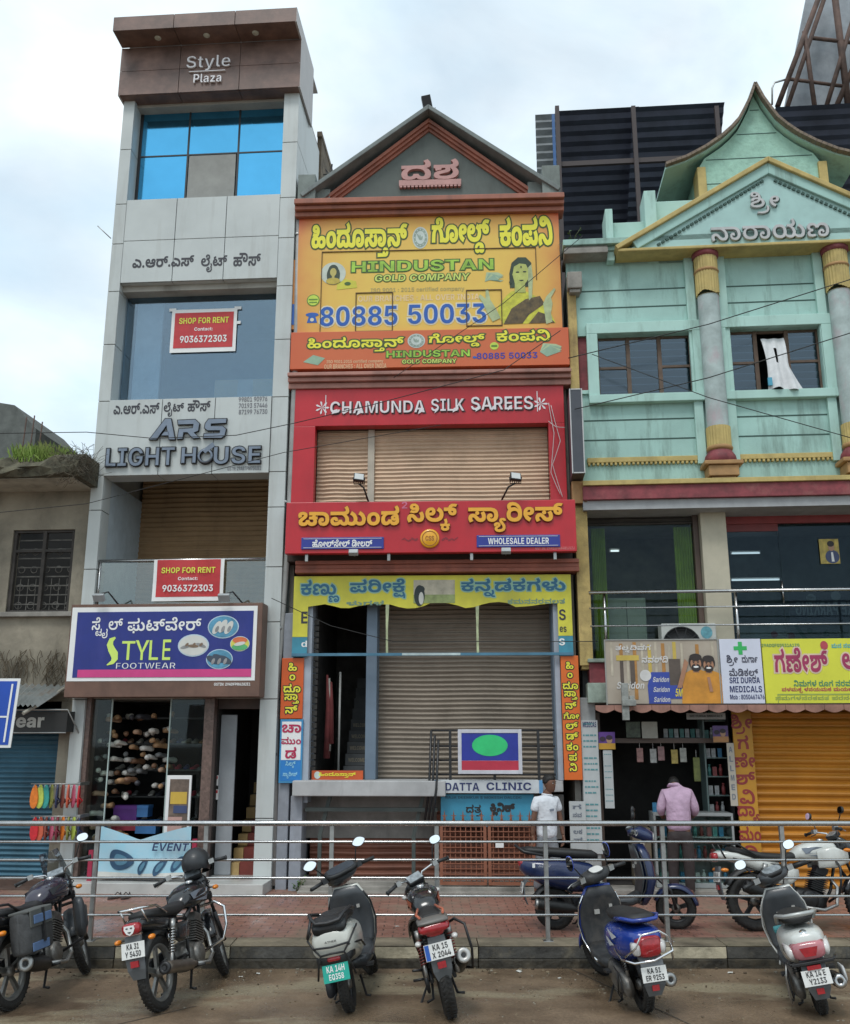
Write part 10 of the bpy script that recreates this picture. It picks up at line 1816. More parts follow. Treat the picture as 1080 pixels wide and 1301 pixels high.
def motorcycle(label,rear,ahead,lean,steer,o):
 """o: colours and variations"""
 B=Bike('motorcycle',label,rear,ahead,lean,z=o.get('z',0));wb=o.get('wb',1.26);Rr=o.get('R',.305);body=o['body'];acc=o.get('accent',body);B.steer(.98,.86,26,steer);rm=o.get('rim',alloy_g)
 wheel(B,0,Rr,o.get('tw',.095),rm,o.get('spokes',5));wheel(B,wb,Rr,.085,rm,o.get('spokes',5),fT=True)
 mb=MB()
 for sg in(-1,1):
  mb.tube([(0,sg*.1,Rr),(.46,sg*.09,.36)],.018,8);mb.tube([(.46,sg*.09,.66),(-.22,sg*.1,.755)],.013,8);mb.tube([(.44,sg*.1,.64),(.42,sg*.1,.3),(.74,sg*.09,.22)],.015,8);mb.tube([(.98,0,.82),(.46,sg*.09,.66)],.02,8)
 mb.tube([(.99,0,.8),(.88,0,.42),(.76,0,.22)],.018,8);B.p('frame',mb,bkM)
 for sg in(-1,1):
  a,b_=vE((0,sg*.135,Rr+.02)),vE((.13,sg*.135,.7));so=B.p('shock_absorber',MB().tube([a,a.lerp(b_,.45)],.018,8).tube([a.lerp(b_,.4),b_],.011,8).tube([a.lerp(b_,.78),b_],.028,10),stD);mb=MB();spring(mb,a.lerp(b_,.3),a.lerp(b_,.82),.026,9,.006);B.p('spring',mb,o.get('spring',steel),so)
 mb=MB();mb.loft([rx(.4,.33,.1,.1),rx(.48,.33,.13,.13),rx(.68,.31,.13,.12),rx(.78,.3,.09,.09)]);
 for k in rG(9):
  c=vE((.7,0,.42))+vE((.35,0,.9)).normalized()*(.022*k);mb.obox(c,.17,.19,.009,rot_m(R(21),3,'Y'))
 mb.obox(vE((.7,0,.42))+vE((.35,0,.9)).normalized()*.1,.12,.13,.2,rot_m(R(21),3,'Y'));mb.obox(vE((.79,0,.63)),.13,.13,.06,rot_m(R(21),3,'Y'))
 for sg in(-1,1):mb.lathe([(0,.165*sg),(.07,.16*sg),(.095,.14*sg),(.095,.1*sg)],(.5 if sg>0 else .58,0,.33),(0,1,0),24)
 B.p('engine',mb,o.get('engine',enM))
 B.p('chain_cover',MB().loft([rx(-.02,Rr-.02,.018,.06,yc=.14),rx(.2,.34,.022,.065,yc=.14),rx(.44,.36,.022,.07,yc=.13)]),bkM)
 me=vE(o.get('muff_end',(-.22,-.185,.36)));B.p('exhaust_pipe',MB().tube([(.86,-.03,.56),(.93,-.07,.45),(.88,-.12,.27),(.72,-.15,.22),(.42,-.16,.26)],.019,10),stD)
 a=vE((.36,-.165,.275));d_=(me-a);r_=o.get('muff_r',.052);ex=B.p('muffler',MB().tube([a-d_*.12,a,a+d_*.12,a+d_*.9,me],[.02,.03,r_*.92,r_,r_*.94],18),o.get('muffler',muff_m))
 mb=MB();dn=d_.normalized();mb.lathe([(r_*.97,-.02),(r_*1.,.004),(r_*.8,.012),(.02,.012),(.018,-.02)],me,dn,20,0);B.p('muffler_cap',mb,o.get('muff_cap',bkM),ex);B.p('muffler_hole',MB().lathe([(.019,.0145),(0,.0145)],me,dn,14),bkQ,ex)
 mb=MB();tz=o.get('tz',.83);secs=[(.47,tz-.06,.075,.05,.04),(.55,tz-.02,.115,.075,.08),(.68,tz,.145,.1,.12),(.82,tz+.015,.155,.105,.13),(.94,tz+.02,.125,.085,.11),(1.01,tz+.01,.06,.045,.06)];mb.loft([rx(x,z,w,u,dd,20,2.5)for x,z,w,u,dd in secs]);tk=B.p('fuel_tank',mb,body)
 B.p('tank_cap',MB().lathe([(0,.012),(.035,.012),(.042,0),(.042,-.02)],(.83,0,tz+.118),(0,0,1),18),steel,tk)
 for sg in(-1,1):
  B.p('tank_graphic',MB().add([(.56,sg*.123,tz+.03),(.72,sg*.1535,tz+.045),(.92,sg*.143,tz+.03),(.8,sg*.1595,tz-.01),(.6,sg*.134,tz-.03)],[(0,1,2,3,4)]).add([(.62,sg*.138,tz-.045),(.8,sg*.158,tz-.035),(.95,sg*.122,tz-.02),(.84,sg*.151,tz-.07)],[(0,1,2,3)]),acc,tk)
 if o.get('shroud'):
  for sg in(-1,1):mb=MB();mb.loft([rx(.72,tz-.08,.02,.09,.1,12,2.4,sg*.155),rx(.9,tz-.05,.024,.1,.13,12,2.4,sg*.185),rx(1.06,tz-.06,.012,.05,.06,12,2.4,sg*.165)]);B.p('tank_shroud',mb,body)
 sz=o.get('sz',.775);up=o.get('tail_up',.03);B.p('seat',MB().loft([rx(-.24,sz+up,.085,.035,.03),rx(-.12,sz+up*.7,.115,.045,.04),rx(.12,sz,.125,.045,.05),rx(.36,sz-.015,.115,.045,.05),rx(.5,sz-0,.085,.05,.05),rx(.56,sz+.02,.05,.03,.04)]),seat_m)
 mb=MB();tl=o.get('tail_x',-.34);mb.loft([rx(tl,sz-.06+up,.06,.035,.04),rx(tl+.05,sz-.05+up,.09,.045,.05),rx(-.16,sz-.055+up*.8,.115,.05,.07),rx(.06,sz-.07,.12,.05,.09),rx(.3,sz-.1,.1,.05,.08)]);B.p('tail_panel',mb,o.get('tailm',body))
 for sg in(-1,1):mb=MB();mb.loft([rx(.1,.6,.012,.05,.05,12,2.4,sg*.12),rx(.22,.58,.022,.075,.09,12,2.4,sg*.125),rx(.4,.58,.022,.07,.1,12,2.4,sg*.12),rx(.5,.6,.012,.04,.05,12,2.4,sg*.11)]);B.p('side_panel',mb,o.get('sidem',body))
 mb=MB();lz=sz-.075+up;mb.loft([rx(tl-.035,lz,.055,.035,.04,16,3),rx(tl-.02,lz,.078,.045,.05,16,3),rx(tl+.02,lz,.085,.05,.055,16,3)]);lamp=B.p('tail_lamp',mb,laR,bV=0)
 if o.get('grin'):
  mb=MB();pts=[(-.045,.028),(.045,.028),(.05,0),(.03,-.035),(0,-.05),(-.03,-.035),(-.05,0)];mb.add([(tl-.04,y,lz+z)for y,z in pts],[tuple(rG(7))]);B.p('sticker',mb,whP,lamp);mb=MB()
  for y,z in((-.02,.008),(.02,.008)):mb.add([(tl-.043,y+.012*cos(k),lz+z+.006*sin(k))for k in(0,1.05,2.1,3.14,4.2,5.2)],[(0,1,2,3,4,5)])
  mb.add([(tl-.043,y,lz+z)for y,z in((-.02,-.02),(.02,-.02),(0,-.034))],[(0,1,2)]);B.p('sticker_mark',mb,bkQ,lamp)
 mb=MB();arc_guard(mb,0,Rr,Rr+.055,60,150,.075);B.p('rear_mudguard',mb,o.get('guardm',unM))
 px,pz=o.get('plate_xz',(-.36,.575));flap=B.p('mudflap',MB().loft([[(px+.02,-.07,pz+.11),(px+.02,.07,pz+.11),(px+.05,.07,pz+.11),(px+.05,-.07,pz+.11)],[(px+.014,-.085,pz-.05),(px+.014,.085,pz-.05),(px+.03,.085,pz-.05),(px+.03,-.085,pz-.05)],[(px+.03,-.08,pz-.16),(px+.03,.08,pz-.16),(px+.042,.08,pz-.16),(px+.042,-.08,pz-.16)],[(px+.06,-.055,pz-.24),(px+.06,.055,pz-.24),(px+.07,.055,pz-.24),(px+.07,-.055,pz-.24)]],sm=False),mud_m)
 plate(B,px+.006,pz,o.get('pw',.2),o.get('ph',.105),-8,o['plate'],o.get('platem',plate_w),bkQ,blue=o.get('blue',False))
 B.p('reflector',MB().box(px+.002,px+.022,-.035,.035,pz-.135,pz-.085),laR,flap)
 ind=o.get('ind',amber)
 for sg in(-1,1):inD(B,(px+.06,sg*.155,pz+.075),None,ind,(px+.1,sg*.06,pz+.085))
 if o.get('rail',True):
  B.p('grab_rail',MB().tube([(.05,.125,sz+0),(-.16,.14,sz+.06+up),(tl+0,.1,sz+.075+up),(tl-.05,.045,sz+.075+up),(tl-.05,-.045,sz+.075+up),(tl+0,-.1,sz+.075+up),(-.16,-.14,sz+.06+up),(.05,-.125,sz)],.011,8).tube([(tl+.02,.098,sz+.07+up),(tl+.1,.1,sz-.02)],.009,6).tube([(tl+.02,-.098,sz+.07+up),(tl+.1,-.1,sz-.02)],.009,6),o.get('railm',chrome))
 mb=MB()
 for sg in(-1,1):mb.tube([(wb-.004,sg*.085,Rr),(1.09,sg*.085,.6)],.021,10);mb.tube([(1.1,sg*.085,.58),(.975,sg*.085,.91)],.016,10)
 mb.obox((1.,0,.86),.09,.23,.035,rot_m(R(-22),3,'Y'));mb.obox((1.04,0,.76),.09,.23,.035,rot_m(R(-22),3,'Y'));B.p('fork',mb,o.get('forkm',bkM),fT=True)
 mb=MB();arc_guard(mb,wb,Rr,Rr+.03,20,165,.06);B.p('front_mudguard',mb,o.get('fguard',body),fT=True)
 mb=MB();cz=.88;mb.loft([rx(.99,cz+.07,.09,.05,.1),rx(1.06,cz+.02,.115,.08,.12),rx(1.14,cz-.03,.11,.09,.11),rx(1.21,cz-.05,.075,.07,.08)]);hl=B.p('headlamp_cowl',mb,o.get('cowl',body),fT=True);B.p('headlamp',MB().loft([rx(1.205,cz-.05,.075,.065,.075),rx(1.235,cz-.05,.05,.045,.05)]),clearl,hl,fT=True)
 di=B.p('instrument',MB().obox((1.,0,.995),.1,.17,.05,rot_m(R(-38),3,'Y')),bkP,fT=True,bV=.012);B.p('dial',MB().obox((.985,0,1.017),.085,.15,.004,rot_m(R(-38),3,'Y')),daM,di,fT=True)
 if o.get('screen'):
  mb=MB();rings=[]
  for t in rG(6):z=.93+.06*t;x=1.17-.035*t;w_=.13-.008*t;rings.append([(x-.1*(abs(k-4)/4)**2,w_*(k-4)/4,z)for k in rG(9)])
  mb.loft(rings,close=False,cap=False);B.p('windscreen',mb,glass('smoke_screen',(.45,.48,.5),.12,.05),fT=True)
 handlebar(B,.97,.955,.35,o.get('rise',.1),.09)
 if o.get('mirror_r',True):miR(B,(.93,-.21,1.06),(.93,-.33,1.24),(.055,.038),shape='round',facing=o.get('mf',(-1,.25,.1)))
 if o.get('mirror_l',True):miR(B,(.93,.21,1.06),(.93,.33,1.24),(.055,.038),shape='round',facing=o.get('mf',(-1,.25,.1)))
 for sg in(-1,1):inD(B,(1.06,sg*.16,.84),None,ind,(1.04,sg*.08,.85))
 gm_=o.get('guard')
 if gm_:
  mb=MB()
  for sg in(-1,1):mb.tube([(.9,sg*.05,.7),(.9,sg*.2,.72),(.9,sg*.29,.66),(.88,sg*.3,.5),(.86,sg*.26,.38),(.82,sg*.06,.3)],.014,8)
  B.p('leg_guard',mb,gm_)
 if o.get('saree'):
  B.p('side_guard',MB().tube([(.28,-.17,.3),(.05,-.27,.32),(-.1,-.285,.5),(-.08,-.27,.7),(.04,-.2,.74),(.1,-.12,.7)],.012,8),bkM)
 B.p('side_stand',MB().tube([(.5,.1,.22),(.46,.24,.02),(.42,.27,.012)],.011,8).obox((.43,.265,.008+.27*math.tan(R(lean))*0),.07,.03,.01),bkM)
 B.p('foot_peg',MB().tube([(.5,.08,.24),(.36,.11,.08),(.34,.17,.07)],.012,6).tube([(.5,-.08,.24),(.36,-.11,.08),(.34,-.17,.07)],.012,6).tube([(.42,-.11,.24),(.42,-.25,.25)],.012,6).tube([(.42,.11,.24),(.42,.25,.25)],.012,6).tube([(.2,-.1,.36),(.12,-.24,.4)],.012,6).tube([(.2,.1,.36),(.12,.24,.4)],.012,6),bkM)
 mb=MB()
 for k in rG(4):mb.tube([(1.,.03*(k-1.5),.96),(1.13,.05*(k-1.5),.9),(.98,.03*(k-1.5),.78)],.006,5)
 B.p('wiring',mb,cable_m)
 return B
def scooter(label,rear,ahead,lean,steer,o):
 B=Bike('scooter',label,rear,ahead,lean,z=o.get('z',0),cat='scooter');wb=o.get('wb',1.27);Rr=o.get('R',.22);body=o['body'];inner=o.get('inner',unM);B.steer(1.02,.8,26,steer);rm=o.get('rim',alloy_b)
 wheel(B,0,Rr,.095,rm,5);wheel(B,wb,Rr,.09,rm,5,fT=True)
 sz=o.get('sz',.76);secs=o.get('secs')or[(-.36,.64,.085,.05,.06),(-.31,.635,.13,.085,.1),(-.18,.62,.175,.105,.15),(.02,.6,.19,.115,.2),(.22,.575,.185,.125,.22),(.38,.54,.165,.14,.2),(.46,.5,.14,.15,.16)]
 sh=B.p('body_shell',MB().loft([rx(x,z,w,u,dd,22,2.8)for x,z,w,u,dd in secs]),body)
 for sg in(-1,1):
  if o.get('stripe'):mb=MB();mb.add([(-.1,sg*(.196),.64),(.14,sg*.2005,.67),(.02,sg*.201,.6)],[(0,1,2)]);mb.add([(-.02,sg*.201,.56),(.22,sg*.196,.6),(.12,sg*.2,.53)],[(0,1,2)]);B.p('body_graphic',mb,o['stripe'],sh)
 mb=MB();sl_=o.get('seat_len',(-.3,.46));a,b_=sl_;mb.loft([rx(a,sz+.035,.09,.03,.03),rx(a+.08,sz+.035,.13,.04,.05),rx(a+.32,sz+.02,.145,.045,.06),rx(b_-.22,sz+0,.14,.045,.06),rx(b_-.06,sz-.01,.11,.045,.06),rx(b_,sz-.03,.07,.03,.04)]);B.p('seat',mb,o.get('seatm',seat_m))
 B.p('floorboard',MB().loft([rx(.4,.3,.15,.05,.05,16,4),rx(.6,.295,.18,.045,.05,16,4),rx(.84,.3,.185,.05,.05,16,4),rx(.93,.34,.17,.06,.06,16,4)]),inner)
 def rz(z,xc,hw,fwd,back,n=22):
  oo=[]
  for k in rG(n):
   a_=2*PI*k/n;c,s_=cos(a_),sin(a_);oo.append((xc+(fwd if c>0 else back)*math.copysign(abs(c)**(2/2.4),c),hw*math.copysign(abs(s_)**(2/2.6),s_),z))
  return oo
 aw=o.get('apron_w',.215);ap=B.p('leg_shield',MB().loft([rz(.26,.97,aw*.62,.06,.03),rz(.36,1.,aw*.86,.1,.03),rz(.52,1.03,aw,.12,.035),rz(.68,1.01,aw*.98,.12,.035),rz(.8,.98,aw*.8,.11,.035),rz(.9,.955,aw*.55,.08,.03)]),body)
 B.p('inner_panel',MB().loft([rz(.28,.93,aw*.61,.01,.02),rz(.4,.958,aw*.88,.01,.02),rz(.54,.982,aw*.985,.01,.025),rz(.68,.962,aw*.965,.01,.03),rz(.8,.932,aw*.78,.01,.03),rz(.89,.912,aw*.53,.01,.03)]),inner,ap)
 mb=MB()
 for sg in(-1,1):mb.tube([(.62,sg*(aw-.02),.3),(.92,sg*(aw*.72),.29),(.985,sg*(aw*.96),.42),(1.01,sg*(aw+.012),.56),(.985,sg*(aw*.96),.72),(.95,sg*(aw*.74),.82)],.009,6)
 B.p('edge_trim',mb,o.get('trim',bkP))
 B.p('hook',MB().obox((.925,.05,.66),.02,.05,.04).obox((.918,-.09,.7),.02,.03,.03),M('pale_knob',(.35,.34,.32),.4),ap)
 mb=MB();mb.loft([rx(-.08,Rr+0,.035,.06,.07,16,3,.13),rx(.05,Rr+.03,.055,.09,.1,16,3,.135),rx(.28,Rr+.05,.06,.095,.1,16,3,.125),rx(.48,Rr+.06,.04,.07,.07,16,3,.1)])
 if not o.get('electric'):
  for k in rG(5):mb.obox((.36+.02*k,0,.3),.01,.17,.16)
  mb.tube([(.3,-.06,.33),(.42,-.02,.27)],.06,12)
  for k in rG(4):mb.lathe([(.03+.02*k,.197),(.034+.02*k,.2),(.038+.02*k,.197)],(.07,0,Rr+.03),(0,1,0),20)
 B.p('engine',mb,o.get('engine',enM))
 a,b_=vE((-.02,.115,Rr+.08)),vE((.06,.115,.52));so=B.p('shock_absorber',MB().tube([a,b_],.016,8),stD);mb=MB();spring(mb,a.lerp(b_,.2),a.lerp(b_,.85),.026,8,.006);B.p('spring',mb,o.get('spring',bkM),so)
 if not o.get('electric'):
  me=vE((-.23,-.185,.28));a=vE((.2,-.17,.23));d_=me-a;ex=B.p('muffler',MB().tube([(.4,-.05,.22),(.32,-.13,.17),a-d_*.08,a,a+d_*.15,a+d_*.9,me],[.016,.016,.022,.03,.055,.058,.052],16),muff_b)
  B.p('muffler_cap',MB().lathe([(.054,-.015),(.056,.004),(.04,.012),(.017,.012),(.015,-.01)],me,d_.normalized(),18),o.get('muff_cap',stD),ex);B.p('muffler_hole',MB().lathe([(.016,.0145),(0,.0145)],me,d_.normalized(),12),bkQ,ex)
  if o.get('shield'):mb=MB();mb.loft([rx(-.02,.32,.012,.06,.05,12,2.5,-.235),rx(-.16,.31,.016,.07,.06,12,2.5,-.245),rx(-.24,.31,.006,.04,.03,12,2.5,-.24)]);B.p('heat_shield',mb,o['shield'],ex)
 mb=MB();arc_guard(mb,0,Rr,Rr+.05,40,150,.075);B.p('rear_mudguard',mb,unM)
 px,pz=o.get('plate_xz',(-.37,.44));flap=B.p('mudflap',MB().loft([[(px+.06,-.1,pz+.13),(px+.06,.1,pz+.13),(px+.1,.1,pz+.13),(px+.1,-.1,pz+.13)],[(px+.012,-.095,pz+.02),(px+.012,.095,pz+.02),(px+.03,.095,pz+.02),(px+.03,-.095,pz+.02)],[(px+.022,-.09,pz-.09),(px+.022,.09,pz-.09),(px+.036,.09,pz-.09),(px+.036,-.09,pz-.09)],[(px+.06,-.055,pz-.18),(px+.06,.055,pz-.18),(px+.07,.055,pz-.18),(px+.07,-.055,pz-.18)]]if not o.get('electric')else[[(px+.02,-.12,pz+.11),(px+.02,.12,pz+.11),(px+.14,.12,pz+.11),(px+.14,-.12,pz+.11)],[(px+.012,-.1,pz-.06),(px+.012,.1,pz-.06),(px+.03,.1,pz-.06),(px+.03,-.1,pz-.06)]],sm=False),mud_m if not o.get('electric')else unM)
 plate(B,px+.004,pz,o.get('pw',.2),o.get('ph',.11),-9,o['plate'],o.get('platem',plate_w),o.get('ink',bkQ),blue=False)
 if not o.get('electric'):mb=MB();mb.box(px+.016,px+.03,-.03,.03,pz-.13,pz-.085);B.p('reflector',mb,laR,flap)
 if 'tail' in o:o['tail'](B)
 mb=MB()
 for sg in(-1,1):mb.tube([(wb,sg*.075,Rr),(wb-.05,sg*.075,Rr+.2),(1.09,sg*.06,.62)],.018,8)
 mb.tube([(1.09,0,.62),(.98,0,.9)],.025,8);B.p('fork',mb,bkM,fT=True)
 mb=MB();arc_guard(mb,wb,Rr,Rr+.035,10,160,.065);B.p('front_mudguard',mb,o.get('fguard',body),fT=True)
 hz=o.get('hz',.97);hm=o.get('headm',body);hd_=B.p('handle_cowl',MB().loft([rx(.87,hz+.02,.1,.03,.05,18,2.8),rx(.92,hz+.025,.155,.05,.07,18,2.6),rx(1.,hz+.01,.16,.07,.08,18,2.5),rx(1.08,hz-.02,.13,.07,.08,18,2.4),rx(1.15,hz-.04,.08,.05,.06,18,2.4)]),hm,fT=True)
 B.p('headlamp',MB().loft([rx(1.08,hz-.02,.1,.05,.06),rx(1.16,hz-.04,.07,.04,.05)]),clearl,hd_,fT=True)
 mb=MB();dw=o.get('dash',(.1,.07));n=20;c=vE((.925,0,hz+.064));u=vE((0,1,0));v=vE((.92,0,.33)).normalized();nn=v.cross(u)*-1
 for k,e in((0,1.),(1,0)):pass
 mb.loft([[c+u*(dw[0]*q*math.copysign(abs(cos(t))**.7,cos(t)))+v*(dw[1]*q*math.copysign(abs(sin(t))**.7,sin(t)))+vE((-.33,0,.92))*h for t in[2*PI*k/n for k in rG(n)]]for q,h in((1.12,-.03),(1.12,.008),(1.,.012))]);B.p('dash_rim',mb,bkP,hd_,fT=True)
 B.p('dial',MB().add([c+u*(dw[0]*.94*math.copysign(abs(cos(t))**.7,cos(t)))+v*(dw[1]*.94*math.copysign(abs(sin(t))**.7,sin(t)))+vE((-.33,0,.92))*.0145 for t in[2*PI*k/n for k in rG(n)]],[tuple(rG(n))]),o.get('dashm',daM),hd_,fT=True)
 for sg in(-1,1):
  a,b_=vE((.9,sg*.35,hz+.02)),vE((.95,sg*.14,hz+.03));hb=B.p('handlebar',MB().tube([a,b_],.013,8),bkM,fT=True);B.p('grip',MB().tube([a,a.lerp(b_,.62)],.018,10),bkP,hb,fT=True);B.p('lever',MB().tube([a.lerp(b_,.75)+vE((.04,0,0)),a.lerp(b_,.3)+vE((.065,0,0)),a+vE((.06,0,-.01))],.006,6).obox(a.lerp(b_,.78),.05,.06,.05),stD if not o.get('electric')else bkM,hb,fT=True)
 for sg,key in((-1,'mir_r'),(1,'mir_l')):
  if o.get(key,True):miR(B,(.94,sg*.16,hz+.05),vE((.93,sg*.27,hz+.22))if o.get(key,True)is True else o[key],o.get('mir_s',(.058,.038)),shape=o.get('mir_shape','round'),body=o.get('mirm'),facing=o.get('mf',(-1,.2,.12)))
 B.p('stand',MB().tube([(.4,.1,.2),(.36,.2,.02),(.32,.23,.012)],.01,8).tube([(.36,.08,.2),(.24,.12,.05),(.22,.16,.045)],.011,6).tube([(.36,-.08,.2),(.24,-.12,.05),(.22,-.16,.045)],.011,6),bkM)
 B.p('foot_peg',MB().obox((.28,.2,.29),.1,.06,.02).obox((.28,-.2,.29),.1,.06,.02),bkP)
 if not o.get('electric'):mb=MB();mb.tube([(.2,.17,.34),(-.05,.2,.33),(-.14,.21,.22),(0,.2,.14),(.2,.18,.16)],.006,6);mb.tube([(-.02,.205,.33),(.05,.2,.15)],.005,6);B.p('saree_guard',mb,bkM)
 return B
ptB=M('paint_black',(.014,.015,.018),.22,var=.25,sC=7,cO=.5,sT=(.08,.07,.055),sA=.35,sS=5,sV=1);pt_grey=M('paint_grey_decal',(.2,.23,.28),.3,var=.1,cO=.4);pt_plum=M('paint_plum',(.035,.03,.05),.2,var=.15,cO=.6)
pt_blue=M('paint_blue',(.012,.045,.3),.25,var=.1,sC=4,cO=.5,sT=(.05,.07,.16),sA=.3);pt_dkblue=M('paint_dark_blue',(.01,.022,.085),.28,var=.12,sC=4,cO=.5,sT=(.05,.06,.09),sA=.35);pt_white=M('paint_white',(.6,.61,.58),.28,var=.06,sC=4,cO=.5,sT=(.36,.34,.29),sA=.45,sS=3);pt_silver=M('paint_stone_grey',(.55,.55,.5),.32,var=.07,sC=4,cO=.4,sT=(.36,.34,.29),sA=.35);pt_dkgrey=M('paint_dark_grey',(.045,.05,.056),.4,var=.15,sC=6,cO=.2)
def gp2(px,py,z=0):q=ground(px,py,z);return(q.x,q.y)
def ah(r,fx,fy):return(r[0]+fx,r[1]+fy)
r=gp2(14,1283)
B1=motorcycle('black motorcycle with blue grey saddle bags and a small windscreen beside the old commuter motorcycle',r,ah(r,.17,1.26),11,24,dict(body=pt_plum,accent=pt_dkgrey,plate=(('KA 14',.8),('EH 221',.9)),screen=True,guard=bkM,cowl=ptB,muffler=muff_b,muff_cap=stD,muff_r=.068,muff_end=(-.1,-.22,.36),fguard=pt_dkgrey,mirror_l=False,mf=(-1,-.2,.25),sidem=ptB,tailm=ptB,railm=bkM,tz=.86))
bag=B1.p('saddle_bag',MB().loft([rx(-.22,.6,.012,.16,.15,16,5,-.25),rx(-.2,.6,.09,.18,.17,16,5,-.25),rx(.18,.6,.09,.18,.17,16,5,-.25),rx(.2,.6,.03,.16,.15,16,5,-.25)]),M('bag_grey',(.06,.062,.064),.8,var=.2,sC=12,bump=.2,bS=60));B1.p('bag_flap',MB().loft([rx(-.21,.775,.095,.012,.012,12,4,-.25),rx(.19,.775,.095,.012,.012,12,4,-.25)]).box(-.19,.17,-.352,-.338,.64,.78),M('bag_flap',(.1,.105,.1),.75,var=.15),bag,bV=.008)
B1.p('bag_pocket',MB().box(-.15,0,-.364,-.353,.665,.735).box(.02,.14,-.364,-.353,.665,.735).box(-.17,.1,-.349,-.339,.445,.515),M('bag_blue',(.1,.17,.32),.7,var=.12),bag,bV=.006);B1.p('bag_strap',MB().box(-.005,.02,-.366,-.34,.5,.78),bkP,bag)
B1.p('saddle_bag',MB().loft([rx(-.22,.6,.012,.16,.15,16,5,.25),rx(-.2,.6,.09,.18,.17,16,5,.25),rx(.18,.6,.09,.18,.17,16,5,.25),rx(.2,.6,.03,.16,.15,16,5,.25)]),MATS['bag_grey'])
B1.p('leg_guard_cover',MB().loft([rx(.8,.62,.02,.1,.14,14,4,-.27),rx(.84,.6,.06,.16,.2,14,4,-.25),rx(.88,.58,.05,.13,.2,14,4,-.25)]),pt_dkgrey)
r=gp2(206,1284)
B2=motorcycle('old black commuter motorcycle with grey tank decals and a pale sticker on its tail lamp',r,ah(r,.25,1.25),12,22,dict(body=ptB,accent=pt_grey,plate=(('KA 31',.62),('Y 5430',.8)),grin=True,guard=chrome,mirror_l=False,mirror_r=False,cowl=ptB,sidem=ptB,tail_x=-.36,plate_xz=(-.38,.56),pw=.21,ph=.125))
hp=B2.e.matrix_basis@(B2.X@vE((.99,-.06,1.07)))
Th=bpy.data.objects.new('helmet',None);COL.objects.link(Th);Th.location=hp;Th.rotation_euler=(R(-12),R(14),math.atan2(1.24,.3)+R(10));tag(Th,'matt black helmet resting on the handlebar of the old commuter motorcycle','helmet')
mb=MB();vs=[]
for i in rG(13):
 a=PI*(.02+.66*i/12)
 for k in rG(24):b_=2*PI*k/24;vs.append((.155*sin(a)*cos(b_)*(1.12 if cos(b_)>0 else 1.),.135*sin(a)*sin(b_),.14*cos(a)+.02))
mb.add(vs,[(i*24+k,i*24+(k+1)%24,(i+1)*24+(k+1)%24,(i+1)*24+k)for i in rG(12)for k in rG(24)],0,True);mb.build('helmet_shell',M('helmet_black',(.022,.024,.028),.45,var=.12,sC=8,cO=.1),Th)
MB().loft([[(.17*cos(a)*1.05+.01,.142*sin(a),z)for a in[R(-75+15*k)for k in rG(11)]]for z in(-.04,0,.045)],close=False,cap=False).build('visor',M('visor_dark',(.01,.01,.012),.1,cO=.5),Th);MB().ball((-.06,-.135,-.005),.02,.008,.012).build('hinge',steel,Th)
def tail_ev(B):
 t=B.p('tail_housing',MB().loft([rx(-.385,.5,.11,.03,.03,16,4),rx(-.36,.51,.15,.045,.05,16,4),rx(-.24,.52,.17,.05,.06,16,4)]),bkP);B.p('tail_lamp',MB().loft([rx(-.394,.505,.05,.016,.016,14,4),rx(-.38,.505,.062,.02,.02,14,4)]),laR,t)
 B.p('grab_rail',MB().tube([(.12,.16,.8),(-.2,.18,.855),(-.36,.14,.845),(-.4,.1,.8),(-.4,0,.79),(-.4,-.1,.8),(-.36,-.14,.845),(-.2,-.18,.855),(.12,-.16,.8)],.016,8).tube([(-.36,.14,.84),(-.4,.17,.74),(-.37,.19,.7)],.014,8),bkM)
 bx_=B.p('tail_cover',MB().loft([rx(-.385,.75,.14,.022,.05,14,4),rx(-.34,.775,.15,.03,.07,14,4),rx(-.2,.8,.15,.03,.06,14,4)]),bkP);B.p('slot',MB().box(-.393,-.37,-.06,.06,.745,.765),bkQ,bx_)
 mb=MB()
 for sg in(-1,1):mb.tube([(-.15,sg*.2,.7),(-.37,sg*.195,.68),(-.41,sg*.14,.6),(-.415,sg*.1,.55),(-.4,sg*.13,.48),(-.37,sg*.16,.36)],.009,6);mb.tube([(-.41,sg*.14,.6),(-.1,sg*.21,.56),(.1,sg*.205,.48)],.009,6)
 mb.tube([(-.415,.15,.615),(-.425,0,.605),(-.415,-.15,.615)],.009,6);mb.tube([(-.415,.1,.55),(-.42,0,.555),(-.415,-.1,.55)],.009,6);B.p('crash_guard',mb,bkM)
 mb=MB();write(mb,'ATHER',LB,-.05,.05,-.008,.008,0);B.p('lettering',mb.xf(Matrix.Translation((-.409,0,.645))@rot_m(R(-90),4,'Z')@rot_m(R(-6),4,'X')),bkQ)
r=gp2(446,1285)
B3=scooter('stone grey electric scooter with black crash bars and a teal number plate',r,ah(r,.06,1.27),12,28,dict(body=pt_silver,inner=pt_dkgrey,electric=True,engine=M('motor_dark',(.03,.035,.045),.5,var=.15),headm=pt_dkgrey,dash=(.15,.085),dashm=M('dash_dark',(.05,.06,.075),.2,cO=.5,var=.1),plate=(('KA 14H',.8),('EQ358',.66)),platem=plate_g,ink=whP,tail=tail_ev,seat_len=(-.22,.44),mir_shape='hex',mir_s=(.07,.045),mf=(-1,.05,.18),hz=1.,plate_xz=(-.395,.4),pw=.22,ph=.135,secs=[(-.395,.6,.125,.1,.07),(-.37,.61,.165,.13,.1),(-.22,.62,.19,.13,.16),(.02,.6,.195,.13,.2),(.22,.575,.185,.135,.22),(.38,.54,.165,.15,.2),(.46,.5,.14,.15,.16)]))
r=gp2(574,1292)
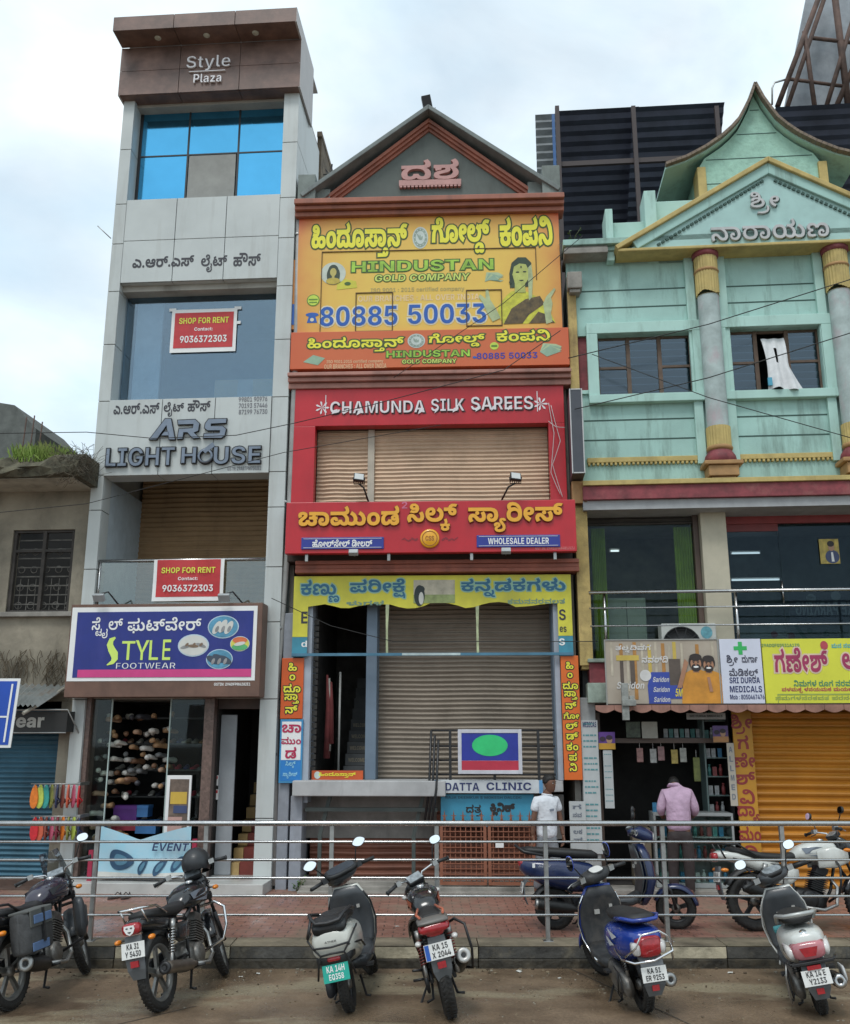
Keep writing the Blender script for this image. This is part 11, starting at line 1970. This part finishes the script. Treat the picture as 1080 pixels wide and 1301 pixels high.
B4=motorcycle('black motorcycle with an orange striped seat, wide red tail lamp and round silver muffler end',r,ah(r,-.09,1.27),13,26,dict(body=ptB,accent=M('decal_orange',(.45,.1,.04),.35),plate=(('KA 15',.75),('X 2044',.92)),blue=True,spring=M('spring_red',(.16,.025,.02),.45),ind=clearl,rail=False,muff_r=.062,muff_end=(-.16,-.2,.48),muff_cap=M('muffler_cap_silver',(.5,.49,.47),.35,mE=.5,var=.1),muffler=muff_b,saree=True,mirror_l=False,mf=(-1,.7,.3),tail_up=.06,tail_x=-.3,tw=.11,plate_xz=(-.34,.6),pw=.235,ph=.125,rim=alloy_b))
mb=MB()
for sg in(-1,1):mb.tube([(-.28,sg*.1,.87),(-.05,sg*.118,.855),(.2,sg*.1,.83),(.42,sg*.08,.82)],.011,6)
B4.p('seat_piping',mb,M('piping_orange',(.48,.13,.07),.5));B4.p('tail_lamp_wide',MB().loft([rx(-.36,.775,.11,.03,.03,16,3),rx(-.32,.78,.135,.045,.045,16,3),rx(-.26,.79,.13,.04,.05,16,3)]),laR);B4.p('tail_edge',MB().loft([rx(-.36,.825,.13,.012,.012,14,3),rx(-.25,.84,.135,.02,.02,14,3),rx(-.1,.84,.1,.015,.015,14,3)]),M('tail_edge_grey',(.12,.11,.1),.4))
def tail_blue(B):
 t=B.p('tail_lamp',MB().loft([rx(-.4,.6,.075,.06,.075,16,3.5),rx(-.375,.6,.1,.075,.09,16,3.5),rx(-.33,.6,.12,.08,.1,16,3.5)]),laR)
 for sg in(-1,1):mb=MB();mb.loft([rx(-.385,.585,.02,.03,.05,12,2.6,sg*.105),rx(-.35,.585,.035,.045,.06,12,2.6,sg*.115),rx(-.3,.59,.02,.04,.05,12,2.6,sg*.13)]);B.p('indicator',mb,clearl,t)
 B.p('bumper_guard',MB().tube([(-.02,.2,.53),(-.25,.215,.49),(-.42,.16,.49),(-.45,0,.5),(-.43,-.17,.55),(-.3,-.22,.6)],.01,8).tube([(-.3,.2,.52),(-.42,.14,.6),(-.43,.08,.7),(-.42,-.08,.715),(-.4,-.16,.66),(-.33,-.2,.56),(-.3,-.21,.45)],.009,8),chrome)
 B.p('grab_rail',MB().tube([(.02,.15,.765),(-.2,.16,.8),(-.34,.1,.8),(-.36,0,.8),(-.34,-.1,.8),(-.2,-.16,.8),(.02,-.15,.765)],.016,8),pt_blue)
r=gp2(820,1285)
B5=scooter('bright blue scooter with a big red tail lamp and a chrome bumper guard',r,ah(r,-.15,1.25),6,24,dict(body=pt_blue,inner=unM,headm=unM,stripe=M('stripe_white',(.55,.57,.6),.4),plate=(('KA 51',.62),('ER 9253',.85)),tail=tail_blue,R=.215,dash=(.075,.055),dashm=M('dial_white',(.62,.62,.6),.3,var=.1),mir_r=vE((.94,-.2,1.17)),mir_s=(.035,.07),mirm=pt_blue,mf=(-.5,.8,.1),trim=chrome,plate_xz=(-.4,.385),pw=.215,ph=.115,shield=None))
def tail_white(B):
 t=B.p('tail_lamp',MB().loft([rx(-.385,.575,.1,.05,.06,16,3.5),rx(-.365,.58,.13,.065,.075,16,3.5),rx(-.31,.585,.15,.07,.08,16,3.5)]),M('lamp_pale_red',(.45,.16,.18),.15,cO=.6,var=.15));B.p('lamp_core',MB().add([(-.391,y,z)for y,z in((-.075,.605),(.075,.605),(.045,.535),(-.045,.535))],[(0,1,2,3)]),laR,t)
 for sg in(-1,1):mb=MB();mb.loft([rx(-.36,.565,.02,.03,.045,12,2.6,sg*.14),rx(-.31,.58,.03,.045,.05,12,2.6,sg*.15),rx(-.22,.6,.015,.04,.04,12,2.6,sg*.175)]);B.p('indicator',mb,clearl,t)
 B.p('fuel_cap',MB().lathe([(0,.01),(.03,.01),(.036,0),(.036,-.02)],(-.318,0,.705),(-.6,0,.8),18),chrome);B.p('bumper_bar',MB().box(-.405,-.36,-.17,.17,.475,.5).tube([(-.39,.17,.49),(-.3,.2,.5)],.012,6).tube([(-.39,-.17,.49),(-.3,-.2,.5)],.012,6),bkM,bV=.005);B.p('brake_lamp',MB().box(-.4,-.365,-.055,.055,.435,.468),laR)
 B.p('grab_rail',MB().tube([(.08,.155,.745),(-.12,.165,.83),(-.28,.11,.845),(-.31,0,.85),(-.28,-.11,.845),(-.12,-.165,.83),(.08,-.155,.745)],.018,8),M('rail_silver',(.42,.43,.42),.35,mE=.4,var=.1))
 B.p('teal_bag',MB().obox((.55,.12,.6),.12,.1,.05),M('teal_cloth',(.05,.22,.24),.8),bV=.015);B.p('foot_rack',MB().tube([(-.3,.2,.5),(-.34,.235,.4),(-.2,.235,.16),(.1,.22,.16),(.2,.2,.3)],.007,6).tube([(-.28,.235,.33),(.15,.22,.24)],.005,6),stD)
r=gp2(1046,1288)
B6=scooter('white scooter with a pale red tail lamp and silver grab rail before the white motorcycle',r,ah(r,.29,1.24),12,20,dict(body=pt_white,inner=pt_dkgrey,headm=pt_dkgrey,plate=(('KA 14 E',.8),('Y2133',.7)),tail=tail_white,dash=(.1,.065),mir_s=(.055,.042),mf=(-1,.15,.2),trim=M('trim_pale',(.45,.45,.43),.4),plate_xz=(-.4,.375),pw=.225,ph=.12,shield=M('shield_pale',(.55,.56,.57),.3),muff_cap=steel,hz=.99,seat_len=(-.22,.46)))
def tail_side(B):
 B.p('tail_lamp',MB().loft([rx(-.4,.7,.05,.03,.03,12,3),rx(-.37,.7,.09,.04,.05,12,3),rx(-.31,.69,.11,.04,.06,12,3)]),laR);B.p('grab_rail',MB().tube([(-.1,.16,.78),(-.34,.14,.82),(-.42,.06,.88),(-.42,-.06,.88),(-.34,-.14,.82),(-.1,-.16,.78)],.016,8),bkM)
 B.p('badge',MB().box(-.26,-.23,-.2005,-.19,.655,.7),whP);mb=MB();write(mb,'Jupiter',LB,-.2,-.06,.655,.685,0,sH=.2);B.p('lettering',mb.xf(Matrix.Translation((0,-.2025,0))),M('badge_silver',(.4,.42,.45),.4))
r=gp2(706,1181,PAVE)
B7=scooter('dark blue scooter parked side on behind the steel railing near the pharmacy',r,(r[0]+1.3,r[1]+.02),4,-14,dict(z=PAVE,body=pt_dkblue,inner=pt_dkgrey,headm=pt_dkblue,engine=M('motor_dark',(.03,.035,.045),.5),plate=(('KA 14',.7),('ES 4471',.85)),tail=tail_side,wb=1.36,seat_len=(-.36,.5),sz=.8,hz=1.02,mir_s=(.05,.045),mf=(-1,.1,.1),secs=[(-.38,.68,.08,.05,.06),(-.32,.67,.13,.075,.11),(-.16,.645,.185,.1,.17),(.04,.62,.195,.125,.2),(.24,.59,.19,.14,.2),(.4,.55,.165,.15,.16),(.5,.5,.13,.14,.12)]))
r=gp2(962,1183,PAVE)
B8=motorcycle('white and black motorcycle parked side on before the orange shutter',r,(r[0]+1.3,r[1]+.03),6,10,dict(z=PAVE,body=pt_white,accent=pt_grey,shroud=True,sidem=pt_white,tailm=pt_white,cowl=ptB,fguard=ptB,plate=(('KA 14',.7),('EL 907',.8)),engine=M('engine_black',(.03,.03,.032),.45,mE=.4,var=.2),muffler=muff_b,muff_r=.065,muff_end=(-.14,-.19,.47),rim=alloy_b,tail_up=.07,tail_x=-.4,tw=.12,wb=1.32,guard=bkM,railm=bkM,plate_xz=(-.4,.56),mf=(-1,.1,.1)))
# ================================================================== PEOPLE
def skB(name,chN,mat,parent,sub=2,root=0):
 """one continuous surface grown over connected joints: chains of (point, radius); the first point of a later chain names an existing joint by index"""
 vs,es,rs=[],[],[]
 for ch in chN:
  prev=None
  for q in ch:
   if isinstance(q,int):prev=q;continue
   p_,r_=q;vs.append(p_);rs.append(r_ if isinstance(r_,tuple)else(r_,r_));i=len(vs)-1
   if prev is not None:es.append((prev,i))
   prev=i
 me=bpy.data.meshes.new(name);me.from_pydata(vs,es,[]);o=bpy.data.objects.new(name,me);COL.objects.link(o)
 m=o.modifiers.new('skin','SKIN');m.use_smooth_shade=True;m.branch_smoothing=.35
 for i,r_ in enumerate(rs):d_=me.skin_vertices[0].data[i];d_.radius=r_;d_.use_root=(i==root)
 o.modifiers.new('sub','SUBSURF').levels=sub;o.modifiers['sub'].render_levels=sub
 dg=bpy.context.evaluated_depsgraph_get();ev=o.evaluated_get(dg);m2=bpy.data.meshes.new_from_object(ev);bpy.data.objects.remove(o)
 m2.materials.clear();m2.materials.append(mat)
 for p_ in m2.polygons:p_.use_smooth=True
 ob=bpy.data.objects.new(name,m2);COL.objects.link(ob);ob.parent=parent
 return ob
def join_into(ob,parts):
 """add extra closed shapes (head, ears, fingers) to the body mesh so the body stays one mesh"""
 bm=bmesh.new();bm.from_mesh(ob.data)
 for mb in parts:
  vs=[bm.verts.new(v)for v in mb.v]
  for f in mb.f:
   try:fc=bm.faces.new([vs[i]for i in f]);fc.smooth=True
   except ValueError:pass
 bmesh.ops.recalc_face_normals(bm,faces=bm.faces);bm.to_mesh(ob.data);bm.free()
def head_mb(c,turn,nod=0,s=1.):
 """head facing +x before turning about z; skull, jaw, brow, nose, ears"""
 mb=MB();rings=[]
 prof=[(-.115,-.025,.062,.032),(-.1,-.03,.082,.046),(-.075,-.04,.09,.058),(-.045,-.065,.092,.066),(-.01,-.088,.094,.072),(.025,-.098,.094,.074),(.055,-.098,.088,.072),(.085,-.085,.07,.062),(.105,-.06,.045,.044),(.115,-.02,.012,.015)]
 for z,b_,f,w in prof:
  ring=[]
  for k in rG(20):
   a=2*PI*k/20;cx=cos(a);ring.append(((f if cx>0 else-b_)*math.copysign(abs(cx)**.85,cx),w*sin(a),z))
  rings.append(ring)
 mb.loft(rings)
 mb.loft([[(.085+x,y,z)for x,y,z in r_]for r_ in([(0,-.008,.022),(0,.008,.022),(.006,0,.024)],[(0,-.014,-.01),(0,.014,-.01),(.024,0,-.012)],[(0,-.018,-.025),(0,.018,-.025),(.018,0,-.027)])])
 for sg in(-1,1):mb.ball((-.005,sg*.075,-.005),.016,.007,.026,10,6)
 X=Matrix.Translation(c)@rot_m(turn,4,'Z')@rot_m(nod,4,'Y')@Matrix.Scale(s,4)
 return mb.xf(X),X
def hair_mb(X,grow_=.008,low=-.03):
 mb=MB();rings=[];rng=random.Random(5)
 for z,b_,f,w in[(low,-.098,-.02,.08),(0,-.108,0,.085),(.03,-.112,.035,.086),(.06,-.112,.085,.083),(.09,-.1,.088,.074),(.115,-.07,.06,.054),(.128,-.02,.02,.02)]:
  ring=[]
  for k in rG(22):
   a=2*PI*k/22;cx=cos(a);j=1+rng.uniform(-.02,.03);ring.append(((f if cx>0 else-b_)*cx*j,w*sin(a)*j,z))
  rings.append(ring)
 mb.loft(rings);return mb.xf(X)
def face_parts(X,e):
 mb=MB()
 for sg in(-1,1):mb.ball((.083,sg*.03,.012),.01,.013,.008,10,6)
 mb.xf(X).build('eye',M('eye_white',(.5,.48,.45),.3),e);mb=MB()
 for sg in(-1,1):mb.ball((.09,sg*.03,.012),.005,.006,.006,8,5)
 mb.xf(X).build('iris',bkQ,e);mb=MB()
 for sg in(-1,1):mb.tube([(.09,sg*.014,.03),(.094,sg*.032,.035),(.083,sg*.048,.03)],[.003,.005,.003],6)
 mb.xf(X).build('eyebrow',hair_m,e);mb=MB();mb.tube([(.084,-.024,-.058),(.094,0,-.056),(.084,.024,-.058)],[.003,.007,.003],8);mb.xf(X).build('mouth',M('lip_brown',(.14,.05,.04),.5),e)
def hand_mb(w,dirv,side,curl=.5,s=1.):
 """palm and five fingers from the wrist w along dirv; side = thumb direction"""
 w=vE(w);d_=vE(dirv).normalized();sd_=vE(side);sd_=(sd_-d_*sd_.dot(d_)).normalized();pn=d_.cross(sd_);mb=MB()
 mb.loft([[w+d_*(t*s)+sd_*(a*cos(2*PI*k/10)*s)+pn*(b_*sin(2*PI*k/10)*s)for k in rG(10)]for t,a,b_ in((-.01,.024,.019),(.03,.036,.016),(.07,.042,.014),(.092,.04,.011))])
 for i,(o_,l)in enumerate(((.03,.07),(.01,.08),(-.011,.074),(-.031,.058))):
  p0=w+d_*.085*s+sd_*o_*s;p1=p0+(d_*cos(curl*.6)+pn*sin(curl*.6))*l*.45*s;p2=p1+(d_*cos(curl*1.3)+pn*sin(curl*1.3))*l*.32*s;p3=p2+(d_*cos(curl*1.9)+pn*sin(curl*1.9))*l*.26*s;mb.tube([p0,p1,p2,p3],[.0095*s,.009*s,.008*s,.006*s],8)
 p0=w+d_*.02*s+sd_*.026*s;p1=p0+(d_*.6+sd_*.7).normalized()*.042*s;p2=p1+(d_*.9+sd_*.25+pn*.2).normalized()*.034*s;p3=p2+(d_+pn*.3).normalized()*.022*s;mb.tube([p0,p1,p2,p3],[.013*s,.011*s,.0095*s,.007*s],8)
 return mb
hair_m=M('black_hair',(.012,.01,.009),.55,var=.3,sC=40,bump=.4,bS=120)
# ---- man in the pink shirt at the pharmacy, seen from behind, head bowed (his own axes: x right, y away from us, z up)
foot=FG.at(868,1133,-.35);p0=FG.w(foot[0],-.35,0)
e=bpy.data.objects.new('person',None);COL.objects.link(e);e.location=(p0.x,p0.y,PAVE);e.rotation_euler=(0,0,R(-6));e.scale=(.92,.92,.92);tag(e,'man in a pink shirt and dark trousers standing at the pharmacy counter, back turned','person')
chN=[[((0,0,.9),(.15,.11)),((0,0,1.02),(.145,.105)),((0,.02,1.2),(.16,.11)),((0,.04,1.36),(.17,.1)),((0,.08,1.43),(.09,.08)),((0,.14,1.47),.052),((0,.18,1.475),.05)],
[0,((.09,0,.84),.095),((.1,-.01,.48),.066),((.1,.02,.1),.042),((.105,-.06,.05),.038),],[0,((-.09,0,.84),.095),((-.1,.03,.48),.066),((-.11,.05,.1),.042),((-.12,0,.05),.038)],
[3,((.17,.05,1.38),.062),((.235,.02,1.16),.046),((.22,.2,1.05),.036),((.2,.27,1.05),.028)],[3,((-.17,.05,1.38),.062),((-.235,.03,1.16),.046),((-.19,.22,1.04),.036),((-.16,.28,1.04),.028)]]
body=skB('body',chN,skin,e)
hm,HX=head_mb((0,.275,1.475),R(90),R(62))
ft=[]
for sx,y in((.105,.03),(-.115,.09)):
 m_=MB();m_.loft([[(sx+w*cos(2*PI*k/12),y+yy,h*(.5+.5*sin(2*PI*k/12)))for k in rG(12)]for yy,w,h in((-.09,.028,.07),(-.04,.038,.09),(.04,.04,.07),(.12,.044,.045),(.165,.02,.03))]);ft.append(m_)
join_into(body,[hm,hand_mb((.2,.27,1.05),(-.3,1,.1),(-1,-.3,.3),.7),hand_mb((-.16,.28,1.04),(.3,1,.1),(1,-.3,.3),.7)]+ft)
hair_mb(HX).build('hair',hair_m,e);face_parts(HX,e)
pink=M('pink_shirt',(.5,.34,.46),.75,var=.12,sC=9,bump=.9,bS=13)
sh_ch=[[((0,0,.84),(.2,.155)),((0,0,1.),(.185,.145)),((0,.015,1.2),(.205,.15)),((0,.035,1.36),(.215,.145)),((0,.07,1.44),(.13,.12)),((0,.115,1.475),.08)],[3,((.17,.05,1.38),.092),((.242,.02,1.16),.066),((.232,.13,1.09),.052)],[3,((-.17,.05,1.38),.092),((-.242,.03,1.16),.066),((-.212,.14,1.09),.052)]]
skB('shirt',sh_ch,pink,e);MB().lathe([(.062,-.02),(.066,0),(.06,.022),(.052,.02)],(0,.105,1.478),(0,.55,1),20).build('shirt_collar',pink,e)
tr=M('dark_trousers',(.04,.03,.03),.8,var=.15,sC=12,bump=.8,bS=12);skB('trousers',[[((0,0,.95),(.165,.12)),((0,0,.86),(.168,.125))],[1,((.095,0,.76),.108),((.105,-.01,.48),.085),((.105,.02,.1),.07),((.105,.02,.05),.068)],[1,((-.095,0,.76),.108),((-.105,.03,.48),.085),((-.112,.05,.1),.07),((-.114,.05,.05),.068)]],tr,e)
# ---- young man in a white T shirt walking out from the left, looking right
p0=WORLD.at(696,1100,12.55);e=bpy.data.objects.new('person',None);COL.objects.link(e);e.location=(p0[0]-0,12.55,PAVE);e.scale=(.88,.88,.88);tag(e,'young man in a white T-shirt turning to the right beside the white boards','person')
chN=[[((0,0,.92),(.13,.1)),((0,0,1.04),(.12,.095)),((.01,0,1.22),(.15,.1)),((.01,0,1.37),(.145,.085)),((.015,0,1.45),(.07,.065)),((.03,-.01,1.5),.05),((.035,-.01,1.525),.05)],
[0,((.07,0,.85),.085),((.12,-.05,.49),.06),((.14,-.04,.1),.04),((.19,-.07,.05),.036)],[0,((-.07,0,.85),.085),((-.1,.03,.49),.06),((-.16,.1,.12),.04),((-.13,.06,.06),.036)],
[3,((.14,.03,1.38),.052),((.2,.04,1.13),.04),((.23,.02,.92),.03),((.235,.01,.88),.025)],[3,((-.13,-.04,1.38),.052),((-.19,-.06,1.13),.04),((-.21,-.05,.92),.03),((-.21,-.05,.88),.025)]]
body=skB('body',chN,skin,e);hm,HX=head_mb((.055,-.025,1.6),R(-42),R(4));join_into(body,[hm,hand_mb((.235,.01,.88),(0,0,-1),(.2,-1,0),.5),hand_mb((-.21,-.05,.88),(0,0,-1),(.2,-1,0),.5)]);hair_mb(HX,low=-0).build('hair',hair_m,e);face_parts(HX,e)
ws=M('white_tshirt',(.66,.68,.72),.8,var=.06,sC=10,bump=.9,bS=13);skB('shirt',[[((0,0,.8),(.175,.145)),((0,0,1.),(.16,.13)),((.01,0,1.22),(.178,.13)),((.01,0,1.36),(.178,.118)),((.015,0,1.435),(.085,.08)),((.02,0,1.465),.07)],[3,((.145,.03,1.375),.08),((.19,.04,1.2),.064)],[3,((-.135,-.04,1.375),.08),((-.185,-.055,1.2),.064)]],ws,e)
MB().add([(.03,-.135,1.25),(.1,-.13,1.26),(.09,-.134,1.225),(.04,-.137,1.22)],[(0,1,2,3)]).build('shirt_print',M('grey_text',(.16,.18,.22),.5),e)
skB('trousers',[[((0,0,.96),(.14,.11)),((0,0,.88),(.148,.115))],[1,((.075,0,.78),.098),((.12,-.05,.49),.078),((.14,-.04,.12),.062)],[1,((-.075,0,.78),.098),((-.1,.03,.49),.078),((-.155,.09,.14),.062)]],M('grey_trousers',(.2,.21,.23),.8,var=.12,sC=12),e)
mb=MB()
for sx,y in((.15,-.05),(-.15,.09)):mb.loft([[(sx+xx,y+w*cos(2*PI*k/12),max(0,h*(.5+.5*sin(2*PI*k/12))))for k in rG(12)]for xx,w,h in((-.09,.028,.07),(-.03,.038,.09),(.05,.042,.07),(.13,.044,.045),(.165,.02,.03))])
mb.build('shoe',M('shoe_dark2',(.03,.025,.02),.6),e)
# ---- overhead wires
def fp(F,px,py,d):x,z=F.at(px,py,d);return F.w(x,d,z)
cable('thin black wire sagging across the light house sign of the tower',[fp(FL,-30,551,-.8),fp(FL,110,549,-.4),fp(FL,195,557,-.3),fp(FL,300,553,-.3),fp(FL,372,538,-.3),fp(FC,470,515,-.6),fp(FC,640,470,-1.),fp(FC,712,420,-.6)],.006)
cable('thin wire running from the old roof past the tower piers to the script board',[fp(FL,-40,655,-1.2),fp(FL,110,640,-.6),fp(FC,360,575,-.8),fp(FC,560,540,-1.)],.005)
cable('wire crossing the green facade from the dark box sign up to the right',[fp(FG,730,520,-.6),fp(FG,900,480,-1.),fp(FG,1090,420,-1.4)],.007)
cable('wire crossing the upper green windows up to the right edge',[fp(FG,722,455,-.6),fp(FG,900,412,-1.),fp(FG,1090,352,-1.4)],.007)
cable('wire falling across the green facade from the left window to the lower right',[fp(FG,752,450,-.4),fp(FG,900,505,-.7),fp(FG,1080,556,-1.)],.006)
cable('wire strung over the gold billboard down to the pale grey pipe',[fp(FC,740,300,-.6),fp(FC,640,385,-.5),fp(FC,500,480,-.5)],.005)
for i in rG(3):cable('loose white wire hanging at the right of the red shop front' if i<2 else 'short loose white wire across the right of the red shop front',[fp(FC,(697,700,697)[i],(512,515,535)[i],-.1),fp(FC,(704,712,706)[i],(550,560,542)[i],-.14),fp(FC,(700,702,716)[i],(600,590,543)[i],-.14),fp(FC,(712,715,718)[i],(628,632,543)[i],-.12)],.005,M('wire_white',(.6,.58,.58),.5),sag=.03,gR='loose white wires on the red shop front' if i<2 else None)
cable('black wire sagging under the yellow banner to the shop doorway',[fp(FC,345,760,-.3),fp(FC,420,795,-.3),fp(FC,500,815,-.2),fp(FG,760,815,-.4)],.006)
mb=MB();a,b_=fp(FL,124,287,-.1),fp(FL,141,303,-.02);mb.tube([a,b_],.008,6);o=mb.build('metal_rod',stD,None,tuple(a));o.location=a;tag(o,'thin bare rod sticking out from the left edge of the tower','rod')
x,z=FC.at(418,222,.9);t=Thing('aerial','small wire aerial on the roof left of the grey gable','aerial',FC,(x,.9,z-.4));t.p('mast',MB().tube([(x,.9,z-.3),(x+.05,.9,z+.2)],.014,6).tube([(x-.1,.9,z),(x+.1,.9,z+.02)],.01,6).tube([(x-.06,.9,z+.1),(x+.08,.9,z-.1)],.01,6),bkM)
